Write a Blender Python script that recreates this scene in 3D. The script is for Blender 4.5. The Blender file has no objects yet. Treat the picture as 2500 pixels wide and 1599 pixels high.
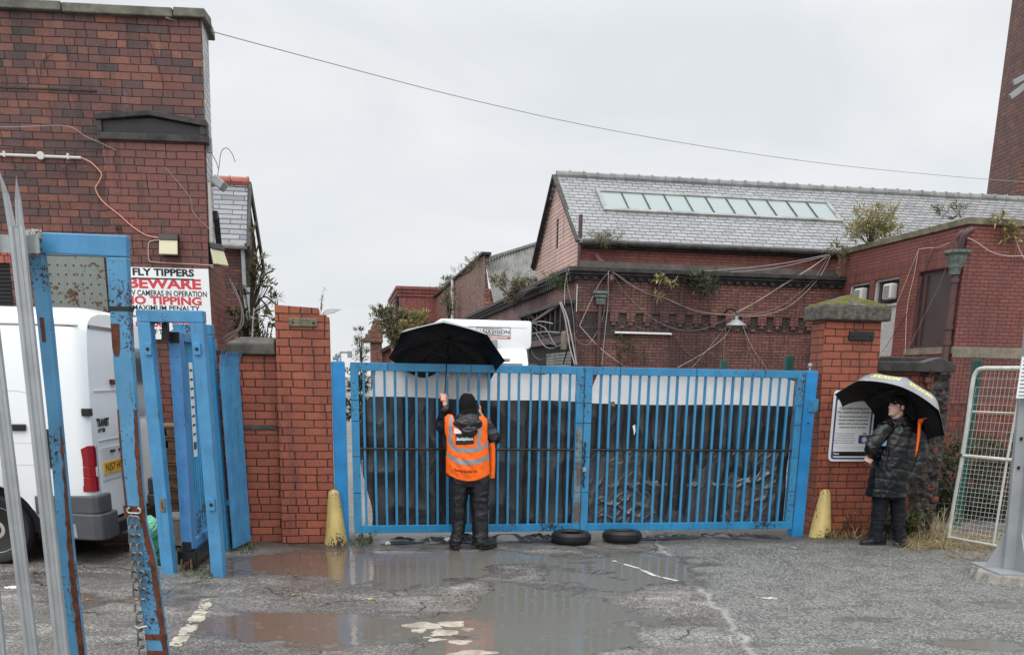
import bpy, bmesh, math, random
from mathutils import Vector, Matrix, noise, Euler
V = Vector
R = math.radians
random.seed(7)
scene = bpy.context.scene
COL = scene.collection

# ------------------------------------------------------------------ camera
F, PX, PY, DH, ROLL, EYE = 2300.0, 1250.0, 1510.0, 585.0, 0.017, 1.8   # in pixels of the 2500 px wide photograph
TH = math.atan(DH / F)
_c, _s = math.cos(ROLL), math.sin(ROLL)
_f = V((0, math.cos(TH), -math.sin(TH)))
_r0 = V((1, 0, 0)); _u0 = V((0, math.sin(TH), math.cos(TH)))
_r = _c * _r0 + _s * _u0
_u = -_s * _r0 + _c * _u0
CAMP = V((0, 0, EYE))
cd = bpy.data.cameras.new('camera')
cam = bpy.data.objects.new('camera', cd); COL.objects.link(cam)
m3 = Matrix((_r, _u, -_f)).transposed()
cam.matrix_world = Matrix.Translation(CAMP) @ m3.to_4x4()
cd.sensor_fit = 'HORIZONTAL'; cd.sensor_width = 36.0
cd.lens = F / 2500.0 * 36.0
cd.shift_x = 0.0
cd.shift_y = (PY - 799.5) / 2500.0
cd.clip_start = 0.05; cd.clip_end = 3000
scene.camera = cam

# ------------------------------------------------------------------ world, light, exposure
scene.render.engine = 'CYCLES'
scene.cycles.use_denoising = True
scene.cycles.max_bounces = 6
scene.cycles.diffuse_bounces = 3
scene.cycles.glossy_bounces = 3
scene.cycles.transmission_bounces = 4
scene.cycles.transparent_max_bounces = 8
scene.view_settings.view_transform = 'Standard'
scene.view_settings.look = 'None'
scene.view_settings.exposure = 0.0
scene.view_settings.gamma = 1.0
w = bpy.data.worlds.new('World'); scene.world = w; w.use_nodes = True
nt = w.node_tree; nt.nodes.clear()
SUN_EL, SUN_ROT = R(52), R(200)
out = nt.nodes.new('ShaderNodeOutputWorld'); bg = nt.nodes.new('ShaderNodeBackground')
sky = nt.nodes.new('ShaderNodeTexSky'); sky.sky_type = 'NISHITA'; sky.sun_disc = False
sky.sun_elevation = SUN_EL; sky.sun_rotation = SUN_ROT
tc = nt.nodes.new('ShaderNodeTexCoord')
sep = nt.nodes.new('ShaderNodeSeparateXYZ'); nt.links.new(tc.outputs['Generated'], sep.inputs[0])
mp = nt.nodes.new('ShaderNodeMapping'); mp.inputs['Scale'].default_value = (1.6, 1.6, 3.6)
mp.inputs['Rotation'].default_value = (0.25, 0.2, 0.3)
nt.links.new(tc.outputs['Generated'], mp.inputs[0])
nz = nt.nodes.new('ShaderNodeTexNoise'); nz.inputs['Scale'].default_value = 2.1; nz.inputs['Detail'].default_value = 5
nz.inputs['Roughness'].default_value = 0.5; nz.inputs['Distortion'].default_value = 0.5
nt.links.new(mp.outputs[0], nz.inputs['Vector'])
cr = nt.nodes.new('ShaderNodeValToRGB')
cr.color_ramp.elements[0].position = 0.36; cr.color_ramp.elements[0].color = (0.775, 0.81, 0.84, 1)
cr.color_ramp.elements[1].position = 0.62; cr.color_ramp.elements[1].color = (0.90, 0.915, 0.93, 1)
nt.links.new(nz.outputs[0], cr.inputs[0])
# overcast layer: brighter towards the zenith (as every overcast sky is)
mr = nt.nodes.new('ShaderNodeMapRange'); mr.inputs['From Min'].default_value = 0.30; mr.inputs['From Max'].default_value = 1.0
mr.inputs['To Min'].default_value = 1.0; mr.inputs['To Max'].default_value = 2.7
nt.links.new(sep.outputs[2], mr.inputs['Value'])
vm = nt.nodes.new('ShaderNodeVectorMath'); vm.operation = 'SCALE'
nt.links.new(cr.outputs[0], vm.inputs[0]); nt.links.new(mr.outputs[0], vm.inputs['Scale'])
sk = nt.nodes.new('ShaderNodeVectorMath'); sk.operation = 'SCALE'; sk.inputs['Scale'].default_value = 0.10
nt.links.new(sky.outputs[0], sk.inputs[0])
mx = nt.nodes.new('ShaderNodeMix'); mx.data_type = 'RGBA'; mx.inputs[0].default_value = 0.95
nt.links.new(sk.outputs[0], mx.inputs[6]); nt.links.new(vm.outputs[0], mx.inputs[7])
nt.links.new(mx.outputs[2], bg.inputs['Color']); bg.inputs['Strength'].default_value = 1.0
nt.links.new(bg.outputs[0], out.inputs['Surface'])
ld = bpy.data.lights.new('sun', 'SUN'); ld.energy = 1.5; ld.angle = R(75); ld.color = (1.0, 0.985, 0.96)
sun = bpy.data.objects.new('sun', ld); COL.objects.link(sun)
sd = V((math.sin(SUN_ROT) * math.cos(SUN_EL), math.cos(SUN_ROT) * math.cos(SUN_EL), math.sin(SUN_EL)))
sun.rotation_euler = (-sd).to_track_quat('-Z', 'Y').to_euler()
sun.location = (0, -20, 30)

# ------------------------------------------------------------------ placing helpers (photo pixel -> place in the world)
AL = R(10)
def ray(x, y): return _f * F + _r * (x - PX) - _u * (y - PY)
def gnd(x, y, z=0.0):
    d = ray(x, y); return CAMP + d * ((z - EYE) / d.z)
def atY(x, y, Y):
    d = ray(x, y); return CAMP + d * (Y / d.y)
class Frame:
    """ground frame: u along a front, w into the depth, z up"""
    def __init__(s, ang, o):
        s.a = R(ang); s.o = V(o); s.U = V((math.cos(s.a), math.sin(s.a), 0)); s.W = V((-math.sin(s.a), math.cos(s.a), 0))
    def P(s, u, w_, z=0.0): return s.o + s.U * u + s.W * w_ + V((0, 0, z))
    def inv(s, p):
        d = V(p) - s.o; return V((d.dot(s.U), d.dot(s.W), p[2]))
    def pl(s, x, y, q, n):
        d = ray(x, y); return s.inv(CAMP + d * ((q - CAMP).dot(n) / d.dot(n)))
    def pw(s, x, y, w_): return s.pl(x, y, s.o + s.W * w_, s.W)   # photo pixel onto the plane w = const
    def pu(s, x, y, u_): return s.pl(x, y, s.o + s.U * u_, s.U)   # photo pixel onto the plane u = const
    def pz(s, x, y, z=0.0): return s.inv(gnd(x, y, z))
    def pp(s, x, y, q, n): return s.pl(x, y, s.P(*q), s.U * n[0] + s.W * n[1] + V((0, 0, n[2])))
SITE = Frame(10, (0, 10.71, 0))
WORLD = Frame(0, (0, 0, 0))

def srgb(r, g, b, k=1.0):
    f = lambda c: (c / 12.92 if c <= 0.04045 else ((c + 0.055) / 1.055) ** 2.4)
    return (f(r / 255) * k, f(g / 255) * k, f(b / 255) * k, 1.0)

# ------------------------------------------------------------------ mesh builder
class MB:
    def __init__(s): s.v = []; s.f = []; s.mi = []; s.t = []; s.cm = 0; s.ct = 0.5; s.sm = []
    def add(s, vs, fs, smooth=False):
        o = len(s.v); s.v += [V(p) for p in vs]; s.t += [s.ct] * len(vs)
        for f in fs: s.f.append([i + o for i in f]); s.mi.append(s.cm); s.sm.append(smooth)
        return s
    def box(s, a, b, M=None):
        x0, y0, z0 = a; x1, y1, z1 = b
        vs = [V(p) for p in ((x0,y0,z0),(x1,y0,z0),(x1,y1,z0),(x0,y1,z0),(x0,y0,z1),(x1,y0,z1),(x1,y1,z1),(x0,y1,z1))]
        if M is not None: vs = [M @ p for p in vs]
        return s.add(vs, [(3,2,1,0),(4,5,6,7),(0,1,5,4),(1,2,6,5),(2,3,7,6),(3,0,4,7)])
    def hexa(s, lo, hi):      # 4 bottom points (ccw from above), 4 top points
        return s.add(list(lo) + list(hi), [(3,2,1,0),(4,5,6,7),(0,1,5,4),(1,2,6,5),(2,3,7,6),(3,0,4,7)])
    def prism(s, poly, d):    # poly: list of 3d points (planar), extruded by vector d
        n = len(poly); d = V(d); vs = [V(p) for p in poly] + [V(p) + d for p in poly]
        fs = [tuple(range(n))[::-1], tuple(range(n, 2*n))] + [(i, (i+1) % n, n + (i+1) % n, n + i) for i in range(n)]
        a = V((0,0,0))
        for i in range(n): a += V(poly[i]).cross(V(poly[(i+1) % n]))
        if a.dot(d) < 0: fs = [f[::-1] for f in fs]
        return s.add(vs, fs)
    def bar(s, p, q, wx, wy, up=(0,0,1)):   # rectangular bar from p to q
        p = V(p); q = V(q); d = (q - p).normalized(); up = V(up)
        x = d.cross(up)
        if x.length < 1e-4: x = d.cross(V((0,1,0)))
        x.normalize(); y = x.cross(d).normalized()
        c = lambda o: [o - x*wx/2 - y*wy/2, o + x*wx/2 - y*wy/2, o + x*wx/2 + y*wy/2, o - x*wx/2 + y*wy/2]
        A, B = c(p), c(q)
        return s.add(A + B, [(0,1,2,3)[::-1] if False else (0,1,2,3),(7,6,5,4),(1,0,4,5),(2,1,5,6),(3,2,6,7),(0,3,7,4)])
    def tube(s, pts, r, n=8, cap=True, rings=None):
        pts = [V(p) for p in pts]; m = len(pts)
        rr = r if isinstance(r, (list, tuple)) else [r] * m
        vs = []; fs = []
        t0 = (pts[1] - pts[0]).normalized()
        a = t0.cross(V((0,0,1)))
        if a.length < 1e-3: a = t0.cross(V((0,1,0)))
        a.normalize()
        for i in range(m):
            t = (pts[min(i+1, m-1)] - pts[max(i-1, 0)])
            if t.length < 1e-9: t = t0
            t = t.normalized()
            a = (a - t * a.dot(t))
            if a.length < 1e-5: a = t.orthogonal()
            a.normalize(); b = t.cross(a)
            ri = rr[i]; rx, ry = ri if isinstance(ri, tuple) else (ri, ri)
            for k in range(n):
                g = 2 * math.pi * k / n
                vs.append(pts[i] + a * (math.cos(g) * rx) + b * (math.sin(g) * ry))
        for i in range(m - 1):
            for k in range(n):
                fs.append((i*n + k, i*n + (k+1) % n, (i+1)*n + (k+1) % n, (i+1)*n + k))
        if cap:
            fs.append(tuple(range(n))[::-1]); fs.append(tuple(range((m-1)*n, m*n)))
        return s.add(vs, fs, True)
    def loft(s, secs, n=20):  # secs: (centre, ax, ay) ellipse axes as vectors; closed with poles
        vs = []; fs = []
        for c, ax, ay in secs:
            c = V(c); ax = V(ax); ay = V(ay)
            for k in range(n):
                g = 2 * math.pi * k / n
                vs.append(c + ax * math.cos(g) + ay * math.sin(g))
        m = len(secs)
        for i in range(m - 1):
            for k in range(n):
                fs.append((i*n + k, i*n + (k+1) % n, (i+1)*n + (k+1) % n, (i+1)*n + k))
        fs.append(tuple(range(n))[::-1]); fs.append(tuple(range((m-1)*n, m*n)))
        return s.add(vs, fs, True)
    def lathe(s, prof, n=24, M=None, cap=True):  # prof: (r, z)
        vs = []; fs = []; m = len(prof)
        for r, z in prof:
            for k in range(n):
                g = 2 * math.pi * k / n
                p = V((r * math.cos(g), r * math.sin(g), z)); vs.append(M @ p if M is not None else p)
        for i in range(m - 1):
            for k in range(n):
                fs.append((i*n + k, i*n + (k+1) % n, (i+1)*n + (k+1) % n, (i+1)*n + k))
        if cap:
            fs.append(tuple(range(n))[::-1]); fs.append(tuple(range((m-1)*n, m*n)))
        return s.add(vs, fs, True)
    def ball(s, c, r, n=12, m=8):
        c = V(c); rx, ry, rz = r if isinstance(r, tuple) else (r, r, r)
        vs = [c + V((0,0,-rz))]; fs = []
        for i in range(1, m):
            a = -math.pi/2 + math.pi * i / m
            for k in range(n):
                g = 2*math.pi*k/n
                vs.append(c + V((math.cos(a)*math.cos(g)*rx, math.cos(a)*math.sin(g)*ry, math.sin(a)*rz)))
        vs.append(c + V((0,0,rz))); L = len(vs) - 1
        for k in range(n): fs.append((0, 1 + (k+1) % n, 1 + k))
        for i in range(m - 2):
            for k in range(n): fs.append((1+i*n+k, 1+i*n+(k+1)%n, 1+(i+1)*n+(k+1)%n, 1+(i+1)*n+k))
        for k in range(n): fs.append((L, 1+(m-2)*n+k, 1+(m-2)*n+(k+1)%n))
        return s.add(vs, fs, True)
    def grid(s, nu, nv, fn, smooth=True, flip=False):
        vs = [fn(i/nu, j/nv) for j in range(nv+1) for i in range(nu+1)]
        fs = []
        for j in range(nv):
            for i in range(nu):
                a = j*(nu+1)+i
                q = (a, a+1, a+nu+2, a+nu+1); fs.append(q[::-1] if flip else q)
        return s.add(vs, fs, smooth)
    def leaf(s, p, d, nrm, L, W, tint):
        d = V(d).normalized(); x = d.cross(V(nrm))
        if x.length < 1e-4: x = d.orthogonal()
        x.normalize(); up = x.cross(d)
        o = s.ct; s.ct = tint
        s.add([p, p + d*L*.4 + x*W/2 + up*L*.05, p + d*L, p + d*L*.4 - x*W/2 + up*L*.05], [(0,1,2,3)]); s.ct = o
        return s
    def mesh(s, name, org=(0,0,0), sharp=35):
        me = bpy.data.meshes.new(name)
        o = V(org)
        me.from_pydata([tuple(p - o) for p in s.v], [], s.f); me.update()
        me.polygons.foreach_set('material_index', s.mi)
        me.polygons.foreach_set('use_smooth', s.sm)
        at = me.attributes.new('tint', 'FLOAT', 'POINT'); at.data.foreach_set('value', s.t)
        autouv(me)
        if any(s.sm): me.set_sharp_from_angle(angle=R(sharp))
        return me

def autouv(me):
    if not me.uv_layers: me.uv_layers.new(name='UVMap')
    uv = me.uv_layers[0].data; vs = me.vertices
    Z = V((0,0,1))
    for p in me.polygons:
        n = p.normal; t = Z.cross(n)
        if t.length < 0.05: t = V((1,0,0))
        t.normalize(); b = n.cross(t)
        for li in p.loop_indices:
            c = vs[me.loops[li].vertex_index].co
            uv[li].uv = (c.dot(t), c.dot(b))

def link(name, me, mats, parent=None, bevel=0, seg=2):
    o = bpy.data.objects.new(name, me); COL.objects.link(o)
    for m in (mats if isinstance(mats, (list, tuple)) else [mats]): me.materials.append(m)
    if parent is not None: o.parent = parent
    if bevel:
        b = o.modifiers.new('bevel', 'BEVEL'); b.width = bevel; b.segments = seg; b.limit_method = 'ANGLE'; b.angle_limit = R(40)
        b.harden_normals = False
    return o
def obj(name, mb, mats, parent=None, bevel=0, org=None, seg=2, sharp=35):
    if org is None: org = parent['_org'] if parent is not None and '_org' in parent else (0,0,0)
    return link(name, mb.mesh(name, org, sharp), mats, parent, bevel, seg)
def tag(o, label=None, cat=None, group=None, kind=None):
    if label: o['label'] = label
    if cat: o['category'] = cat
    if group: o['group'] = group
    if kind: o['kind'] = kind
    return o
def thing(name, label, cat, org=(0,0,0), fr=None, group=None):
    """Empty at the thing's base. Its parts are written in the coordinates of frame fr; org is subtracted."""
    fr = fr or SITE
    o = bpy.data.objects.new(name, None); COL.objects.link(o)
    o.location = fr.P(*org); o.rotation_euler = (0, 0, fr.a)
    o.empty_display_size = 0.2
    PEND[o.name] = V(org)
    return tag(o, label, cat, group)
PEND = {}
def part(name, mb, mats, parent, bevel=0, seg=2, sharp=35, label=None):
    """a part of a thing; a sub-part when parent is itself a part (same coordinates as its thing)"""
    root = parent
    while root.parent is not None: root = root.parent
    o = link(name, mb.mesh(name, PEND.get(root.name, V((0,0,0))), sharp), mats, parent, bevel, seg)
    if label: o['label'] = label
    return o
def solo(name, label, cat, mb, mats, org=(0,0,0), fr=None, group=None, bevel=0, kind=None, seg=2, sharp=35):
    """a thing that is one mesh"""
    fr = fr or SITE
    o = link(name, mb.mesh(name, org, sharp), mats, None, bevel, seg)
    o.location = fr.P(*org); o.rotation_euler = (0, 0, fr.a)
    PEND[o.name] = V(org)
    return tag(o, label, cat, group, kind)
def copy_tree(o, parent=None):
    c = o.copy(); COL.objects.link(c); c.parent = parent
    for ch in list(o.children): copy_tree(ch, c)
    return c

def remesh(mb, vox, smooth=2, disp=None):
    """union of overlapping closed shells as one continuous surface"""
    me = bpy.data.meshes.new('tmp'); me.from_pydata([tuple(p) for p in mb.v], [], mb.f); me.update()
    o = bpy.data.objects.new('tmp', me); COL.objects.link(o)
    r = o.modifiers.new('r', 'REMESH'); r.mode = 'VOXEL'; r.voxel_size = vox
    if smooth:
        k = o.modifiers.new('s', 'SMOOTH'); k.factor = 0.5; k.iterations = smooth
    dg = bpy.context.evaluated_depsgraph_get(); ev = o.evaluated_get(dg)
    nm = bpy.data.meshes.new_from_object(ev, depsgraph=dg)
    bpy.data.objects.remove(o); bpy.data.meshes.remove(me)
    if disp:
        nr = [v.normal.copy() for v in nm.vertices]
        for v, n in zip(nm.vertices, nr): v.co += n * disp(v.co, n)
    nm.update()
    for p in nm.polygons: p.use_smooth = True
    nm.attributes.new('tint', 'FLOAT', 'POINT')
    autouv(nm)
    return nm
def linkmesh(name, nm, mats, parent, label=None):
    """nm in the thing's site/world coordinates"""
    root = parent
    while root.parent is not None: root = root.parent
    nm.transform(Matrix.Translation(-PEND[root.name])); nm.name = name
    o = link(name, nm, mats, parent)
    if label: o['label'] = label
    return o

def text_mesh(txt, size, align='CENTER', sx=1.0, bold=0.0, depth=0.0, space=1.0):
    cu = bpy.data.curves.new('txt', 'FONT'); cu.body = txt; cu.size = size; cu.align_x = align; cu.align_y = 'CENTER'
    cu.offset = bold; cu.extrude = depth; cu.resolution_u = 3; cu.space_character = space
    o = bpy.data.objects.new('txt', cu); COL.objects.link(o)
    dg = bpy.context.evaluated_depsgraph_get()
    me = bpy.data.meshes.new_from_object(o.evaluated_get(dg), depsgraph=dg)
    bpy.data.objects.remove(o); bpy.data.curves.remove(cu)
    vs = [V((v.co.x * sx, v.co.y, v.co.z)) for v in me.vertices]; fs = [tuple(p.vertices) for p in me.polygons]
    bpy.data.meshes.remove(me)
    return vs, fs
def put_text(mb, txt, size, c, ux, uy, fit=None, **k):
    """lettering in the plane through c with axes ux (reading direction), uy (up); fit = wanted width"""
    vs, fs = text_mesh(txt, size, **k)
    ux = V(ux).normalized(); uy = V(uy).normalized(); n = ux.cross(uy)
    if fit:
        x0 = min(p.x for p in vs); x1 = max(p.x for p in vs); q = fit / (x1 - x0)
        vs = [V((p.x * q, p.y, p.z)) for p in vs]
    mb.add([V(c) + ux * p.x + uy * p.y + n * p.z for p in vs], fs)

# ------------------------------------------------------------------ material helper
class G:
    def __init__(s, name):
        s.mat = bpy.data.materials.new(name); s.mat.use_nodes = True
        s.nt = s.mat.node_tree; s.nt.nodes.clear()
        s.out = s.nt.nodes.new('ShaderNodeOutputMaterial'); s.b = s.nt.nodes.new('ShaderNodeBsdfPrincipled')
        s.nt.links.new(s.b.outputs[0], s.out.inputs[0])
    def set(s, sock, x):
        if isinstance(x, bpy.types.NodeSocket): s.nt.links.new(x, sock)
        elif x is not None:
            if hasattr(sock.default_value, '__len__') and not hasattr(x, '__len__'): x = [x] * len(sock.default_value)
            sock.default_value = x
    def n(s, typ, ins=None, **at):
        nd = s.nt.nodes.new('ShaderNode' + typ)
        for k, v in at.items(): setattr(nd, k, v)
        for k, v in (ins or {}).items(): s.set(nd.inputs[k], v)
        return nd
    def m(s, op, *ins, clamp=False):
        nd = s.nt.nodes.new('ShaderNodeMath'); nd.operation = op; nd.use_clamp = clamp
        for i, x in enumerate(ins): s.set(nd.inputs[i], x)
        return nd.outputs[0]
    def mix(s, f, a, b, mode='MIX'):
        nd = s.nt.nodes.new('ShaderNodeMix'); nd.data_type = 'RGBA'; nd.blend_type = mode
        s.set(nd.inputs[0], f); s.set(nd.inputs[6], a); s.set(nd.inputs[7], b); return nd.outputs[2]
    def ramp(s, f, stops, interp='LINEAR'):
        nd = s.nt.nodes.new('ShaderNodeValToRGB'); e = nd.color_ramp.elements; nd.color_ramp.interpolation = interp
        while len(e) < len(stops): e.new(0.5)
        for q, (p, c) in zip(e, stops):
            q.position = p; q.color = c if hasattr(c, '__len__') else (c, c, c, 1)
        s.set(nd.inputs[0], f); return nd.outputs[0]
    def noise(s, vec, scale, detail=4, rough=.55, dist=0.0):
        nd = s.n('TexNoise', {'Vector': vec, 'Scale': scale, 'Detail': detail, 'Roughness': rough, 'Distortion': dist}); return nd.outputs[0]
    def ss(s, x, a, b, lo=0.0, hi=1.0):
        nd = s.n('MapRange', {'Value': x, 'From Min': a, 'From Max': b, 'To Min': lo, 'To Max': hi}, interpolation_type='SMOOTHSTEP'); return nd.outputs[0]
    def uv(s): return s.n('TexCoord').outputs['UV']
    def oc(s): return s.n('TexCoord').outputs['Object']
    def pos(s): return s.n('NewGeometry').outputs['Position']
    def sca(s, vec, sc): return s.n('Mapping', {'Vector': vec, 'Scale': sc}).outputs[0]
    def sep(s, vec): return s.n('SeparateXYZ', {0: vec}).outputs
    def com(s, x, y, z=0.0): return s.n('CombineXYZ', {0: x, 1: y, 2: z}).outputs[0]
    def attr(s, name): return s.n('Attribute', attribute_name=name).outputs['Fac']
    def bump(s, h, st=0.5, d=0.01, nrm=None):
        return s.n('Bump', {'Height': h, 'Strength': st, 'Distance': d, 'Normal': nrm}).outputs[0]
    def fin(s, col=None, rough=None, nrm=None, spec=None, metal=None, **k):
        if col is not None: s.set(s.b.inputs['Base Color'], col)
        if rough is not None: s.set(s.b.inputs['Roughness'], rough)
        if nrm is not None: s.set(s.b.inputs['Normal'], nrm)
        if spec is not None: s.set(s.b.inputs['Specular IOR Level'], spec)
        if metal is not None: s.set(s.b.inputs['Metallic'], metal)
        for a, x in k.items(): s.set(s.b.inputs[a.replace('_', ' ')], x)
        return s.mat
MATS = {}
# ------------------------------------------------------------------ materials
def brick(name, cols, bw=.235, bh=.082, mt=.009, mcol=(.045,.04,.038,1), soot=.5, sootcol=(.022,.017,.018,1), soot_sc=.6, headers=.25, rough=.5, bumpd=.006, spall=0.0, hv=.0, moss=0.0):
    g = G(name); uv = g.uv(); s = g.sep(uv); u, v = s[0], s[1]
    wob = g.noise(uv, 4.0, 3); u = g.m('ADD', u, g.m('MULTIPLY', g.m('SUBTRACT', wob, .5), .022)); v = g.m('ADD', v, g.m('MULTIPLY', g.m('SUBTRACT', g.noise(uv, 1.9, 3), .5), .024))
    vr = g.m('DIVIDE', v, bh); row = g.m('FLOOR', vr)
    rj = g.n('TexWhiteNoise', {'W': row}, noise_dimensions='1D').outputs[0]
    off = g.m('ADD', g.m('MULTIPLY', g.m('MODULO', g.m('ABSOLUTE', row), 2.0), .5), g.m('MULTIPLY', rj, .16))
    cu = g.m('ADD', g.m('DIVIDE', u, bw), off); col = g.m('FLOOR', cu); fr = g.m('SUBTRACT', cu, col)
    h = g.n('TexWhiteNoise', {'Vector': g.com(col, row, 3.3)}).outputs[0]
    ish = g.m('LESS_THAN', h, headers)
    hb = g.m('GREATER_THAN', fr, .5)
    fr2 = g.m('SUBTRACT', fr, g.m('MULTIPLY', g.m('MULTIPLY', hb, .5), ish))
    wd = g.m('SUBTRACT', 1.0, g.m('MULTIPLY', ish, .5))
    idc = g.m('ADD', col, g.m('MULTIPLY', g.m('MULTIPLY', hb, .37), ish))
    du = g.m('MULTIPLY', g.m('MINIMUM', fr2, g.m('SUBTRACT', wd, fr2)), bw)
    fv = g.m('FRACT', vr); dv = g.m('MULTIPLY', g.m('MINIMUM', fv, g.m('SUBTRACT', 1.0, fv)), bh)
    d = g.m('ADD', g.m('MINIMUM', du, dv), g.m('MULTIPLY', g.m('SUBTRACT', g.noise(uv, 45, 3), .5), .007))
    mort = g.ss(d, mt*.15, mt*.75, 1.0, 0.0)
    wn = g.n('TexWhiteNoise', {'Vector': g.com(idc, row, 0)}).outputs
    n = len(cols); bc = g.ramp(wn[0], [((i + .5) / n, c) for i, c in enumerate(cols)])
    fine = g.noise(uv, 28, 4, .65)
    run = g.noise(g.sca(uv, (5.5, .55, 1)), 1.0, 5, .65); bc = g.mix(g.m('MULTIPLY', g.ss(run, .50, .66), .42), bc, sootcol); bc = g.mix(g.m('MULTIPLY', g.ss(g.noise(g.sca(uv, (3.0, .8, 1)), 1.7, 5, .7), .60, .72), .16), bc, (.42,.36,.32,1))
    bc = g.mix(g.m('MULTIPLY', g.ss(fine, .42, .75), .45), bc, g.mix(.6, bc, (.02,.014,.014,1)))
    bc = g.mix(g.m('MULTIPLY', g.ss(g.noise(uv, 60, 3, .7), .66, .8), .25), bc, (.35,.28,.24,1))
    big = g.noise(g.sca(uv, (1.0, .45, 1)), soot_sc, 5, .62)
    st = g.m('MULTIPLY', g.ss(big, .45, .68), soot)
    bc = g.mix(st, bc, sootcol)
    if spall:
        sp = g.m('MULTIPLY', g.ss(g.noise(uv, 4.5, 5, .7), .60, .66), spall)
        bc = g.mix(sp, bc, (.33,.17,.11,1))
    mc = g.mix(g.ss(g.noise(uv, 2.2, 4), .4, .62), mcol, (.018,.015,.015,1))
    c = g.mix(mort, bc, mc)
    if moss:
        mo = g.m('MULTIPLY', g.ss(g.noise(uv, 3.5, 5, .7), .55, .68), moss); c = g.mix(mo, c, (.035,.042,.018,1))
    ht = g.m('SUBTRACT', g.m('ADD', g.m('MULTIPLY', fine, .35), g.m('MULTIPLY', wn[0], .3)), g.m('MULTIPLY', mort, 1.3))
    return g.fin(c, g.m('ADD', rough - .15, g.m('MULTIPLY', fine, .4)), g.bump(ht, .9, bumpd), .35)

def stone(name, a, b, sc=6, rough=.6, bd=.01, moss=0.0, dark=.4):
    g = G(name); p = g.oc(); n1 = g.noise(p, sc, 6, .65); n2 = g.noise(p, sc * 8, 4, .7)
    c = g.mix(g.ss(n1, .35, .65), a, b); c = g.mix(g.m('MULTIPLY', g.ss(n2, .5, .7), dark), c, (.02,.02,.019,1))
    if moss:
        c = g.mix(g.m('MULTIPLY', g.ss(g.noise(p, sc * 2.3, 5, .7), .5, .62), moss), c, (.06,.075,.02,1))
    return g.fin(c, rough, g.bump(g.m('ADD', n1, g.m('MULTIPLY', n2, .6)), .7, bd), .3)

def paint(name, col, chips=.62, rust=(.075,.032,.016,1), rough=.33, dirt=.3, sc=9, rusty_sc=1.0, dirtcol=(.02,.035,.03,1)):
    g = G(name); p = g.oc(); big = g.noise(p, 1.6 * rusty_sc, 5, .6); fn = g.noise(p, sc * 5, 5, .72)
    msk = g.ss(g.m('ADD', g.m('MULTIPLY', big, .55), g.m('MULTIPLY', fn, .45)), chips, chips + .025)
    msk = g.m('MAXIMUM', msk, g.m('MULTIPLY', g.ss(g.noise(p, sc * 16, 3, .7), chips + .115, chips + .135), g.ss(g.noise(p, sc * .6, 2), .48, .6)))
    v = g.noise(p, sc * .5, 3); sh = g.noise(g.sca(p, (1, 1, .15)), 22, 4, .6)
    c = g.mix(g.ss(v, .3, .7), col, tuple(x * .78 for x in col[:3]) + (1,))
    c = g.mix(g.m('MULTIPLY', g.ss(sh, .52, .8), dirt), c, dirtcol)
    rc = g.mix(g.noise(p, 50, 4), rust, tuple(x * .35 for x in rust[:3]) + (1,))
    c = g.mix(msk, c, rc)
    return g.fin(c, g.m('ADD', rough, g.m('MULTIPLY', msk, .4)), g.bump(g.m('ADD', g.m('MULTIPLY', msk, -1.0), g.m('MULTIPLY', fn, .25)), .5, .002), .5)

def plain(name, col, rough=.5, bumps=0.0, sc=40, metal=0.0, spec=.5, var=.25, **k):
    g = G(name); p = g.oc(); n1 = g.noise(p, sc * .2, 4); n2 = g.noise(p, sc, 4, .65)
    c = g.mix(g.m('MULTIPLY', g.ss(n1, .3, .7), var), col, tuple(x * .5 for x in col[:3]) + (1,))
    nr = g.bump(g.m('ADD', n1, n2), .5, bumps) if bumps else None
    return g.fin(c, g.m('ADD', rough - .06, g.m('MULTIPLY', n1, .12)), nr, spec, metal, **k)

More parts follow.
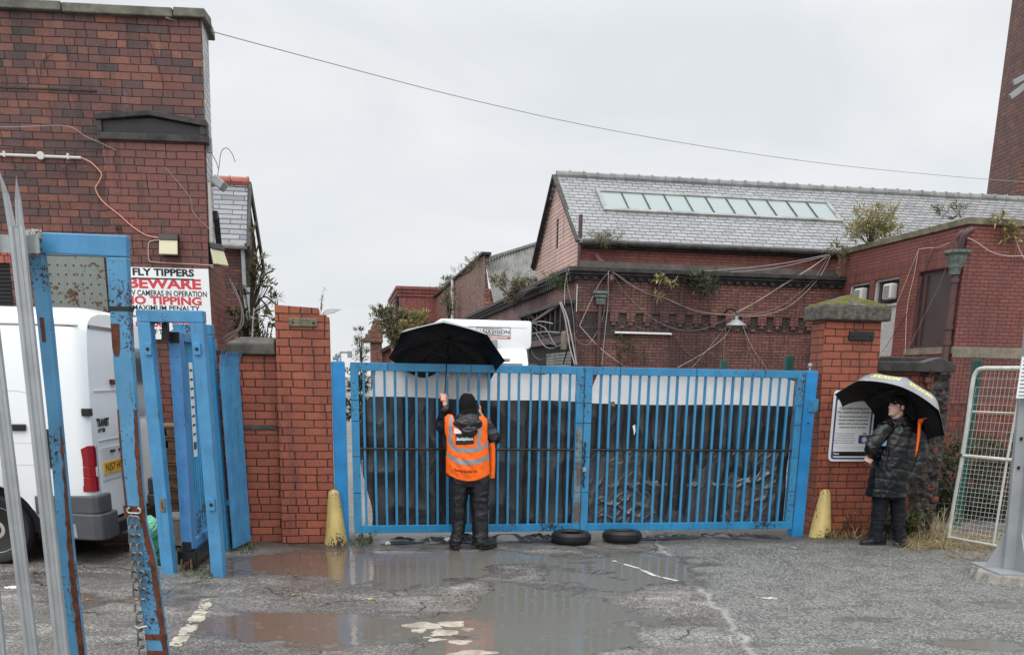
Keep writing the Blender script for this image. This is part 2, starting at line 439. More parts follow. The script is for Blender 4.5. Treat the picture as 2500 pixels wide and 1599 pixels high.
def slate(name, cols, bw=.36, bh=.19, rough=.33, moss=0.25):
    g = G(name); uv = g.uv(); s = g.sep(uv)
    u = s[0]; v = g.m('ADD', s[1], g.m('MULTIPLY', g.m('SUBTRACT', g.noise(uv, .9, 3), .5), .07))
    vr = g.m('DIVIDE', v, bh); row = g.m('FLOOR', vr)
    rj = g.n('TexWhiteNoise', {'W': row}, noise_dimensions='1D').outputs[0]
    cu = g.m('ADD', g.m('DIVIDE', u, bw), g.m('ADD', g.m('MULTIPLY', g.m('MODULO', g.m('ABSOLUTE', row), 2.0), .5), g.m('MULTIPLY', rj, .12)))
    col = g.m('FLOOR', cu); fu = g.m('SUBTRACT', cu, col); fv = g.m('FRACT', vr)
    wn = g.n('TexWhiteNoise', {'Vector': g.com(col, row, 0)}).outputs
    fvj = g.m('ADD', fv, g.m('MULTIPLY', g.m('SUBTRACT', wn[0], .5), .10))
    du = g.m('MULTIPLY', g.m('MINIMUM', fu, g.m('SUBTRACT', 1.0, fu)), bw)
    gap = g.m('MAXIMUM', g.ss(du, .005, .016, .85, 0.0), g.ss(g.m('ADD', fvj, g.m('MULTIPLY', g.m('SUBTRACT', g.noise(uv, 14, 3), .5), .14)), .15, .27, 1.0, 0.0))
    n = len(cols); c = g.ramp(wn[0], [((i + .5) / n, q) for i, q in enumerate(cols)])
    c = g.mix(g.m('MULTIPLY', g.ss(g.noise(uv, 9, 5, .7), .45, .7), .3), c, (.05,.048,.055,1))
    c = g.mix(g.m('MULTIPLY', g.ss(g.noise(uv, 1.1, 5, .65), .55, .7), moss), c, (.07,.075,.05,1))
    c = g.mix(gap, c, (.012,.011,.013,1))
    ht = g.m('SUBTRACT', g.m('ADD', g.m('MULTIPLY', g.m('SUBTRACT', 1.0, fv), .8), g.m('ADD', g.m('MULTIPLY', wn[0], .35), g.m('MULTIPLY', g.noise(uv, 25, 3), .2))), gap)
    return g.fin(c, g.m('ADD', rough, g.m('MULTIPLY', wn[0], .15)), g.bump(ht, .8, .012), .5)

def leafmat(name, a, b, c, rough=.5):
    g = G(name); t = g.attr('tint')
    col = g.ramp(t, [(.0, a), (.5, b), (1.0, c)])
    g.fin(col, rough, None, .3)
    tr = g.n('BsdfTranslucent', {'Color': col}); mxs = g.n('MixShader', {0: .25})
    g.nt.links.new(g.b.outputs[0], mxs.inputs[1]); g.nt.links.new(tr.outputs[0], mxs.inputs[2]); g.nt.links.new(mxs.outputs[0], g.out.inputs[0])
    return g.mat

def fabric(name, col, rough=.4, sc=14, bd=.01, spec=.5, dist=1.5, det=3, var=.3, sheen=0.0):
    g = G(name); p = g.oc()
    n1 = g.noise(g.sca(p, (1, 1, .7)), sc, det, .5, dist); r = g.m('ABSOLUTE', g.m('SUBTRACT', n1, .5))
    n2 = g.noise(p, sc * 6, 3, .6)
    c = g.mix(g.m('MULTIPLY', g.ss(n2, .4, .7), var), col, tuple(x * .55 for x in col[:3]) + (1,))
    return g.fin(c, rough, g.bump(g.m('ADD', g.m('MULTIPLY', r, 2.0), g.m('MULTIPLY', n2, .12)), .9, bd), spec, Sheen_Weight=sheen)

M = {}
# brickwork
M['brick_dark'] = brick('sooty red brick', [srgb(80,64,64), srgb(118,74,64), srgb(94,68,66), srgb(128,84,72), srgb(104,70,65), srgb(84,65,65), srgb(116,76,68), srgb(134,88,73), srgb(122,72,62), srgb(100,70,67)], soot=.55, soot_sc=.55, headers=.22, bw=.232, bh=.083, mcol=(.022,.018,.018,1))
M['brick_pier'] = brick('red brick of the pier', [srgb(116,76,70), srgb(128,78,68), srgb(120,76,68), srgb(100,72,69), srgb(126,78,69), srgb(114,73,67)], soot=.35, soot_sc=.7, headers=.18, bw=.232, bh=.083, mcol=(.022,.018,.018,1))
M['brick_white'] = brick('whitewashed brick', [srgb(196,198,200), srgb(214,214,214), srgb(176,176,180), srgb(205,206,208)], soot=.35, soot_sc=1.6, mcol=(.10,.10,.10,1), headers=.3)
M['brick_gate'] = brick('orange red gate brick', [srgb(160,88,66), srgb(150,82,62), srgb(168,97,71), srgb(141,79,62), srgb(156,87,67), srgb(147,81,62)], soot=.42, soot_sc=.9, headers=.12, bw=.235, bh=.0835, mt=.011, mcol=(.03,.022,.02,1), sootcol=(.05,.03,.028,1), rough=.5)
M['brick_wallR'] = brick('damp gate brick', [srgb(134,70,54), srgb(118,63,52), srgb(144,78,60), srgb(106,59,50), srgb(126,70,56)], soot=.55, soot_sc=1.0, headers=.2, bw=.235, bh=.0835, mt=.010, mcol=(.03,.022,.02,1), rough=.5)
M['brick_wing'] = brick('red wing brick', [srgb(136,80,72), srgb(130,76,68), srgb(142,86,77), srgb(126,72,66), srgb(134,80,73)], soot=.35, soot_sc=.5, headers=.05, bw=.235, bh=.083, mt=.013, mcol=(.035,.02,.02,1), sootcol=(.09,.04,.038,1))
M['brick_hall'] = brick('sooty hall brick', [srgb(138,94,86), srgb(122,84,78), srgb(150,102,92), srgb(108,78,74), srgb(130,90,82)], soot=.7, soot_sc=.33, headers=.25, bw=.235, bh=.083, mt=.014, mcol=(.02,.016,.016,1))
M['brick_gable'] = brick('pink gable brick', [srgb(196,118,104), srgb(186,108,96), srgb(204,126,112), srgb(178,104,94)], soot=.2, soot_sc=.6, headers=.02, bw=2.2, bh=.165, mt=.028, mcol=(.035,.02,.018,1), bumpd=.004)
M['brick_band'] = brick('clean red band brick', [srgb(136,80,72), srgb(128,75,68), srgb(144,88,78)], soot=.35, soot_sc=.5, bw=.235, bh=.083, mcol=(.03,.02,.02,1))
M['brick_spall'] = brick('crumbling brick', [srgb(150,104,90), srgb(128,88,78), srgb(166,116,100), srgb(116,82,74)], soot=.4, soot_sc=.8, spall=.8, bw=.40, bh=.16, mt=.035, mcol=(.04,.028,.025,1))
M['brick_far'] = brick('far red brick', [srgb(150,84,78), srgb(140,78,72), srgb(158,92,84)], soot=.2, soot_sc=.15, bw=.6, bh=.17, mt=.03, mcol=(.06,.035,.033,1))
M['brick_stack'] = brick('chimney brick', [srgb(104,72,66), srgb(120,78,68), srgb(92,66,62), srgb(132,84,72), srgb(110,74,68)], soot=.4, soot_sc=.12, bw=.5, bh=.17, mt=.03, mcol=(.035,.026,.025,1))
# stone, concrete
M['stone_dark'] = stone('blackened sandstone', srgb(62,60,58), srgb(96,92,84), 5, .55, .012, .15)
M['stone_black'] = stone('sooty stone', srgb(44,42,44), srgb(70,66,66), 5, .6, .012, .15)
M['stone_cap'] = stone('rough dark capstone', srgb(70,66,62), srgb(110,104,96), 18, .7, .012, .1)
M['stone_moss'] = stone('mossy coping', srgb(104,100,84), srgb(134,126,106), 4, .7, .01, .55)
M['stone_sill'] = stone('grey stone band', srgb(142,130,116), srgb(118,110,98), 3, .6, .01, .25)
M['cement'] = stone('cement band', srgb(108,96,92), srgb(86,80,78), 2.5, .7, .01, .3)
M['concrete'] = stone('wet concrete', srgb(128,124,118), srgb(160,154,146), 7, .5, .015, .05)
M['scar'] = stone('broken wall core', srgb(58,54,54), srgb(88,80,78), 9, .75, .05, 0.0, .5)
M['rubble_stone'] = stone('pale stone', srgb(190,186,180), srgb(160,154,146), 14, .6, .01)
# roofs
M['slate'] = slate('wet purple grey slate', [srgb(176,172,184), srgb(160,157,170), srgb(188,184,196), srgb(150,147,158), srgb(170,167,178)], .45, .2)
M['slate_left'] = slate('wet pale slate', [srgb(126,128,134), srgb(114,116,122), srgb(136,138,144), srgb(104,106,112)], .62, .25, moss=.1)
M['ridge'] = stone('grey ridge tile', srgb(120,120,120), srgb(146,146,144), 3, .5, .006, .2)
M['ridge_red'] = stone('red clay ridge', srgb(176,104,88), srgb(150,84,72), 3, .5, .006, .1)
M['sheet'] = stone('corrugated cement sheet', srgb(136,136,134), srgb(164,164,160), 1.5, .6, .01, .3)
M['skyglass'] = G('wired rooflight glass').fin((.27,.32,.315,1), .25, None, .4)
M['darkglass'] = G('dark window glass').fin((.03,.035,.04,1), .08, None, .6)
# paint and metal
BLUE = srgb(46,132,190)
M['blue'] = paint('blue gate paint', srgb(56,138,184), .565, sc=8)
M['blue_clean'] = paint('blue hinge post paint', srgb(40,138,202), .66, sc=8, dirt=.35)
M['blue_light'] = paint('light blue frame paint', srgb(78,146,192), .585, sc=10, dirt=.42)
M['blue_old'] = paint('chipped blue portal paint', srgb(84,146,186), .540, sc=10, dirt=.45, rust=(.07,.03,.016,1))
M['blue_leaf'] = paint('weathered blue leaf paint', srgb(82,144,200), .57, sc=12, dirt=.35, rust=(.05,.05,.03,1))
M['blue_grime'] = paint('grimy blue rail paint', srgb(44,136,186), .57, sc=7, dirt=.7, dirtcol=(.015,.06,.07,1), rust=(.02,.035,.035,1))
M['rust'] = stone('rusted steel', srgb(110,62,42), srgb(72,44,36), 20, .75, .004, 0)
M['galv'] = plain('galvanised steel', srgb(176,180,182), .38, .0015, 30, .55, .5, .35)
M['galv_post'] = plain('weathered galvanised column', srgb(158,162,164), .45, .002, 14, .25, .5, .35)
M['steel'] = plain('wet chain steel', srgb(132,130,128), .32, .001, 60, .7, .5, .4)
M['iron_brown'] = plain('brown cast iron', srgb(92,66,66), .5, .003, 20, 0, .4, .5)
M['copper'] = stone('green cast hopper', srgb(86,98,92), srgb(122,132,124), 12, .5, .004, .0, .5)
M['black_metal'] = plain('black metal', srgb(24,24,26), .4, .001, 30)
M['dark_gap'] = plain('dark recess', srgb(14,14,15), .8)
M['white_metal'] = paint('white enamel mesh', srgb(206,206,200), .63, rust=(.10,.05,.03,1), sc=14, dirt=.3, dirtcol=(.12,.08,.05,1))
M['rusty_panel'] = paint('rust streaked grey panel', srgb(126,134,128), .56, rust=(.13,.062,.035,1), sc=2.2, dirt=.45, dirtcol=(.14,.075,.045,1), rusty_sc=1.3)
M['green_metal'] = plain('green fence paint', srgb(22,84,74), .4, .001, 20)
M['van_white'] = plain('white van paint', srgb(234,237,238), .22, 0, 3, 0, .6, .06)
M['van_dirty'] = paint('road dirt over white', srgb(228,230,230), .75, sc=4, dirt=.25, dirtcol=(.3,.28,.25,1), rough=.28)
M['grey_plastic'] = plain('grey bumper plastic', srgb(78,80,84), .45, .001, 40)
M['black_plastic'] = plain('black plastic trim', srgb(22,22,24), .35, .0008, 40)
M['rubber'] = plain('black rubber', srgb(34,34,36), .5, .002, 40, 0, .4)
M['steel_wheel'] = paint('grubby steel wheel', srgb(182,178,170), .60, rust=(.12,.07,.04,1), sc=10, dirt=.5, dirtcol=(.12,.09,.07,1))
M['lamp_red'] = G('red lamp lens').fin((.27,.004,.009,1), .12, None, .6)
M['lamp_clear'] = G('clear lamp lens').fin((.62,.63,.65,1), .1, None, .7)
M['plate_yellow'] = plain('yellow number plate', srgb(236,178,30), .3, 0, 20, 0, .5, .1)
M['white'] = plain('white panel', srgb(236,238,238), .4, 0, 8, 0, .5, .06)
M['offwhite'] = plain('off white plastic', srgb(205,203,196), .45, 0, 10, 0, .5, .2)
M['black'] = plain('black lettering', srgb(20,20,24), .5)
M['red_ink'] = plain('red lettering', srgb(206,62,72), .5, var=.15)
M['navy'] = plain('navy print', srgb(58,72,128), .5, var=.1)
M['pale_yellow'] = plain('pale yellow print', srgb(226,228,110), .5, var=.1)
M['dark_red_ink'] = plain('dark red print', srgb(150,30,20), .6)
M['lampglass'] = plain('yellowed lamp lens', srgb(206,202,168), .25, 0, 4, 0, .5, .25)
M['yellow'] = paint('chipped yellow paint', srgb(206,182,116), .528, rust=(.045,.025,.018,1), sc=9, dirt=.35, dirtcol=(.16,.12,.05,1))
M['wood'] = stone('grey pallet wood', srgb(140,112,86), srgb(112,90,72), 12, .7, .004)
M['wood_white'] = stone('peeling white board', srgb(196,194,190), srgb(168,166,162), 20, .6, .004, 0, .25)
M['brown_board'] = plain('dull brown boarding', srgb(84,74,74), .45, .002, 6, 0, .4, .4)
M['cable_dark'] = plain('dark cable sheath', srgb(40,38,40), .4)
M['cable_grey'] = plain('grey cable sheath', srgb(150,140,138), .4)
M['cable_white'] = plain('pale cable sheath', srgb(206,186,178), .4)
M['cable_orange'] = plain('salmon cable sheath', srgb(222,150,130), .4, var=.1)
M['cable_sky'] = plain('overhead wire', srgb(150,150,154), .5)
# cloth, skin
M['tarp_white'] = fabric('white tarpaulin', srgb(252,251,250), .5, 4, .008, .3, 1.0, 3, .05)
def lit_through(m, k):      # thin white sheet that lets daylight through
    nt = m.node_tree; b = nt.nodes['Principled BSDF']; o = nt.nodes['Material Output']; t = nt.nodes.new('ShaderNodeBsdfTranslucent'); x = nt.nodes.new('ShaderNodeMixShader')
    t.inputs[0].default_value = (.97,.97,.97,1); x.inputs[0].default_value = k
    nt.links.new(b.outputs[0], x.inputs[1]); nt.links.new(t.outputs[0], x.inputs[2]); nt.links.new(x.outputs[0], o.inputs[0])
lit_through(M['tarp_white'], .6)
M['tarp_black'] = fabric('black tarpaulin', srgb(36,37,41), .30, 4, .008, .7, 1.0, 3, .2)
def film():
    g = G('crinkled black film'); p = g.oc()
    n1 = g.noise(g.sca(p, (1, 1, .6)), 6, 5, .6, 2.2); r = g.m('POWER', g.m('ABSOLUTE', g.m('SUBTRACT', n1, .5)), .6)
    n2 = g.noise(g.sca(p, (5, 1, .6)), 14, 4, .6, 1.2)
    return g.fin(srgb(62,59,60), .12, g.bump(g.m('ADD', r, g.m('MULTIPLY', n2, .5)), 1.0, .010), .8, None, Coat_Weight=.6, Coat_Roughness=.12, Coat_IOR=1.6)
M['film'] = film()
M['nylon'] = fabric('wet black nylon', srgb(20,21,26), .3, 9, .012, .6, 1.2)
M['nylon_shell'] = fabric('black nylon overtrousers', srgb(30,30,35), .36, 10, .012, .5, 1.2, 3, .08)
M['nylon_coat'] = fabric('black padded coat shell', srgb(12,13,17), .30, 6, .008, .5, 1.2, 3, .05)
M['hivis'] = fabric('orange high visibility cloth', srgb(252,108,28), .6, 7, .012, .3, 1.6, 3, .12)
M['reflective'] = fabric('grey reflective tape', srgb(140,142,144), .35, 10, .004, .6)
M['knit'] = fabric('black knit', srgb(24,25,25), .9, 60, .004, .2, .2, 3, .5)
M['jean'] = fabric('dark navy trousers', srgb(24,27,36), .75, 12, .02, .3, 1.5)
M['boot'] = fabric('black leather boot', srgb(24,24,25), .42, 25, .006, .5)
M['skin'] = plain('skin', srgb(222,160,138), .5, .0008, 60, 0, .4, .12, Subsurface_Weight=.08)
M['skin_pale'] = plain('pale skin', srgb(214,172,156), .5, .0008, 60, 0, .4, .15, Subsurface_Weight=.08)
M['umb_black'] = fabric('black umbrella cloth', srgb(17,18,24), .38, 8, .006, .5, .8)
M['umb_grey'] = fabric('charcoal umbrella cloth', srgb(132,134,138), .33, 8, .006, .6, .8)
M['id_blue'] = plain('pale blue card', srgb(150,196,236), .3, 0, 5, 0, .5, .1)
M['green_bag'] = fabric('pale green plastic bag', srgb(120,196,160), .3, 12, .03, .5)
M['green_bag_dark'] = fabric('dark green plastic bag', srgb(34,92,66), .3, 12, .03, .5)
# plants
M['bark'] = stone('bark', srgb(92,78,66), srgb(66,56,50), 20, .8, .01)
M['leaf_bud'] = leafmat('buddleia leaf', srgb(62,70,58), srgb(94,100,76), srgb(158,154,112))
M['leaf_yellow'] = leafmat('yellowing leaf', srgb(112,106,72), srgb(158,150,104), srgb(200,188,128))
M['leaf_olive'] = leafmat('olive roof weed', srgb(84,80,58), srgb(118,114,86), srgb(164,156,122))
M['leaf_dark'] = leafmat('dark ivy leaf', srgb(38,46,34), srgb(62,72,48), srgb(96,102,66))
M['leaf_green'] = leafmat('fresh weed leaf', srgb(52,66,46), srgb(80,96,64), srgb(124,132,92))
M['straw'] = leafmat('dead grass', srgb(118,98,66), srgb(164,144,102), srgb(196,178,132))
M['moss'] = stone('moss', srgb(118,116,48), srgb(84,84,40), 30, .9, .03, 0, .3)
M['litter'] = leafmat('leaf litter', srgb(48,38,32), srgb(92,72,56), srgb(196,180,150))
# ------------------------------------------------------------------ ground: one sheet, dips hold water
def ell(x0, x1, y0, y1, d=1.0):
    a = gnd(x0, (y0+y1)/2); b = gnd(x1, (y0+y1)/2); c = gnd((x0+x1)/2, y0); e = gnd((x0+x1)/2, y1)
    return ((a.x+b.x)/2, (c.y+e.y)/2, abs(b.x-a.x)/2, abs(c.y-e.y)/2, d)
DIPS = [ell(560,1010,1336,1404), ell(820,1130,1350,1425), ell(1050,1330,1338,1372,.8), ell(470,840,1490,1552), ell(700,1060,1502,1566),
        ell(1020,1230,1500,1545,.9), ell(1180,1560,1448,1600,1.1), ell(990,1250,1560,1640,1.0), ell(1180,1330,1425,1490,.9), ell(1480,1690,1350,1420,.8),
        ell(1270,1420,1350,1400,.7), ell(1420,1560,1415,1445,.8), ell(2270,2520,1555,1592,1.0), ell(2380,2520,1462,1486,.7),
        ell(1800,1900,1560,1580,.7), ell(1640,1760,1452,1470,.6), ell(300,520,1430,1480,.7), ell(60,260,1440,1500,.6), ell(250,420,1290,1345,.7),
        ell(560,1480,1338,1432,.62), ell(440,1080,1475,1600,.55), ell(1440,1700,1335,1440,.55), ell(1060,1620,1430,1620,.5), ell(1500,1800,1500,1530,.5), ell(1150,1500,1600,1700,1.0), ell(1960,2160,1575,1600,.7), ell(1330,1480,1395,1420,.7)]
BUMPS = [ell(960,1240,1508,1545,.5), ell(1420,1580,1505,1530,.9), ell(1560,1770,1525,1560,1.0), ell(1480,1760,1440,1470,.8), ell(1080,1200,1420,1450,.7), ell(1500,1640,1365,1400,.6), ell(1180,1400,1368,1398,.6)]
def gh(x, y):
    p = V((x, y, 0))
    n = noise.noise(p * 1.3) * .009 + noise.noise(V((x*3.2+5, y*4.6+1, 0))) * .010 + noise.noise(V((x*8, y*13, 0))) * .0055 + noise.noise(p*29.0) * .003
    h = .004 + n
    for cx, cy, rx, ry, d in DIPS:
        q = ((x-cx)/rx)**2 + ((y-cy)/ry)**2
        if q < 3: h -= .021 * d * (1 / (1 + (q/.85)**3))
    for cx, cy, rx, ry, d in BUMPS:
        q = ((x-cx)/rx)**2 + ((y-cy)/ry)**2
        if q < 3: h += .016 * d * (1 / (1 + (q/.8)**3))
    return h
def axis(lo, hi, a, b, st, far):
    r = []; x = a
    while x < b: r.append(x); x += st
    r.append(b)
    s_ = st; x = a; L = []
    while x > lo: s_ *= 1.6; x = max(lo, x - s_); L.append(x)
    s_ = st; x = b; H = []
    while x < hi: s_ *= 1.6; x = min(hi, x + s_); H.append(x)
    return L[::-1] + r + H
XS = axis(-1500, 1500, -4.6, 6.3, .032, 0); YS = axis(-200, 2500, 5.6, 11.2, .028, 0)
mb = MB()
nx = len(XS)
vs = []
for y in YS:
    for x in XS:
        vs.append(V((x, y, gh(x, y) if (-6 < x < 8 and 4 < y < 13) else 0.0)))
fs = [(j*nx+i, j*nx+i+1, (j+1)*nx+i+1, (j+1)*nx+i) for j in range(len(YS)-1) for i in range(nx-1)]
mb.add(vs, fs, True)
def asphalt():
    g = G('wet worn asphalt'); p = g.pos(); s = g.sep(p)
    patch = g.ss(g.m('ADD', s[0], g.m('MULTIPLY', g.m('SUBTRACT', g.noise(p, 2.6, 5, .65), .5), .35)), 1.63, 1.73)   # newer surfacing to the right of a ragged joint
    big = g.noise(p, .9, 5, .6); mid = g.noise(p, 3.4, 5, .65); fine = g.noise(p, 42, 3, .7)
    vo = g.n('TexVoronoi', {'Vector': p, 'Scale': 75.0, 'Randomness': 1.0}); st = vo.outputs['Color']; vd = vo.outputs['Distance']
    sv = g.sep(st)[0]
    old = g.mix(g.ss(big, .38, .62), srgb(92,86,80), srgb(124,119,113))
    new = g.mix(g.ss(mid, .35, .65), srgb(92,92,88), srgb(122,122,117))
    c = g.mix(patch, old, new)
    c = g.mix(g.m('MULTIPLY', g.ss(sv, .55, 1.0), .55), c, srgb(186,184,180))
    c = g.mix(g.m('MULTIPLY', g.ss(sv, .45, .0), .6), c, srgb(44,43,41))
    c = g.mix(g.m('MULTIPLY', g.ss(mid, .52, .68), g.m('SUBTRACT', .55, g.m('MULTIPLY', patch, .35))), c, srgb(84,74,66))
    c = g.mix(g.m('MULTIPLY', g.ss(g.noise(p, 11, 4, .7), .64, .72), .75), c, srgb(50,42,36)); c = g.mix(g.m('MULTIPLY', g.ss(g.noise(p, 30, 3, .7), .66, .70), .8), c, srgb(40,37,34))
    c = g.mix(g.ss(g.noise(p, 23, 3, .7), .735, .765), c, srgb(220,214,204))
    c = g.mix(g.m('MULTIPLY', g.m('MULTIPLY', g.ss(g.noise(g.sca(p, (1, 1.6, 1)), 19, 4, .7), .60, .68), patch), .7), c, srgb(48,46,43))
    hi = g.ss(s[2], .003, .016); c = g.mix(g.m('MULTIPLY', g.m('MULTIPLY', hi, .6), g.m('SUBTRACT', 1.0, patch)), c, g.mix(g.ss(sv, .2, .8), srgb(120,117,112), srgb(186,183,178)))
    edge = g.m('MULTIPLY', g.m('MULTIPLY', patch, g.m('SUBTRACT', 1.0, patch)), 3.6); c = g.mix(g.m('MULTIPLY', edge, .7), c, srgb(178,175,168))
    gw = g.m('ADD', g.m('MULTIPLY', s[0], -.1736), g.m('MULTIPLY', g.m('SUBTRACT', s[1], 10.71), .9848))     # dirt along the foot of gates and walls, with contact shade painted in
    dirt_shade = g.m('MULTIPLY', g.ss(g.m('ADD', gw, g.m('MULTIPLY', g.m('SUBTRACT', g.noise(p, 2.4, 5, .7), .5), .9)), -.62, -.12), g.ss(gw, .9, .3))
    c = g.mix(g.m('MULTIPLY', dirt_shade, .68), c, g.mix(g.noise(p, 9, 4), srgb(52,47,42), srgb(78,70,60)))
    # cracks and worn hollows of the old surfacing
    wv = g.n('VectorMath', {0: p, 1: g.n('VectorMath', {0: g.n('TexNoise', {'Vector': p, 'Scale': 3.0, 'Detail': 4.0}).outputs['Color'], 'Scale': .35}, operation='SCALE').outputs[0]}, operation='ADD').outputs[0]
    ce = g.n('TexVoronoi', {'Vector': wv, 'Scale': 1.15}, feature='DISTANCE_TO_EDGE').outputs['Distance']
    crk = g.m('MULTIPLY', g.ss(ce, .004, .016, 1.0, 0.0), g.m('MULTIPLY', g.ss(g.noise(p, 1.3, 3), .48, .58), g.m('SUBTRACT', 1.0, g.m('MULTIPLY', patch, .85))))
    wet = g.m('MULTIPLY', g.ss(g.noise(g.sca(p, (.8, 1.5, 1)), 1.1, 5, .65), .40, .56), g.m('SUBTRACT', 1.0, g.m('MULTIPLY', patch, .75)))
    low = g.m('MAXIMUM', g.ss(s[2], -.012, .002, 1.0, 0.0), g.m('MULTIPLY', wet, .62))     # soaked ground near the water line and in worn hollows
    c = g.mix(g.m('MULTIPLY', low, .72), c, g.mix(g.noise(p, 2.2, 4), srgb(74,68,63), srgb(58,57,56)))
    c = g.mix(g.m('MULTIPLY', crk, .85), c, srgb(30,27,25))
    rgh = g.m('ADD', g.m('MULTIPLY', g.m('SUBTRACT', 1.0, low), .32), g.m('ADD', .12, g.m('MULTIPLY', mid, .2)))
    fine = g.m('MULTIPLY', fine, g.m('SUBTRACT', 1.0, g.m('MULTIPLY', low, .7))); vd = g.m('ADD', g.m('MULTIPLY', vd, g.m('SUBTRACT', 1.0, g.m('MULTIPLY', low, .7))), g.m('MULTIPLY', crk, .8))
    ht = g.m('ADD', g.m('MULTIPLY', vd, -1.0), g.m('MULTIPLY', fine, .6))
    return g.fin(c, rgh, g.bump(ht, .9, g.m('ADD', .008, g.m('MULTIPLY', patch, .006))), .5)
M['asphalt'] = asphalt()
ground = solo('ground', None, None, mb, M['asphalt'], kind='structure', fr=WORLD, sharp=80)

def water():
    g = G('murky puddle water'); p = g.pos()
    c = g.mix(g.ss(g.m('ADD', g.sep(p)[0], g.m('MULTIPLY', g.noise(p, .8, 3), 1.5)), -1.3, .6), srgb(100,84,74), srgb(106,104,98))
    rp = g.n('TexVoronoi', {'Vector': p, 'Scale': 6.5, 'Randomness': 1.0}).outputs['Distance']
    ring = g.m('MULTIPLY', g.m('SINE', g.m('MULTIPLY', rp, 85.0)), g.ss(rp, .06, .30, 1.0, 0.0))
    h = g.m('ADD', g.m('MULTIPLY', ring, 1.4), g.m('MULTIPLY', g.noise(p, 9, 2), 1.0))
    return g.fin(c, g.ss(g.noise(p, .7, 3), .38, .6, .035, .17), g.bump(h, .5, .0035), .5, None, IOR=1.33)
M['water'] = water()
mb = MB(); mb.add([(-5.5,5.0,-.0115),(7.5,5.0,-.0115),(7.5,11.6,-.0115),(-5.5,11.6,-.0115)], [(0,1,2,3)])
solo('puddle_water', None, None, mb, M['water'], kind='structure', fr=WORLD)

def marking(name, pxs, width, thr, mat, ofs=.003, wf=None):
    pts = [gnd(*q) for q in pxs]; mb = MB(); st = .012; o = 0
    for a, b in zip(pts[:-1], pts[1:]):
        d = b - a; L = d.length; d.normalize(); x = V((-d.y, d.x, 0)); n = int(L/st); wn = int(width/st)
        for i in range(n):
            for j in range(wn):
                t = (i+.5)*st; q = (j+.5)*st - width/2
                p = a + d*t + x*q
                e = 1 - abs(q)/(width/2)
                k = noise.noise(V((p.x*7, p.y*7, 0))) + .6*noise.noise(V((p.x*24, p.y*24, 3))) + .35*noise.noise(V((p.x*60, p.y*60, 3)))
                if k + min(.9, e*2.2) - .45 < thr: continue
                c = []
                for s1, s2 in ((0,0),(1,0),(1,1),(0,1)):
                    v = a + d*((i+s1)*st) + x*((j+s2)*st - width/2); v.z = max(gh(v.x, v.y), -.011) + ofs; c.append(v)
                mb.add(c, [(0,3,2,1)])
    return solo(name, None, None, mb, mat, kind='structure', fr=WORLD)
M['line'] = stone('worn line paint', srgb(196,188,172), srgb(150,142,130), 9, .5, .004, 0, .5)
M['line_white'] = stone('worn white paint', srgb(214,212,206), srgb(176,172,166), 12, .5, .004, 0, .3)
marking('road_marking', [(506,1462),(486,1502),(424,1578)], .125, .05, M['line'])
marking('road_marking', [(1497,1366),(1560,1385),(1600,1403),(1655,1415)], .05, .15, M['line_white'])
marking('road_marking', [(1845,1458),(1900,1462)], .09, .35, M['line_white'])

# pale broken concrete patch in the foreground
M['patch'] = stone('pale broken concrete', srgb(196,188,172), srgb(150,140,126), 6, .22, .01, 0, .3)
def slabs(name, boxes, mat, dz=.004):
    mb = MB()
    for (px0, px1, py0, py1, n) in boxes:
        cx, cy, rx, ry, _ = ell(px0, px1, py0, py1)
        m = 22; ring = []
        for k in range(m):
            a = 2*math.pi*k/m; f = .8 + .5*noise.noise(V((math.cos(a)*1.7+n, math.sin(a)*1.7, n))) + .15*noise.noise(V((math.cos(a)*6+n, math.sin(a)*6, n)))
            ring.append(V((cx + rx*f*math.cos(a), cy + ry*f*math.sin(a), 0)))
        z = -.006 + dz
        top = [p + V((0,0,z + .004*noise.noise(p*5))) for p in ring]; bot = [p + V((0,0,-.03)) + (p-V((cx,cy,0)))*.06 for p in ring]
        c = V((cx, cy, z+.001))
        mb.add(top + bot + [c], [(k, (k+1)%m, 2*m) for k in range(m)] + [(m+k, m+(k+1)%m, (k+1)%m, k) for k in range(m)])
    return solo(name, None, None, mb, mat, kind='structure', fr=WORLD)
slabs('concrete_patch', [(975,1085,1513,1531,1.3),(1060,1150,1511,1527,4.1),(1040,1128,1532,1552,7.7),(1020,1100,1549,1563,9.2),(1085,1160,1556,1570,2.9),(1085,1215,1582,1600,5.5),(1120,1160,1527,1536,6.6),(1000,1050,1531,1540,3.6)], M['patch'], -.0035)

# ------------------------------------------------------------------ loose leaves, twigs and grit
mb = MB()
def scatter(x0, x1, y0, y1, n, s0=.012, s1=.035, tint=None):
    for _ in range(n):
        p = gnd(random.uniform(x0, x1), random.uniform(y0, y1)); z = gh(p.x, p.y)
        if z < -.009: continue
        p.z = z + .004
        a = random.uniform(0, 6.28); L = random.uniform(s0, s1)
        mb.leaf(p, (math.cos(a), math.sin(a), random.uniform(0,.25)), (random.uniform(-.3,.3), random.uniform(-.3,.3), 1), L, L*random.uniform(.25,.6), random.random()**1.5 if tint is None else tint)
scatter(690,1260,1440,1475,170); scatter(1060,1250,1450,1478,130); scatter(1480,1700,1460,1520,90,.01,.025); scatter(580,1000,1318,1345,160,.008,.02)
scatter(380,620,1330,1470,190,.008,.022); scatter(860,1400,1325,1345,90,.008,.02); scatter(1560,2500,1340,1420,150,.006,.016); scatter(0,400,1380,1599,150,.008,.02)
scatter(1500,2500,1420,1599,260,.006,.016); scatter(2290,2460,1350,1420,80)
solo('leaf_litter', None, None, mb, M['litter'], kind='stuff', fr=WORLD)
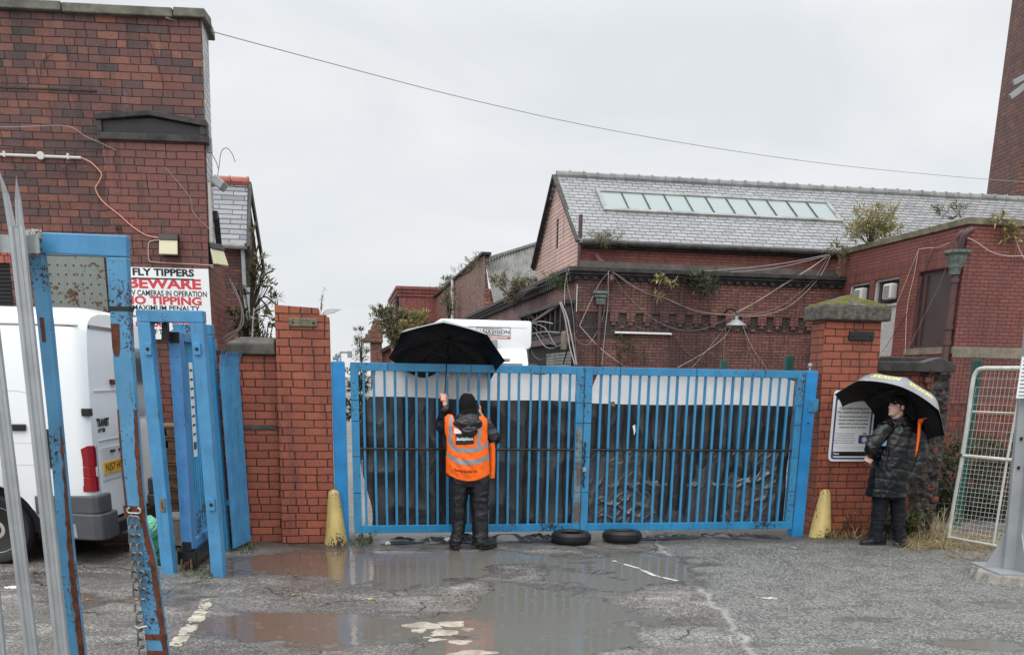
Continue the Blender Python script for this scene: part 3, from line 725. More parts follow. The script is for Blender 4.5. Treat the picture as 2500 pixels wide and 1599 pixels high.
for k, (x, y, L, a) in enumerate([(712,1455,.07,.3),(900,1467,.08,1.2),(208,1462,.06,.2),(1935,1342,.10,.05)]):
    mb = MB(); p = gnd(x, y); p.z = gh(p.x, p.y) + .006
    mb.leaf(p, (math.cos(a), math.sin(a), .1), (0,.2,1), L, L*.4, .9); mb.leaf(p + V((0,0,.004)), (math.cos(a+.5), math.sin(a+.5), .15), (0,-.2,1), L*.6, L*.25, .8)
    solo('fallen_leaf', ['small yellow leaf on the wet ground in front of the left gate pillar','flat yellow leaf on the wet ground left of the broken concrete','yellow scrap of leaf on the ground behind the steel palings','long straw coloured leaf on the asphalt near the right yellow bollard'][k], 'leaf', mb, M['leaf_yellow'], org=tuple(p), fr=WORLD)
# ------------------------------------------------------------------ gate pillars, boundary walls
def lean(lo, hi): return MB().hexa(lo, hi)
# left pillar
T = thing('brick_pillar', 'tall orange brick pillar left of the blue double gates, no capstone', 'pillar', (-2.28, .2, 0))
mb = MB(); mb.hexa([(-2.585,0,-.05),(-2.015,0,-.05),(-2.015,.46,-.05),(-2.585,.46,-.05)], [(-2.56,0,2.40),(-2.005,0,2.40),(-2.005,.46,2.40),(-2.56,.46,2.40)])
mb.hexa([(-2.56,.003,2.40),(-2.11,.003,2.40),(-2.11,.45,2.40),(-2.56,.45,2.40)], [(-2.56,.003,2.505),(-2.11,.003,2.485),(-2.11,.45,2.485),(-2.56,.45,2.505)])
mb.box((-2.335,.002,2.40),(-2.03,.44,2.418))
part('shaft', mb, M['brick_gate'], T, .006)
a = SITE.pw(705,776,0); b = SITE.pw(775,798,0)
mb = MB(); mb.box((a.x,-.018,b.z),(b.x,.01,a.z)); pl_ = part('stone_plaque', mb, M['stone_moss'], T, .006)
mb = MB(); [mb.lathe([(.012,0),(.012,.008),(.004,.012)], 10, Matrix.Translation((a.x+.04+k*(b.x-a.x-.08),-.018,(a.z+b.z)/2)) @ Matrix.Rotation(R(90),4,'X')) for k in (0,1)]
part('bolt', mb, M['black_metal'], pl_)
# left wall
T = thing('boundary_wall', 'low orange brick wall between the blue palings and the left gate pillar', 'wall', (-2.8, .3, 0))
mb = MB(); mb.hexa([(-3.35,.10,-.05),(-2.59,.10,-.05),(-2.59,.42,-.05),(-3.35,.42,-.05)], [(-3.35,.10,2.0),(-2.562,.10,2.0),(-2.562,.42,2.0),(-3.35,.42,2.0)])
part('brickwork', mb, M['brick_gate'], T)
a = SITE.pw(588,1036,.1); b = SITE.pw(676,1049,.1)
mb = MB(); mb.box((a.x,.085,b.z),(b.x,.12,a.z)); part('stone_strip', mb, M['stone_dark'], T, .006)
mb = MB(); mb.box((-3.32,.12,2.0),(-3.09,.4,2.05)); part('mortar_bed', mb, M['stone_black'], T, .01)
T = thing('coping_stone', 'dark weathered coping stone on the wall left of the left pillar', 'coping stone', (-2.83, .25, 2.0))
mb = MB(); mb.hexa([(-3.08,.04,2.003),(-2.575,.04,2.003),(-2.575,.47,2.003),(-3.08,.47,2.003)], [(-3.07,.04,2.115),(-2.58,.04,2.115),(-2.58,.47,2.115),(-3.07,.47,2.115)])
mb.hexa([(-3.07,.04,2.115),(-2.58,.04,2.115),(-2.58,.47,2.115),(-3.07,.47,2.115)], [(-2.93,.20,2.185),(-2.58,.20,2.185),(-2.58,.3,2.185),(-2.93,.3,2.185)])
part('stone_block', mb, M['stone_dark'], T, .012)
# right pillar
T = thing('brick_pillar', 'orange brick pillar right of the blue gates, topped by a mossy capstone', 'pillar', (4.0, .3, 0))
def pr(z, o=0): # leaning, slightly battered pillar outline at height z
    k = z / 2.5; return 3.735 - .125*k - o, 4.47 - .15*k + o
mb = MB()
for z0, z1 in ((-.05,.5),(.5,1.2),(1.2,1.9),(1.9,2.515)):
    a0, b0 = pr(z0); a1, b1 = pr(z1)
    mb.hexa([(a0,.05,z0),(b0,.05,z0),(b0,.36,z0),(a0,.36,z0)], [(a1,.05,z1),(b1,.05,z1),(b1,.36,z1),(a1,.36,z1)])
part('shaft', mb, M['brick_gate'], T)
mb = MB(); mb.hexa([(3.545,-.03,2.517),(4.40,-.03,2.517),(4.40,.46,2.517),(3.545,.46,2.517)], [(3.54,-.03,2.675),(4.395,-.03,2.675),(4.395,.46,2.675),(3.54,.46,2.675)])
mb.hexa([(3.54,-.03,2.675),(4.395,-.03,2.675),(4.395,.46,2.675),(3.54,.46,2.675)], [(3.90,.20,2.80),(4.02,.20,2.80),(4.02,.26,2.80),(3.90,.26,2.80)])
cp = part('capstone', mb, M['stone_cap'], T, .018, 3)
def mossy(x, y):
    u = 3.55 + x*.835; v = -.015 + y*.46; e = max(abs(u-3.965)/.43, abs(v-.215)/.24)
    k = noise.noise(V((u*9, v*9, 2))); k2 = noise.noise(V((u*26, v*26, 2)))
    return V((u, v, 2.672 + .135*(1-e) + .018*(k) + .012*k2 + .008 - (.03 if e > .93 else 0)))
mb = MB(); mb.grid(44, 40, mossy); part('moss', mb, M['moss'], cp)
a = SITE.pw(2073,808,.05); b = SITE.pw(2131,833,.05)
mb = MB(); mb.box((a.x,.022,b.z),(b.x,.06,a.z)); pl_ = part('metal_plaque', mb, M['black_metal'], T, .01)
mb = MB(); [mb.lathe([(.012,0),(.012,.008),(.004,.012)], 10, Matrix.Translation((a.x+.04+k*(b.x-a.x-.08),.022,(a.z+b.z)/2)) @ Matrix.Rotation(R(90),4,'X')) for k in (0,1)]
part('bolt', mb, M['black_metal'], pl_)
# right wall with its broken end
T = thing('boundary_wall', 'damp red brick wall right of the right pillar, its right end broken to a black core', 'wall', (4.85, .3, 0))
mb = MB(); mb.hexa([(4.30,.14,-.05),(5.12,.14,-.05),(5.12,.5,-.05),(4.30,.5,-.05)], [(4.30,.14,1.955),(5.22,.14,1.955),(5.22,.5,1.955),(4.30,.5,1.955)])
part('brickwork', mb, M['brick_wallR'], T)
def core(x, y):   # rough broken face
    z = -.03 + y*1.97; u0 = 5.02 + .10*noise.noise(V((z*2.2,3,1))) + .05*noise.noise(V((z*9,3,1))) - .03*(1-y); u1 = 5.37 + .03*noise.noise(V((z*4,9,1)))
    u = u0 + (u1-u0)*x; e = min(1, min(x, 1-x)*7)
    return V((u, .13 - e*.04 + .05*noise.noise(V((u*11, z*11, 0))) * e + .03*noise.noise(V((u*26, z*26, 0)))*e, z))
mb = MB(); mb.grid(26, 90, core, False)
mb.box((5.0,.15,-.05),(5.36,.5,1.93)); part('broken_core', mb, M['scar'], T)
mb = MB(); rr = random.Random(5)
for k in range(26):
    z = .1 + k*.0835*.9; 
    if rr.random() < .55: continue
    l = rr.uniform(.06,.2); u = 4.98 + rr.uniform(-.02,.08)
    if rr.random() < .45: u = 5.2 + rr.uniform(0,.08); l = rr.uniform(.06,.11)
    mb.box((u,.085,z),(u+l,.2,z+.07))
part('loose_brick', mb, M['brick_wallR'], T, .008)
T = thing('coping_stone', 'black stone coping with a peaked end on the wall right of the mossy pillar', 'coping stone', (4.85, .25, 1.96))
mb = MB(); mb.prism([(4.33,.04,1.958),(5.34,.04,1.958),(5.345,.04,2.05),(5.14,.04,2.135),(4.92,.04,2.075),(4.33,.04,2.075)], (0,.2,0))
mb.hexa([(4.33,.24,1.958),(5.34,.24,1.958),(5.34,.56,1.958),(4.33,.56,1.958)], [(4.33,.243,2.13),(5.12,.243,2.134),(5.12,.52,2.134),(4.33,.52,2.13)])
part('stone_block', mb, M['stone_black'], T, .012)

# ------------------------------------------------------------------ parking sign on the right pillar
T = thing('parking_sign', 'white parking notice with blue border and camera symbol on the right brick pillar', 'sign', (4.05, .03, .9))
def sg(s_, t):   # s 0..1 across, t 0..1 down, on the slightly leaning pillar face
    return V((3.80 - .012*(1-t)*0 + (t)*.005 + s_*.535, .012, 1.735 - t*.825))
def rrect(s0, s1, t0, t1, r, y, n=6):
    pts = []
    for cs, ct, a0 in ((s1-r, t1-r*.65, 0),(s0+r, t1-r*.65, 90),(s0+r, t0+r*.65, 180),(s1-r, t0+r*.65, 270)):
        for k in range(n+1):
            a = R(a0 + 90*k/n); p = sg(cs + r*math.cos(a), ct + r*.65*math.sin(a)); p.y = y; pts.append(p)
    return pts
mb = MB(); mb.prism(rrect(0,1,0,1,.09,.012), (0,.018,0)); pan = part('panel', mb, M['white'], T)
mb = MB(); mb.prism(rrect(.045,.955,.03,.97,.07,.0105), (0,.001,0)); part('border', mb, M['navy'], T)
mb = MB(); mb.prism(rrect(.085,.915,.125,.945,.05,.0085), (0,.001,0)); part('notice_field', mb, M['white'], T)
def st(txt, s_, t, size, mat, fit=None, sx=1, bold=0, nm='lettering', align='CENTER'):
    mb = MB(); c = sg(s_, t); c.y = .0070; put_text(mb, txt, size, c, (1,0,0), (0,0,1), fit, sx=sx, bold=bold, align=align); part(nm, mb, mat, T)
st('PRIVATE', .5, .075, .07, M['white'], .3, bold=.002)
for txt, t, f in (('Controlled parking zone', .25, .38),('No unauthorised vehicles', .305, .42)): st(txt, .5, t, .036, M['black'], f, bold=.0006)
for txt, t, f in (('This area is private property and is', .365, .38),('checked constantly. Unauthorised', .415, .38),('vehicles will be served a parking', .465, .38),('notice and may be removed.', .515, .34)): st(txt, .5, t, .024, M['black'], f, bold=.0008)
for txt, t, f in (('This car park is continuously monitored', .605, .26),('and we take photos to record', .638, .22),('unauthorised parking. We use the', .671, .25),('office database to get the name and', .704, .27),('address of the registered keeper.', .737, .26)): st(txt, .34, t, .014, M['navy'], f, bold=.0004)
for txt, t, f in (('We will send you a parking charge notice if you stay without a permit here', .79, .40),('your vehicle details will be processed for enforcement', .815, .36)): st(txt, .48, t, .011, M['navy'], f)
mb = MB(); mb.prism([sg(s_, t) + V((0,-.0045,0)) for s_, t in ((.085,.86),(.915,.86),(.915,.925),(.085,.925))], (0,.001,0)); part('footer_bar', mb, M['black'], T)
st('Park', .17, .892, .03, M['white'], .07, bold=.001)
mb = MB()
mb.prism(rrect(.67,.93,.625,.745,.03,.0065), (0,.001,0)); mb.prism(rrect(.76,.85,.595,.612,.01,.0065), (0,.001,0)); cm_ = part('camera_symbol', mb, M['navy'], T)
mb = MB(); c = sg(.81,.69)
for r0, m_ in ((.036,'white'),(.029,'navy'),(.022,'white')):
    mb = MB(); c2 = c + V((0,-.0065-.0006*{'white':1,'navy':2}.get(m_) - (.0012 if r0 == .022 else 0),0))
    mb.add([c2 + V((r0*math.cos(k*.3142), 0, r0*math.sin(k*.3142))) for k in range(20)], [tuple(range(20))]); part('lens_ring', mb, M[m_], cm_)

# ------------------------------------------------------------------ blue double gates
def gate_post(u0, u1, label, ball_u, zt):
    T = thing('gate_post', label, 'post', ((u0+u1)/2, .12, 0))
    mb = MB(); mb.box((u0,.02,-.05),(u1,.17,zt)); part('post', mb, M['blue_clean'], T, .006)
    mb = MB(); mb.box((u0+.01,.03,zt),(u1-.01,.16,zt+.006)); part('cap_plate', mb, M['blue_grime'], T)
    mb = MB(); mb.tube([(ball_u,.09,zt),(ball_u,.09,zt+.05)], .012); mb.ball((ball_u,.09,zt+.065), .026); part('ball_finial', mb, M['galv_post'], T)
    return T
T = gate_post(-2.0, -1.855, 'wide blue steel hinge post against the left brick pillar', -1.93, 1.945)
mb = MB(); mb.tube([(-1.98,.09,1.985),(-1.93,.09,1.985)], .02); mb.bar((-1.90,.09,1.95),(-1.90,.09,2.05),.02,.02); mb.bar((-1.90,.09,2.045),(-1.80,.09,2.045),.02,.02); mb.tube([(-1.80,.09,1.99),(-1.80,.09,2.06)], .024)
part('top_hinge', mb, M['galv_post'], T)
T = gate_post(3.43, 3.575, 'wide blue steel hinge post against the right brick pillar', 3.50, 1.945)
a = SITE.pw(1976,974,0); b = SITE.pw(1997,1006,0)
mb = MB(); mb.box((a.x,.005,b.z),(b.x,.03,a.z)); part('lock_plate', mb, M['blue'], T, .003)
mb = MB(); mb.tube([(3.505,.019,1.35),(3.505,.0195,1.35)], .012); part('bolt_hole', mb, M['black'], T)

def leaf_gate(label, u0, u1, first, n, pitch):
    T = thing('gate_leaf', label, 'gate', ((u0+u1)/2, .04, .1))
    zb, zt = .105, 1.945
    mb = MB(); mb.box((u0,0,zb),(u0+.085,.07,zt)); part('stile', mb, M['blue'], T, .004)
    mb = MB(); mb.box((u1-.085,0,zb),(u1,.07,zt)); part('stile', mb, M['blue'], T, .004)
    mb = MB(); mb.box((u0+.085,0,zt-.085),(u1-.085,.07,zt)); part('top_rail', mb, M['blue'], T, .004)
    mb = MB(); mb.box((u0+.085,0,zb),(u1-.085,.07,zb+.085)); part('bottom_rail', mb, M['blue_grime'], T, .004)
    rr = random.Random(int(u0*100)); bm = MB(); bm.box((-.0125,.022,zb+.085),(.0125,.047,zt-.085)); me = bm.mesh('bar')
    me.materials.append(M['blue'])
    ox = PEND[T.name]
    for k in range(n):
        o = bpy.data.objects.new('bar', me); COL.objects.link(o); o.parent = T
        o.location = (first + k*pitch + rr.uniform(-.003,.003) - ox.x, -ox.y, -ox.z); o.rotation_euler = (rr.uniform(-.002,.002), rr.uniform(-.004,.004), rr.uniform(-.2,.2))
    mb = MB(); mb.tube([(u0+.085,.012,1.035),(u1-.085,.012,1.035)], .0105, 8); part('middle_rod', mb, M['black_plastic'], T)
    for uu in (u0+.4, u0+1.3, u1-.5):
        mb = MB(); mb.bar((uu,-.001,zt-.088),(uu,-.001,zt+.001),.006,.003,(0,1,0)); mb.box((uu-.003,-.002,zt),(uu+.003,.072,zt+.003)); part('cable_tie', mb, M['black'], T)
    for zz in (.55,.95,1.33,1.55):
        for q in (u0, u1-.085):
            mb = MB(); mb.box((q-.001,-.0025,zz),(q+.086,.0,zz+.005)); part('cable_tie', mb, M['black'], T)
    return T
f0 = SITE.pw(889,1040,.03).x; f1 = SITE.pw(1389,1040,.03).x
GL = leaf_gate('left leaf of the blue barred gates, the one behind the person in orange', -1.80, .775, f0, 21, (f1-f0)/20)
f0 = SITE.pw(1463,1040,.03).x; f1 = SITE.pw(1917,1040,.03).x
GR = leaf_gate('right leaf of the blue barred gates, with crinkled glossy film low behind its bars', .785, 3.41, f0, 21, (f1-f0)/20)
mb = MB(); mb.box((.70,-.0015,.2),(.772,-.0005,1.28)); part('worn_strip', mb, paint('bare worn steel', srgb(110,136,150), .50, rust=(.16,.13,.11,1), sc=5, dirt=.5, dirtcol=(.12,.10,.09,1), rusty_sc=1.6), GL)
mb = MB(); mb.box((3.24,-.002,.105),(3.412,.0,.185)); part('patch_plate', mb, M['blue_grime'], GR)
# chain and padlock between the leaves
T = thing('padlock_chain', 'dark chain and padlock hanging where the two gate leaves meet', 'chain', (.80, -.01, .7))
mb = MB(); mb.tube([(.80 + .01*math.sin(k*2.0), -.014, 1.12 - k*.03) for k in range(18)], [.008 + .003*(k % 2) for k in range(18)], 6); part('chain', mb, M['black_metal'], T)
mb = MB(); mb.box((.785,-.035,.79),(.825,-.012,.84)); part('padlock', mb, M['galv_post'], T, .004)
# ------------------------------------------------------------------ tarpaulins tied behind the bars
def tarp(label, u0, u1, zw, seed, ledge, top):
    T = thing('tarpaulin', label, 'tarpaulin', ((u0+u1)/2, .08, .1))
    W_ = MB(); K_ = MB(); nu, nv = 150, 100
    NB = .84
    def P(i, j):
        t = j; z0 = .13; l = ledge(t); u = (u0+l) + (u1-u0-l)*i; z1 = top(u); zm = zw(u); z = z0 + (zm-z0)*t/NB if t <= NB else zm + (z1-zm)*(t-NB)/(1-NB)
        q = V((u*2.6+seed, z*.55, seed)); f = noise.noise(q)*.040 + noise.noise(V((u*6, z*.8, seed+4)))*.024 + abs(noise.noise(V((u*2+z*1.6, z*2-u*.9, seed+8))))*.040 + abs(noise.noise(V((u*5-z*2, z*4, seed+2))))*.004
        f += .010*math.sin(z*3.3 + u) * noise.noise(V((u*.8, z*.8, 7)))
        return V((u, .095 + max(-.038, f), z))
    pts = [[P(i/nu, j/nv) for i in range(nu+1)] for j in range(nv+1)]
    for mbx, sel in ((W_, True), (K_, False)):
        vs = [p for r in pts for p in r]; fs = []
        for j in range(nv):
            for i in range(nu):
                
                if (j >= 84) == sel: a = j*(nu+1)+i; fs.append((a, a+1, a+nu+2, a+nu+1))
        used = sorted({i for f in fs for i in f}); mp_ = {k: n for n, k in enumerate(used)}
        mbx.add([vs[k] for k in used], [tuple(mp_[i] for i in f) for f in fs], True)
    part('white_band', W_, M['tarp_white'], T, sharp=80); part('black_sheet', K_, M['tarp_black'], T, sharp=80)
    return T
def ledL(t): return max(0, .055 + .05*math.sin(t*7.5+.6) + .05*noise.noise(V((t*4,0,3)))) + (.10*max(0,(t-.78)/.22)) + (.04*max(0,(.25-t)/.25)**2)
def topL(u): return 1.885 - .09*math.exp(-((u+1.02)/.16)**2) - .03*math.exp(-((u-.25)/.25)**2) + .012*noise.noise(V((u*5,0,0)))
tarp('white topped black tarpaulin tied behind the left gate leaf', -1.73, .70, lambda u: 1.575 + .008*math.sin(u*4) - .012*(u+.5), 3.0, ledL, topL)
tarp('white topped black tarpaulin tied behind the right gate leaf', .86, 3.34, lambda u: 1.545 + .006*math.sin(u*3), 11.0, lambda t: .02+.02*noise.noise(V((t*4,0,5))) + .06*max(0,(t-.92)/.08), lambda u: 1.87 - .05*max(0,(u-3.1)/.25)**2 - .05*max(0,(1.0-u)/.14)**2 + .01*noise.noise(V((u*5,0,9))))
# curled white edge of the left tarpaulin
mb = MB()
mb.grid(6, 40, lambda x, y: V((-1.705 + .02*x*0 + x*(.02 + .05*max(0,math.sin(y*5.2))**2) , .10 - .02*math.sin(x*3.1), .16 + y*.75)))
solo('tarp_edge', 'curled white edge of sheeting beside the left gate hinge post', 'sheet', mb, M['tarp_white'], org=(-1.70,.1,.16))
# clear crinkled film low on the right leaf
def filmp(x, y):
    u = .90 + x*2.30; z = .155 + y*.86 + .02*noise.noise(V((u*3,1,0)))*y
    f = .010 + noise.noise(V((u*2, z*.5, 8)))*.012 + noise.noise(V((u*14, z*.7, 2)))*.004
    m1 = max(0, noise.noise(V((u*1.3+z, z*1.6, 3))) + .12) * 2.2 + max(0, (y-.86)*6) + 1.2*math.exp(-((z-.62-.04*noise.noise(V((u*2,0,1))))/.03)**2)
    r1 = 1 - abs(noise.noise(V((u*4.5+z*3, z*3.5-u*1.5, 1))))*4; r2 = 1 - abs(noise.noise(V((u*9-z*5, z*6+u*3, 5))))*4
    f += .016*m1*max(0, r1)**2 + .010*m1*max(0, r2)**2
    return V((u, .105 - min(.052, f), z))
mb = MB(); mb.grid(300, 120, filmp)
solo('plastic_film', 'crinkled glossy plastic film stretched low behind the right gate leaf', 'plastic film', mb, M['film'], org=(2.0,.07,.15), sharp=50)
mb = MB(); a = SITE.pw(1548,1040,.0)
mb.grid(4, 10, lambda x, y: V((a.x + .010 - .028*x*(1-.6*y) + .012*math.sin(y*3)*y, -.006 - .006*math.sin(x*5), a.z + .02 - y*.10 - .02*x)))
solo('tape_scrap', 'white scrap of tape hanging from a bar of the right gate leaf', 'tape', mb, M['white'], org=tuple(a))
mb = MB(); a = SITE.pw(1497,985,.0)
mb.grid(8, 4, lambda x, y: V((a.x + .065*x - .03, .055 - .01*math.sin(x*3), a.z + .02 - y*.035 - x*.025*y)))
solo('tape_scrap', 'brown grey tape flap at the white edge of the right gate tarpaulin', 'tape', mb, M['wood'], org=tuple(a))
# black sheeting lying under the gates
def sheeting(label, u0, u1, w0, w1, h, seed):
    def f(x, y):
        u = u0 + (u1-u0)*x; w_ = w0 + (w1-w0)*y
        e = min(1, 6*min(x, 1-x)) * min(1, 4*min(y, 1-y))
        hh = h*(.45 + .8*noise.noise(V((u*3, w_*9, seed)))) + .5*h*abs(noise.noise(V((u*9+w_*12, w_*14, seed))))
        p = SITE.P(u, w_)
        return V((u, w_ + .03*noise.noise(V((u*4,0,seed))), .008 + max(0, hh)*e))
    mb = MB(); mb.grid(160, 16, f)
    solo('ground_sheet', label, 'sheet', mb, M['tarp_black'], org=((u0+u1)/2, w0, 0), sharp=40)
sheeting('crumpled black sheeting lying below the left gate leaf', -1.52, .62, -.16, .12, .085, 2)
sheeting('crumpled black sheeting lying below the right gate leaf', 1.32, 3.25, -.10, .12, .06, 9)
for k, (x, y, r, lab) in enumerate([(1093,1326,.045,'pale stone beside the boots of the person in orange'),(947,1331,.03,'small pale stone on the black sheeting under the left gate leaf'),(890,1318,.05,'white rubble lump at the foot of the left gate leaf'),(873,1316,.022,'small white stone beside the left hinge post')]):
    p = SITE.pz(x, y); mb = MB(); mb.ball((p.x, p.y, r*.6), (r*1.1, r*.8, r*.8), 14, 9)
    mb.v = [q + V((1,1,1))*0 + (q - V((p.x,p.y,r*.6)))*.45*noise.noise(q*22) for q in mb.v]
    solo('stone', lab, 'stone', mb, M['rubble_stone'], org=(p.x,p.y,0))

# ------------------------------------------------------------------ bollards and tyres
def bollard(label, px, py, H, rb, rt, tx, seed):
    p = SITE.pz(px, py)
    prof = [(rb*1.02,-.03),(rb,0.0),(rb*.93,.06)] + [(rb*.93+(rt-rb*.93)*k/8, .06+(H-.06-rt*.9)*k/8) for k in range(1,9)] + [(rt*math.cos(a), H-rt*.9+rt*.9*math.sin(a)) for a in (R(20),R(40),R(60),R(78))]
    mb = MB(); mb.lathe(prof, 40)
    mb.v = [V((q.x + tx*q.z + p.x, q.y + p.y, q.z)) + V((q.x,q.y,0))*.06*noise.noise(q*6 + V((seed,0,0))) for q in mb.v]
    T = solo('bollard', label, 'bollard', mb, M['yellow'], org=(p.x,p.y,0), sharp=70)
    mb = MB()
    for s_, t_, n in ((.35,.62,1),(.5,.5,2)):
        pass
    return T
bollard('chipped yellow bollard at the foot of the left brick pillar', 821, 1327, .60, .128, .062, -.02, 1)
bollard('chipped yellow bollard at the foot of the right brick pillar', 2001, 1312, .585, .135, .062, .03, 5)
def tyre(label, px, py, Rr, H, tilt, rot):
    p = SITE.pz(px, py)
    T = thing('tyre', label, 'tyre', (p.x, p.y, 0))
    ri = Rr*.60
    prof = [(ri,.02),(ri*1.08,.004),(Rr*.86,0.0),(Rr*.97,.022),(Rr,.05),(Rr*1.004,H*.5),(Rr,H-.05),(Rr*.97,H-.022),(Rr*.86,H),(ri*1.08,H-.004),(ri,H-.02),(ri*1.03,H-.035),(Rr*.9,H-.045),(Rr*.93,H*.5),(Rr*.9,.045),(ri*1.03,.035)]
    vs = []; n = 96; m = len(prof)
    Mx = Matrix.Translation((p.x, p.y, .012)) @ Matrix.Rotation(tilt, 4, 'X') @ Matrix.Rotation(rot, 4, 'Z')
    for r, z in prof:
        for k in range(n):
            g = 2*math.pi*k/n; rr_ = r
            vs.append(Mx @ V((rr_*math.cos(g), rr_*math.sin(g), z)))
    fs = [(i*n+k, i*n+(k+1)%n, ((i+1)%m)*n+(k+1)%n, ((i+1)%m)*n+k) for i in range(m) for k in range(n)]
    mb = MB(); mb.add(vs, fs, True); part('carcass', mb, M['rubber'], T, sharp=40)
    mb = MB()
    for k in range(72):
        g = 2*math.pi*k/72
        for z0, z1, dg in ((.035,H*.33,.02),(H*.37,H*.63,-.02),(H*.67,H-.035,.02)):
            w_ = .03
            q = [Mx @ V(((Rr+e)*math.cos(g+a), (Rr+e)*math.sin(g+a), z)) for e in (-.004,.005) for z, a in ((z0,-w_),(z0,w_),(z1,w_+dg),(z1,-w_+dg))]
            mb.hexa(q[:4], q[4:])
    part('tread', mb, M['rubber'], T)
    return T
tyre('old black tyre lying flat below the meeting of the gate leaves', 1394, 1326, .222, .125, .0, .3)
tyre('old black tyre lying slightly tilted below the right gate leaf', 1518, 1323, .222, .125, -.05, 1.1)
# ------------------------------------------------------------------ left building (frame L: front wall plane w = 0)
L = Frame(5, (-4, 12.1, 0))
DA = R(5)       # its side wall runs back square to the street, 5 degrees off its front
sdir = V((-math.sin(DA), math.cos(DA), 0))
def cu(z): return .235 + (z - 2.0) * .026       # the corner leans out slightly with height
def Ls(t, z, o=0.0):   # point on the side wall, t metres behind the corner, o outwards
    c = V((cu(z), 0, z)); return c + sdir*t + V((math.cos(DA), math.sin(DA), 0))*o
T = thing('brick_building', 'tall sooty brick building at the left with a pitched stone hood over its pier', 'building', (-2, 0, 0), L)
mb = MB()   # front wall with a window opening and a boarded opening
wu0, wu1, wz0, wz1 = -2.9, -2.08, 1.5, 3.04
bu0, bu1, bz0, bz1 = -1.66, -1.02, 1.5, 3.15
def quad(mb, a, b, z0, z1, y=0.0): mb.add([(a,y,z0),(b,y,z0),(b,y,z1),(a,y,z1)], [(0,1,2,3)])
us = [-9, wu0, wu1, bu0, bu1]
quad(mb, -9, wu0, -.05, 5.72); quad(mb, wu1, bu0, -.05, 5.72)
quad(mb, wu0, wu1, -.05, wz0); quad(mb, wu0, wu1, wz1, 5.72); quad(mb, bu0, bu1, -.05, bz0); quad(mb, bu0, bu1, bz1, 5.72)
mb.add([(bu1,0,-.05),(cu(0),0,-.05),(cu(5.72),0,5.72),(bu1,0,5.72)], [(0,1,2,3)])
for a, b, z0, z1 in ((wu0,wu1,wz0,wz1),(bu0,bu1,bz0,bz1)):
    mb.add([(a,0,z0),(b,0,z0),(b,0,z1),(a,0,z1),(a,.12,z0),(b,.12,z0),(b,.12,z1),(a,.12,z1)], [(0,4,5,1),(1,5,6,2),(2,6,7,3),(3,7,4,0)])
part('front_wall', mb, M['brick_dark'], T)
mb = MB()   # pier under the hood, a little proud
mb.hexa([(-.875,-.055,-.05),(cu(0)+.02,-.055,-.05),(cu(0)+.02,.02,-.05),(-.875,.02,-.05)], [(-.875,-.055,4.44),(cu(4.4)-.012,-.055,4.44),(cu(4.4)-.012,.02,4.44),(-.875,.02,4.44)])
part('pier', mb, M['brick_pier'], T, .004)
mb = MB()   # stone hood: sloping moulded frame over a sunk panel
u0, u1, uc, zb, zs, za = -.91, cu(4.5)+.035, -.30, 4.415, 4.615, 4.735
mb.prism([(u0,-.10,zb),(u1,-.10,zb),(u1,-.10,zb+.075),(u0,-.10,zb+.075)], (0,.13,0))
mb.prism([(u0,-.12,zs),(uc,-.12,za-.055),(u1,-.12,zs-.03),(u1,-.12,zs+.04),(uc,-.12,za),(u0,-.12,zs+.065)], (0,.15,0))
mb.prism([(u0,-.10,zb+.076),(u0+.06,-.10,zb+.076),(u0+.06,-.10,zs+.008),(u0,-.10,zs-.002)], (0,.13,0)); mb.prism([(u1-.08,-.10,zb+.076),(u1,-.10,zb+.076),(u1,-.10,zs-.032),(u1-.08,-.10,zs-.022)], (0,.13,0))
hd = part('stone_hood', mb, M['stone_black'], T, .008)
mb = MB(); mb.prism([(u0+.05,-.065,zb+.07),(u1-.07,-.065,zb+.07),(u1-.07,-.065,zs-.03),(uc,-.065,za-.07),(u0+.05,-.065,zs)], (0,.05,0)); part('sunk_panel', mb, plain('black panel stone', srgb(34,31,36), .55, .004, 14), hd)
mb = MB()   # parapet coping on the front and round the corner
for a, b, dz in ((-9,-2.6,.0),(-2.59,-1.2,.008),(-1.19,.02,-.004),(.03,.30,.004)):
    b2 = cu(5.8)+.05 if b > .2 else b
    mb.hexa([(a,-.07,5.722+dz),(b2,-.07,5.722+dz),(b2,.3,5.722+dz),(a,.3,5.722+dz)], [(a,-.055,5.822+dz),(b2-.005,-.055,5.822+dz),(b2-.005,.3,5.84+dz),(a,.3,5.84+dz)])
p = [Ls(.31,5.725,-.3), Ls(.31,5.725,.06), Ls(.72,5.725,.06), Ls(.72,5.725,-.3)]
mb.hexa(p, [q + V((0,0,.098)) for q in p])
part('coping', mb, stone('weathered parapet coping', srgb(78,77,70), srgb(112,108,96), 5, .6, .012, .4), T, .012)
mb = MB()   # side wall, whitewashed above, brick below
def sq(t0, t1, z0, z1, o=0.0): mb.add([Ls(t0,z0,o), Ls(t1,z0,o), Ls(t1,z1,o), Ls(t0,z1,o)], [(0,1,2,3)])
sq(0,.55,3.30,5.72); mb.add([Ls(.55,-.05), Ls(.55,5.72), Ls(.55,5.72,-3), Ls(.55,-.05,-3)], [(0,1,2,3)])
part('whitewashed_side', mb, M['brick_white'], T)
mb = MB(); mb.add([Ls(0,-.05), Ls(2.1,-.05), Ls(2.1,2.55), Ls(.8,3.30), Ls(0,3.30)], [(0,1,2,3,4)])
mb.add([Ls(2.1,-.05), Ls(2.1,-.05,-3), Ls(2.1,2.55,-3), Ls(2.1,2.55)], [(0,1,2,3)]); mb.add([Ls(.55,3.4), Ls(2.1,2.55), Ls(2.1,2.55,-3), Ls(.55,3.4,-3)], [(0,1,2,3)])
part('lower_side_wall', mb, M['brick_wallR'], T)
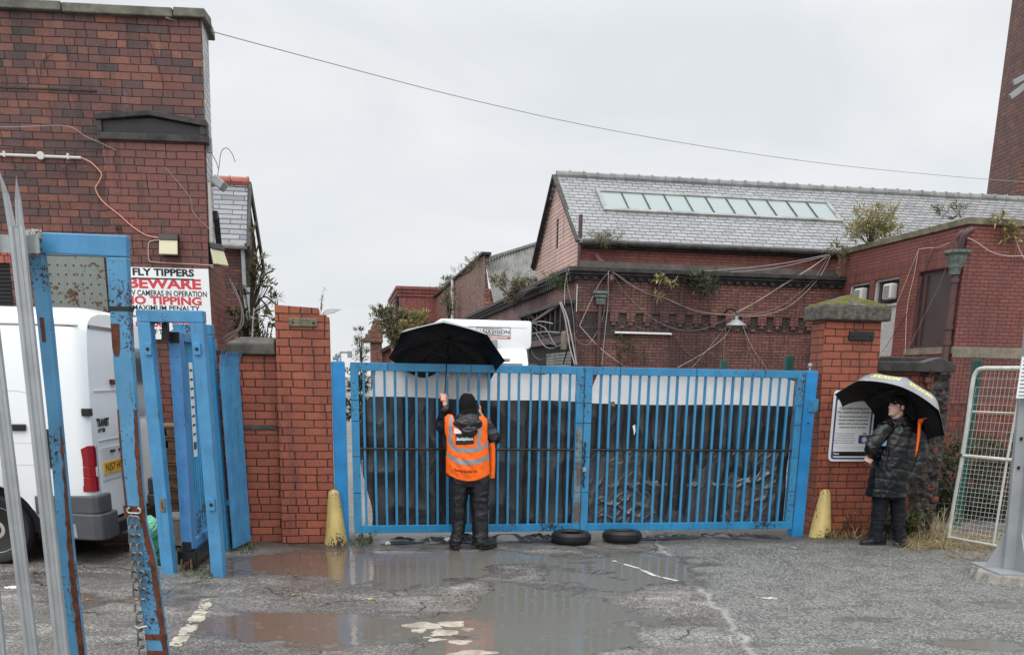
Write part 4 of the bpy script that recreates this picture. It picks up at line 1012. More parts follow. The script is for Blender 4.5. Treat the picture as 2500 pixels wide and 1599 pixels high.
mb = MB(); mb.bar(Ls(.02,4.0,.02), Ls(.02,3.05,.02), .045, .03); part('white_trunking', mb, M['offwhite'], T)
mb = MB(); mb.bar(Ls(.5,3.70,.03), Ls(.72,3.36,.03), .07, .05); mb.box(tuple(Ls(.44,3.66,-.02) ), tuple(Ls(.44,3.66,-.02)+V((.07,.09,.10)))); part('bracket', mb, M['stone_black'], T)
mb = MB(); quad(mb, -9, -.88, 4.29, 4.30, -.004); quad(mb, -9, -.875, 4.40, 4.412, -.005); part('string_line', mb, M['stone_black'], T)
for k, (a, b, c, d) in enumerate(((-9,-.9,4.93,4.945),)):
    mb = MB(); mb.prism([(a,-.012,c),(b,-.012,c),(b,-.012,d),(a,-.012,d)], (0,.02,0)); part('slip_course', mb, M['stone_black'], T)
mb = MB(); quad(mb, wu0, wu1, wz0, wz1, .10)
for k in range(34): mb.box((wu0+.03,.06,wz0+.02+k*.045),(wu1-.03,.10,wz0+.05+k*.045))
part('window', mb, M['black_plastic'], T)
mb = MB(); mb.box((wu0-.03,-.003,wz1+.0),(wu1+.06,.05,wz1+.235)); part('brick_arch', mb, brick('soldier brick', [srgb(168,92,76), srgb(150,80,68), srgb(176,100,82)], bw=.085, bh=.26, headers=0, soot=.15), T)
mb = MB(); mb.box((bu0-.02,-.03,bz0),(bu1+.05,-.006,bz1-.02)); pn = part('boarding', mb, M['rusty_panel'], T, .004)
mb = MB()
for r_ in range(9):
    for c_ in range(7):
        q = V((bu0+.05+c_*.093, -.031, bz1-.12-r_*.105)); mb.lathe([(.012,0),(.010,.006),(.003,.008)], 8, Matrix.Translation(q) @ Matrix.Rotation(R(90),4,'X'))
part('bolt_heads', mb, M['rust'], pn)
# small weeds in the joints
def weed(name, label, pts, n, L0, mat, fr, org, up=.5, spread=1.0, W=.35, stems=5, droop=0.0, cat='plant', h=.25, tmin=0, tmax=1):
    """upright or hanging clump: stems with leaves along them"""
    st_ = MB(); lf = MB(); rr = random.Random(hash(label) % 9973)
    for p in pts:
        p = V(p)
        for _ in range(stems):
            d = V((rr.uniform(-1,1)*spread, rr.uniform(-1,.6)*spread, up + rr.uniform(0,.5))).normalized(); l = h*rr.uniform(.5,1.1)
            path = [p]; q = p.copy(); dd = d.copy()
            for k in range(6):
                q = q + dd*(l/6); dd = (dd + V((rr.uniform(-.2,.2), rr.uniform(-.2,.2), -droop))).normalized(); path.append(q.copy())
            st_.tube(path, [max(.0012, .004*(h/.4)**.5*(1-k/7)) for k in range(7)], 4)
            for _ in range(n):
                k = rr.uniform(1.2,6); i = min(5, int(k)); b = path[i].lerp(path[i+1], k-i)
                ld = (V((rr.uniform(-1,1), rr.uniform(-1,1), rr.uniform(-.6,.7)-droop)) + dd*.4).normalized()
                lf.leaf(b, ld, (rr.uniform(-.5,.5), rr.uniform(-.5,.5), 1), L0*rr.uniform(.6,1.2), L0*W*rr.uniform(.7,1.2), tmin + (tmax-tmin)*rr.random())
    T = thing(name, label, cat, org, fr)
    part('stems', st_, M['bark'], T); part('leaves', lf, mat if not isinstance(mat, str) else M[mat], T)
    return T
a = L.pw(287,565,-.05); weed('wall_weed', 'small green weed growing from the brickwork just above the blue portal', [a], 5, .05, 'leaf_green', L, tuple(a), .4, .8, .3, 6, .1, h=.11)
a = L.pw(322,612,-.05); weed('wall_weed', 'tiny yellowish weed growing beside the right corner of the blue portal', [a], 3, .035, 'leaf_yellow', L, tuple(a), .3, .8, .4, 4, .1, h=.07)

# conduit, cables and lamps on the front
z0 = L.pw(100,381,0).z
T = thing('conduit', 'white metal conduit with a round junction box high on the left building', 'conduit', (-1.6, -.02, z0), L)
mb = MB(); mb.tube([(-3.5,-.025,z0+.0),(-1.13,-.025,z0-.01)], .016); part('pipe', mb, M['offwhite'], T)
a = L.pw(102,382,0); mb = MB(); mb.lathe([(.042,0),(.045,.03),(.04,.036)], 18, Matrix.Translation((a.x,-.01,a.z)) @ Matrix.Rotation(R(90),4,'X')); part('junction_box', mb, M['offwhite'], T)
for x in (13,168):
    a = L.pw(x,378,0); mb = MB(); mb.box((a.x-.012,-.045,z0-.03),(a.x+.012,0,z0+.03)); part('clip', mb, M['offwhite'], T)
def cable(name, label, pxs, fr, w_, r, mat, mode='w', sub=6, group=None, sag=0.0, seg=5, out=0.0):
    """cable through photo points lying on a wall plane; smooth curve"""
    P = [fr.pw(x, y, w_) if mode == 'w' else fr.pu(x, y, w_) for x, y in pxs]
    return cable3(name, label, P, fr, r, mat, sub, group, seg)
def spline(P, sub):
    if len(P) < 3: return P
    Q = [P[0]*2-P[1]] + P + [P[-1]*2-P[-2]]; o = []
    for i in range(1, len(Q)-2):
        for k in range(sub):
            t = k/sub; a, b, c, d = Q[i-1], Q[i], Q[i+1], Q[i+2]
            o.append(.5*((2*b) + (c-a)*t + (2*a-5*b+4*c-d)*t*t + (3*b-a-3*c+d)*t**3))
    o.append(P[-1]); return o
def cable3(name, label, P, fr, r, mat, sub=6, group=None, seg=5):
    P = [V(p) for p in P]; mb = MB(); mb.tube(spline(P, sub), r, seg)
    return solo(name, label, 'cable', mb, M[mat], org=tuple(P[0]), fr=fr, group=group)
cable('cable', 'salmon cable snaking from the white conduit down to the floodlight', [(200,386),(222,397),(241,415),(248,428),(240,447),(233,460),(243,482),(262,502),(290,524),(322,552),(356,574),(392,582)], L, -.07, .0065, 'cable_orange')
cable('cable', 'pale cable looped below the floodlight and run above the warning sign', [(392,586),(372,588),(363,594),(362,622),(364,636),(376,640),(420,643),(470,645),(520,648)], L, -.07, .005, 'cable_white')
cable('cable', 'thin dark wire sagging across the brickwork left of the salmon cable', [(20,395),(70,420),(110,425),(150,415),(178,392)], L, -.03, .004, 'cable_dark')
cable('cable', 'thin dark wire looping below the end of the white conduit', [(140,393),(146,415),(170,423),(205,412),(235,398)], L, -.03, .004, 'cable_dark')
cable('cable', 'fine pale wire running along the wall to the left end of the stone hood', [(0,311),(60,310),(163,308),(210,334),(258,355),(285,368)], L, -.075, .004, 'cable_grey')
cable('cable', 'fine wire hanging diagonally down the pier under the stone hood', [(402,408),(430,440),(466,486),(470,515),(490,540),(512,560)], L, -.06, .004, 'cable_grey')
cable('cable', 'short dark wire hooked on the upper brickwork of the left building', [(128,132),(108,145),(99,160),(99,190)], L, -.02, .004, 'cable_dark')
cable('cable', 'dark wire drooping on the upper right brickwork of the left building', [(350,92),(366,105),(378,145),(392,180),(400,205)], L, -.02, .004, 'cable_dark')
def floodlight(label, c, fr, rz, tilt, W_, H_, D_):
    """box lamp: body, sloping hood, lens; c = wall point behind it"""
    T = thing('floodlight', label, 'floodlight', tuple(c), fr)
    Mx = Matrix.Translation(V(c)) @ Matrix.Rotation(rz, 4, 'Z') @ Matrix.Rotation(tilt, 4, 'X')
    mb = MB(); mb.hexa([Mx @ V(p) for p in ((-W_/2,-D_*.7,-H_/2),(W_/2,-D_*.7,-H_/2),(W_/2,0,-H_/2),(-W_/2,0,-H_/2))], [Mx @ V(p) for p in ((-W_/2,-D_*.45,H_/2),(W_/2,-D_*.45,H_/2),(W_/2,0,H_/2),(-W_/2,0,H_/2))])
    part('body', mb, M['black_plastic'], T, .008)
    mb = MB(); mb.hexa([Mx @ V(p) for p in ((-W_/2-.006,-D_,-H_/2),(W_/2+.006,-D_,-H_/2),(W_/2+.006,-D_*.69,-H_/2-.006),(-W_/2-.006,-D_*.69,-H_/2-.006))], [Mx @ V(p) for p in ((-W_/2-.004,-D_*.62,H_*.22),(W_/2+.004,-D_*.62,H_*.22),(W_/2+.004,-D_*.44,H_*.30),(-W_/2-.004,-D_*.44,H_*.30))])
    part('lens', mb, M['lampglass'], T, .01)
    mb = MB(); mb.hexa([Mx @ V(p) for p in ((-W_/2-.012,-D_*.72,H_*.24),(W_/2+.012,-D_*.72,H_*.24),(W_/2+.012,.0,H_*.34),(-W_/2-.012,.0,H_*.34))], [Mx @ V(p) for p in ((-W_/2-.008,-D_*.50,H_/2+.01),(W_/2+.008,-D_*.50,H_/2+.01),(W_/2+.008,.0,H_/2+.01),(-W_/2-.008,.0,H_/2+.01))])
    part('hood', mb, M['black_metal'], T, .006)
    return T
a = L.pw(416,600,-.05); floodlight('square floodlight with black hood on the front of the left building', (a.x, -.055, a.z), L, 0, 0, .205, .225, .13)
a = Ls(.10, L.pu(543,636,.28).z, .01); floodlight('floodlight with pale lens on the whitewashed side of the left building', tuple(a), L, R(62), 0, .22, .24, .16)
# older grey lamp higher up the side wall
c = Ls(.14, 4.02, 0)
T = thing('floodlight', 'grey metal floodlight tilted down, high on the whitewashed side wall', 'floodlight', tuple(c), L)
mb = MB(); mb.bar(c + V((-.02,0,-.02)), c + V((.10,-.02,-.02)), .03, .03); part('arm', mb, M['galv_post'], T)
mb = MB(); Mx = Matrix.Translation(c + V((.13,-.02,.0))) @ Matrix.Rotation(R(38), 4, 'Y'); mb.box((-.07,-.11,-.05),(.07,.13,.05), Mx); part('body', mb, M['galv_post'], T, .012)
mb = MB(); mb.box((-.055,-.09,-.056),(.055,.11,-.05), Mx); part('lens', mb, M['lampglass'], T)
mb = MB(); mb.box((-.03,-.03,-.08),(.03,.02,.08), Matrix.Translation(Ls(.07,4.42,.03))); mb.tube(spline([Ls(.07,4.34,.05), Ls(.1,4.25,.10), Ls(.1,4.18,.12)], 4), .006); 
solo('junction_box', 'small grey electrical box high on the whitewashed side wall', 'electrical box', mb, M['galv_post'], org=tuple(Ls(.07,4.4)), fr=L)
cable3('cable', 'loose wire springing out from the side wall above the grey floodlight', [Ls(.1,4.05,.1), Ls(.1,4.2,.13), Ls(.1,4.36,.16), Ls(.1,4.41,.22), Ls(.1,4.36,.28), Ls(.1,4.26,.32)], L, .004, 'cable_dark')
# warning sign
sa = L.pw(511,657,-.08); sb = L.pw(516,831,-.08)
su1 = (sa.x+sb.x)/2; sw = 1.16; sz1, sz0 = sa.z, sb.z; sh_ = sz1 - sz0
T = thing('warning_sign', 'white sign warning fly tippers in black and red capitals on the left building', 'sign', (su1-sw/2, -.08, sz0), L)
mb = MB(); mb.box((su1-sw,-.08,sz0),(su1,-.068,sz1)); part('board', mb, M['white'], T, .002)
def ln(txt, x0, x1, y, hpx, mat, bold=.004):
    """line of lettering between photo columns x0..x1, centred on photo row y at column (x0+x1)/2"""
    a = L.pw(x0, y, -.0815); b = L.pw(x1, y, -.0815); c = (a + b)/2; c.z = L.pw((x0+x1)/2, y, -.0815).z
    mb = MB(); put_text(mb, txt, hpx/190.0*1.4, c, (1,0,0), (0,0,1), (b.x-a.x), bold=bold); part('lettering', mb, M[mat], T)
ln('FLY TIPPERS', 323, 473, 666, 15, 'black', .0045); 
a = L.pw(323,676,-.0815); b = L.pw(474,681,-.0815); mb = MB(); mb.box((a.x,-.0825,a.z-.022),(b.x,-.0805,a.z-.006)); part('underline', mb, M['black'], T)
ln('BEWARE', 312, 490, 694, 21, 'red_ink', .006); ln('CCTV CAMERAS IN OPERATION', 292, 505, 717, 12, 'black', .002); ln('NO TIPPING', 302, 492, 735, 17, 'red_ink', .005)
ln('MAXIMUM PENALTY', 323, 487, 753, 11, 'black', .002); ln('UP TO', 322, 380, 768, 12, 'black', .003); ln('£50,000 FINE', 330, 470, 790, 17, 'red_ink', .004); ln('ORDER OF THE COUNCIL', 318, 478, 811, 11, 'black', .002)

# ------------------------------------------------------------------ slate roofed house behind it, ivy and shrub
HZ = Frame(10, tuple(atY(600, 598, 27).xy.to_3d()))
def hp(x, y, w_=0): return HZ.pw(x, y, w_)
e1 = hp(597,598); e0 = e1 + V((-3.2,0,0)); 
n_ = (0, -1, 1.25)
def onroof(x, y): return HZ.pp(x, y, (e1.x, 0, e1.z), n_)
r1 = onroof(600,452)
T = thing('slate_house', 'narrow slate roofed brick house with red ridge tiles beyond the left building', 'house', (e1.x-1, 0, 0), HZ)
mb = MB(); mb.hexa([(e0.x,-.06,e1.z-.02),(e1.x+.06,-.06,e1.z-.02),(r1.x+.06,r1.y,r1.z-.02),(e0.x,r1.y,r1.z-.02)], [(e0.x,-.10,e1.z+.03),(e1.x+.06,-.10,e1.z+.03),(r1.x+.06,r1.y,r1.z+.05),(e0.x,r1.y,r1.z+.05)])
mb.hexa([(e0.x,r1.y,r1.z-.02),(r1.x+.06,r1.y,r1.z-.02),(r1.x+.06,2*r1.y,e1.z),(e0.x,2*r1.y,e1.z)], [(e0.x,r1.y,r1.z+.05),(r1.x+.06,r1.y,r1.z+.05),(r1.x+.06,2*r1.y,e1.z+.05),(e0.x,2*r1.y,e1.z+.05)])
part('slate_roof', mb, M['slate_left'], T)
mb = MB()
for k in range(7): mb.tube([(r1.x+.1-k*.5, r1.y, r1.z+.06),(r1.x+.1-k*.5-.47, r1.y, r1.z+.06)], (.14,.16) and .15, 10); mb.tube([(r1.x+.1-k*.5, r1.y, r1.z+.06),(r1.x+.1-k*.5-.06, r1.y, r1.z+.06)], .17, 10)
part('ridge_tiles', mb, M['ridge_red'], T)
mb = MB(); mb.prism([(e1.x-.1,.15,0),(e1.x-.1,2*r1.y-.15,0),(e1.x-.1,2*r1.y-.15,e1.z-.05),(e1.x-.1,r1.y,r1.z-.1),(e1.x-.1,.15,e1.z-.05)], (-3,0,0)); part('walls', mb, M['brick_dark'], T)
mb = MB(); mb.bar((e1.x+.12,-.18,e1.z-.16),(r1.x+.12,r1.y,r1.z-.02),.07,.26); mb.bar((e1.x+.12,2*r1.y,e1.z-.16),(r1.x+.12,r1.y,r1.z-.02),.07,.26); mb.box((e1.x-.02,.1,e1.z-1.9),(e1.x+.16,.3,e1.z-.1)); part('bargeboard', mb, M['stone_black'], T)
mb = MB(); mb.tube([(e0.x,-.18,e1.z-.06),(e1.x+.02,-.18,e1.z-.06)], .08, 8); part('gutter', mb, M['sheet'], T)
mb = MB(); mb.tube([(e1.x-.05,-.05,e1.z-.1),(e1.x-.05,-.05,e1.z-2.2)], .055, 8); mb.box((e1.x-.02,-.25,e1.z-1.75),(e1.x+.32,.1,e1.z-1.1)); mb.tube([(e1.x+.1,-.1,e1.z-1.2),(e1.x+.1,-.1,e1.z-3.5)], .1, 8); part('downpipe', mb, M['galv_post'], T)
# ivy mass and hanging buddleia
def foliage(mb, ells, n, L0, W, rr, tmin=0, tmax=1, shell=.35, up=0.2):
    vol = [e[3]*e[4]*e[5] for e in ells]; tot = sum(vol)
    for (cx, cy, cz, rx, ry, rz), v in zip(ells, vol):
        for _ in range(int(n*v/tot)):
            while True:
                d = V((rr.uniform(-1,1), rr.uniform(-1,1), rr.uniform(-1,1)))
                if .02 < d.length < 1: break
            d = d.normalized() * (shell + (1-shell)*rr.random()**.6)
            p = V((cx+d.x*rx, cy+d.y*ry, cz+d.z*rz))
            k = noise.noise(p*(1.3/max(.25,rx)))          # clumps and gaps
            if k < -.05: continue
            p += V((rr.gauss(0,1), rr.gauss(0,1), rr.gauss(0,1)))*rx*.06
            ld = (d + V((rr.uniform(-1,1), rr.uniform(-1,1), rr.uniform(-1,1)+up))*.9).normalized()
            t = min(1, max(0, rr.gauss(.42,.22) + k*.5)); mb.leaf(p, ld, (rr.uniform(-1,1), rr.uniform(-1,1), 1), L0*rr.uniform(.6,1.3), L0*W*rr.uniform(.7,1.3), tmin+(tmax-tmin)*t)
def bush(name, label, ells, n, L0, W, mat, fr, org, stems=(), cat='shrub', seed=1, tmin=0, tmax=1, r=.02, sprigs=0):
    rr = random.Random(seed); lf = MB(); st_ = MB(); big = []
    for (cx, cy, cz, rx, ry, rz) in ells:      # ragged outline: a core and smaller clumps round it
        big.append((cx, cy, cz, rx*.72, ry*.72, rz*.72))
        for _ in range(6):
            g = rr.uniform(0, 6.28); e = rr.uniform(-.5, .9); q = rr.uniform(.65, 1.05); k = rr.uniform(.22, .45)
            big.append((cx+math.cos(g)*rx*q*math.cos(e), cy+math.sin(g)*ry*q*math.cos(e), cz+math.sin(e)*rz*q*1.1, rx*k, ry*k, rz*k))
    foliage(lf, big, n, L0, W, rr, tmin, tmax)
    o = V(org)
    for (cx, cy, cz, rx, ry, rz) in ells:
        for _ in range(4):
            e = V((cx+rr.uniform(-.6,.6)*rx, cy+rr.uniform(-.6,.6)*ry, cz+rr.uniform(-.2,.8)*rz)); m_ = o.lerp(e, .5) + V((rr.uniform(-.2,.2)*rx, rr.uniform(-.2,.2)*ry, .1*rz))
            st_.tube(spline([o, m_, e], 4), [r*(1-.08*k) for k in range(9)], 5)
        for _ in range(sprigs):
            g = rr.uniform(0, 6.28); b = V((cx+math.cos(g)*rx*.6, cy+math.sin(g)*ry*.6, cz+rz*.4)); d = V((math.cos(g)*.6, math.sin(g)*.6, rr.uniform(.3,1.1))).normalized(); l = rx*rr.uniform(.4,.9)
            st_.tube([b, b+d*l*.5, b+d*l], [r*.5, r*.35, r*.15], 4)
            for k in range(9):
                q = b + d*l*(.3+.75*k/9); lf.leaf(q, (d*.4+V((rr.uniform(-1,1),rr.uniform(-1,1),rr.uniform(-.5,.6)))).normalized(), (0,0,1), L0*rr.uniform(.7,1.2), L0*W, tmin+(tmax-tmin)*rr.random())
    for path, r0 in stems: st_.tube(spline([V(p) for p in path], 5), r0, 5)
    T = thing(name, label, cat, org, fr)
    part('stems', st_, M['bark'], T); part('foliage', lf, M[mat], T); return T
def pe(fr, w_, x, y, rx, ry, dep=None):   # ellipsoid from a photo spot (px) on plane w_
    c = fr.pw(x, y, w_); k = (fr.P(*c) - CAMP).length/2400
    return (c.x, c.y, c.z, rx*k, (dep or rx)*k, ry*k)
iv = [pe(SITE,3.6,582,785,24,34), pe(SITE,3.6,620,812,34,34), pe(SITE,3.6,655,812,24,28), pe(SITE,3.6,592,735,12,36)]
bush('ivy_bush', 'tangle of dark ivy and weeds behind the coping stone beside the left pillar', iv, 1500, .06, .4, 'leaf_dark', SITE, (iv[1][0], 3.6, 1.5), seed=3, sprigs=5)
b0 = SITE.pw(612,770,3.9)
br = []
for (x, y) in ((668,660),(655,700),(676,745),(640,640),(634,585),(660,760),(625,690),(618,590)):
    e = SITE.pw(x, y, 3.9); br.append(([b0, b0.lerp(e,.5)+V((0,0,.18)), e], .012))
bd = [pe(SITE,3.9,650,668,22,14), pe(SITE,3.9,662,700,18,14), pe(SITE,3.9,640,690,20,16), pe(SITE,3.9,668,735,16,12), pe(SITE,3.9,622,680,14,18), pe(SITE,3.9,630,640,14,14), pe(SITE,3.9,655,780,22,12), pe(SITE,3.9,620,575,6,12)]
bush('buddleia', 'thin hanging buddleia with drooping leaves against the sky left of the pillar', bd, 250, .13, .24, 'leaf_bud', SITE, tuple(b0), stems=br, seed=8, r=.008, sprigs=2)
for k, (P, lab) in enumerate([([(560,680),(572,712),(584,735),(590,768),(583,800),(560,815),(545,825)],'pale grey cable hanging down the side wall beside the ivy'),([(566,690),(580,720),(590,750),(594,780),(588,800),(568,820),(552,832)],'pale cable looping through the ivy at the side wall')]):
    cable('cable', lab, P, SITE, 2.9, .010, 'cable_grey')
cable('cable', 'white cable dropping straight down behind the coping stone left of the pillar', [(620,752),(617,790),(614,838)], SITE, 2.9, .009, 'cable_white')
# ------------------------------------------------------------------ blue inverted-U guide frames of the sliding gate
def chipbox(T, name, mat, lo, hi, bevel=.006):
    mb = MB(); mb.hexa(lo, hi); return part(name, mb, M[mat], T, bevel)
def strip(mb, rows, Y, dep):
    """box section post whose front follows photo rows (y, xl, xr) on the plane Y, dep deep"""
    vs = []
    for y, xl, xr in rows:
        a = atY(xl, y, Y); b = atY(xr, y, Y); z = (a.z+b.z)/2
        vs += [V((a.x,Y,z)), V((b.x,Y,z)), V((b.x,Y+dep,z)), V((a.x,Y+dep,z))]
    n = len(rows); fs = [(3,2,1,0)] if vs[0].z < vs[4].z else [(0,1,2,3)]
    for i in range(n-1):
        for k in range(4):
            f = (i*4+k, i*4+(k+1)%4, (i+1)*4+(k+1)%4, (i+1)*4+k); fs.append(f if vs[0].z < vs[4].z else f[::-1])
    fs.append((n*4-4,n*4-3,n*4-2,n*4-1) if vs[0].z < vs[4].z else (n*4-1,n*4-2,n*4-3,n*4-4)); mb.add(vs, fs)
def rag(rows, js=2.2, seed=1):
    """ragged inner edge for a rust band given as (y, xl, xr)"""
    o = []
    for (y0,a0,b0),(y1,a1,b1) in zip(rows[:-1], rows[1:]):
        m = max(1, int((y1-y0)/9))
        for i in range(m): t = i/m; y = y0+(y1-y0)*t; o.append((y, a0+(a1-a0)*t + js*2.4*noise.noise(V((y*.035,seed,0))) + js*1.6*noise.noise(V((y*.13,seed,3))), b0+(b1-b0)*t))
    return o + [rows[-1]]
# foreground portal
YF = 5.3
T = thing('gate_portal', 'large chipped blue steel portal in the left foreground with a rusty bent right post', 'gate frame', (-2.3, YF, 0), WORLD)
mb = MB(); strip(mb, [(628,258,309),(745,266,314),(900,277,323),(1000,286,331),(1160,298,342),(1270,309,352),(1318,314,363),(1345,322,371),(1400,333,381),(1599,360,409),(1800,388,437)], YF, .055)
rp = part('post', mb, M['blue_old'], T, .006)
mb = MB()   # rust eaten right arris of that post
mb2 = [(1000,325,332),(1160,333,343.5),(1270,343,353.5),(1318,352,364.5),(1345,359,372.5),(1400,370,382.5),(1599,397,410.5),(1800,425,438.5)]
strip(mb, rag(mb2), YF-.003, .012); strip(mb, [(1235,300,350),(1262,304,353)], YF-.0035, .02); strip(mb, [(1548,353,404),(1562,355,406)], YF-.0035, .02); strip(mb, [(1588,358,408),(1700,372,423)], YF-.0036, .02)
strip(mb, [(1000,285.5,289),(1160,297.5,302),(1240,306,311)], YF-.003, .02)
part('rust_edge', mb, M['rust'], rp)
mb = MB(); strip(mb, [(790,270,291),(850,274,293),(870,280,290)], YF-.0025, .02); part('rust_patch', mb, M['rust'], rp)
mb = MB(); strip(mb, [(748,264.5,315),(759,265.2,316)], YF-.004, .063); part('black_tape', mb, M['black_plastic'], rp)
mb = MB(); strip(mb, [(618,68,103),(790,90,122),(1000,113,142),(1200,131,161),(1400,147,180),(1599,170,204),(1800,192,228)], YF, .055); lp = part('post', mb, M['blue_old'], T, .006)
mb = MB(); strip(mb, rag([(1040,146,147.5),(1100,149.5,153),(1210,157,163.5),(1280,161,170),(1400,169,181.5),(1599,193,205.5),(1800,216,229.5)], 2.2, 5), YF-.003, .012); strip(mb, [(775,96,106),(835,103,112)], YF-.003, .01); part('rust_edge', mb, M['rust'], lp)
mb = MB(); a = atY(66,566,YF); b = atY(318,575,YF); c = atY(318,628,YF); d = atY(66,617,YF)
def rect4(mb, a, b, c, d, dep): mb.hexa([d, c, c+V((0,dep,0)), d+V((0,dep,0))], [a, b, b+V((0,dep,0)), a+V((0,dep,0))])
b = atY(309,575,YF); c = atY(309,628,YF); rect4(mb, a, b, c, d, .055); bm = part('top_beam', mb, M['blue_light'], T, .006)
# burnt weld where the galvanised rail joins
mb = MB()
def weld(x, y):
    p = atY(58 + 44*x, 560+66*y, YF); k = max(0, 1-((x-.45)/.6)**2-((y-.5)/.62)**2)
    return V((p.x + .006*noise.noise(V((x*5,y*5,1))), YF - .002 - .012*k*(1+.6*noise.noise(V((x*9,y*9,0)))), p.z + .006*noise.noise(V((x*5,y*5,7)))))
mb.grid(16, 16, weld); part('weld_scar', mb, paint('burnt weld', srgb(176,174,168), .50, rust=(.10,.05,.03,1), sc=12, dirt=.7, dirtcol=(.04,.04,.04,1)), bm)
# guide frame beside the van and the one behind it
def portal(label, Y, xl, xr, zt, w_, lean_, mat):
    T = thing('gate_portal', label, 'gate frame', ((xl+xr)/2, Y, 0), WORLD); dep = .11
    def leg(x0):
        mb = MB(); k = -lean_
        mb.hexa([(x0,Y,-.05),(x0+w_,Y,-.05),(x0+w_,Y+dep,-.05),(x0,Y+dep,-.05)], [(x0+k,Y,zt-.102),(x0+k+w_,Y,zt-.102),(x0+k+w_,Y+dep,zt-.102),(x0+k,Y+dep,zt-.102)]); return part('post', mb, M[mat], T, .006)
    a = leg(xl); b = leg(xr-w_)
    mb = MB(); mb.box((xl-lean_,Y,zt-.1),(xr-lean_,Y+dep,zt)); part('top_beam', mb, M[mat], T, .006)
    return T, a, b
TP, la, lb_ = portal('blue portal frame with bolted guide plates between the white van and the left wall', 8.5, -3.235, -2.665, 2.325, .112, .048, 'blue_light')
def guide(px, py, p, w_=18, h_=30):
    a = atY(px-w_/2, py-h_/2, 8.47); b = atY(px+w_/2, py+h_/2, 8.47); mb = MB(); mb.box((a.x,8.475,b.z),(b.x,8.5,a.z)); q = part('guide_plate', mb, M['blue_light'], p, .004)
    c = (a+b)/2; mb = MB(); mb.lathe([(.016,0),(.016,.006),(.006,.008)], 10, Matrix.Translation((c.x,8.476,c.z)) @ Matrix.Rotation(R(90),4,'X')); part('bolt', mb, M['black'], q)
guide(360,852,la); guide(480,852,lb_); guide(515,1232,lb_)
a = atY(387,1217,8.47); b = atY(402,1250,8.47); mb = MB(); mb.box((a.x,8.488,b.z),(b.x,8.501,a.z)); q = part('latch_plate', mb, M['stone_sill'], la, .003)
mb = MB(); mb.box((a.x+.02,8.484,b.z+.03),(b.x-.02,8.489,a.z-.03)); part('latch_slot', mb, M['black'], q)
portal('blue portal frame at the near end of the blue palings, half hidden', 9.72, -3.36, -2.985, 2.27, .105, .04, 'blue')
# sliding leaf parked inside the frames
na = atY(429,810,8.78); nb = atY(462,1345,8.78); fa = atY(505,845,10.5)
NX0, NX1 = nb.x, na.x; FX = fa.x + .03
T = thing('sliding_gate', 'parked blue sliding gate leaf seen end on inside the portal frames', 'gate', (nb.x, 8.78, 0), WORLD)
def lx(Y, z): k = (Y-8.78)/1.75; return nb.x + (FX-nb.x)*k + (na.x-nb.x)*(z-.2)/1.95
def lbar(mb, p, q, w_): mb.bar((lx(*p), p[0], p[1]), (lx(*q), q[0], q[1]), w_, w_, (1,0,0))
mb = MB(); lbar(mb, (8.78,.20), (8.78,2.16), .105); part('end_post', mb, M['blue_leaf'], T, .006)
mb = MB(); mb.box((lx(8.78,2.12)-.046,8.722,2.06),(lx(8.78,2.12)+.046,8.728,2.155)); mb.box((lx(8.78,.2)-.044,8.722,.185),(lx(8.78,.2)+.044,8.728,.27)); part('end_cap', mb, M['black'], T)
mb = MB(); lbar(mb, (10.5,.2), (10.5,2.16), .10); part('end_post', mb, M['blue'], T, .006)
mb = MB(); lbar(mb, (8.84,2.12), (10.44,2.12), .08); part('top_rail', mb, M['blue_leaf'], T, .005)
mb = MB(); lbar(mb, (8.84,.22), (10.44,.22), .09); part('bottom_rail', mb, M['blue_leaf'], T, .005)
for k in range(15):
    Y = 8.93 + k*.101; mb = MB(); lbar(mb, (Y,.265), (Y,2.08), .026); part('bar', mb, M['blue'], T)
mb = MB(); mb.add([(lx(9.16,1.85)+.02,9.16,1.9),(lx(9.3,1.85)+.02,9.32,1.9),(lx(9.3,1.0)+.02,9.32,1.02),(lx(9.16,1.0)+.02,9.16,1.02)], [(0,3,2,1)]); sp_ = part('notice_board', mb, M['white'], T)
mb = MB()
for k in range(9): z = 1.84-k*.085; mb.add([(lx(9.18,z)+.024,9.18,z),(lx(9.3,z)+.024,9.30,z),(lx(9.3,z)+.024,9.30,z-.02-(.05 if k == 8 else 0)),(lx(9.18,z)+.024,9.18,z-.02-(.05 if k == 8 else 0))], [(0,3,2,1)])
part('notice_stripes', mb, M['grey_plastic'], sp_)
mb = MB(); x = lx(8.78,.1); mb.box((x-.085,8.70,.06),(x+.085,8.72,.175)); mb.bar((x-.08,8.72,.118),(lx(10.3,.1)-.08,10.3,.118),.02,.115,(0,0,1)); mb.bar((x+.08,8.72,.118),(lx(10.3,.1)+.08,10.3,.118),.02,.115,(0,0,1)); mb.bar((x,8.72,.175),(lx(10.3,.1),10.3,.175),.17,.012,(0,0,1))
rb_ = part('roller_housing', mb, M['black_plastic'], T)
mb = MB(); mb.tube([(x-.022,8.74,.058),(x+.022,8.74,.058)], .05, 18); mb.tube([(x-.05,8.735,.058),(x+.05,8.735,.058)], .008, 8); part('roller', mb, M['rust'], rb_)
mb = MB(); mb.bar((x-.045,8.69,.03),(x-.045,8.69,.11),.012,.04); mb.bar((x+.045,8.69,.03),(x+.045,8.69,.11),.012,.04); part('roller_bracket', mb, M['wood'], rb_)
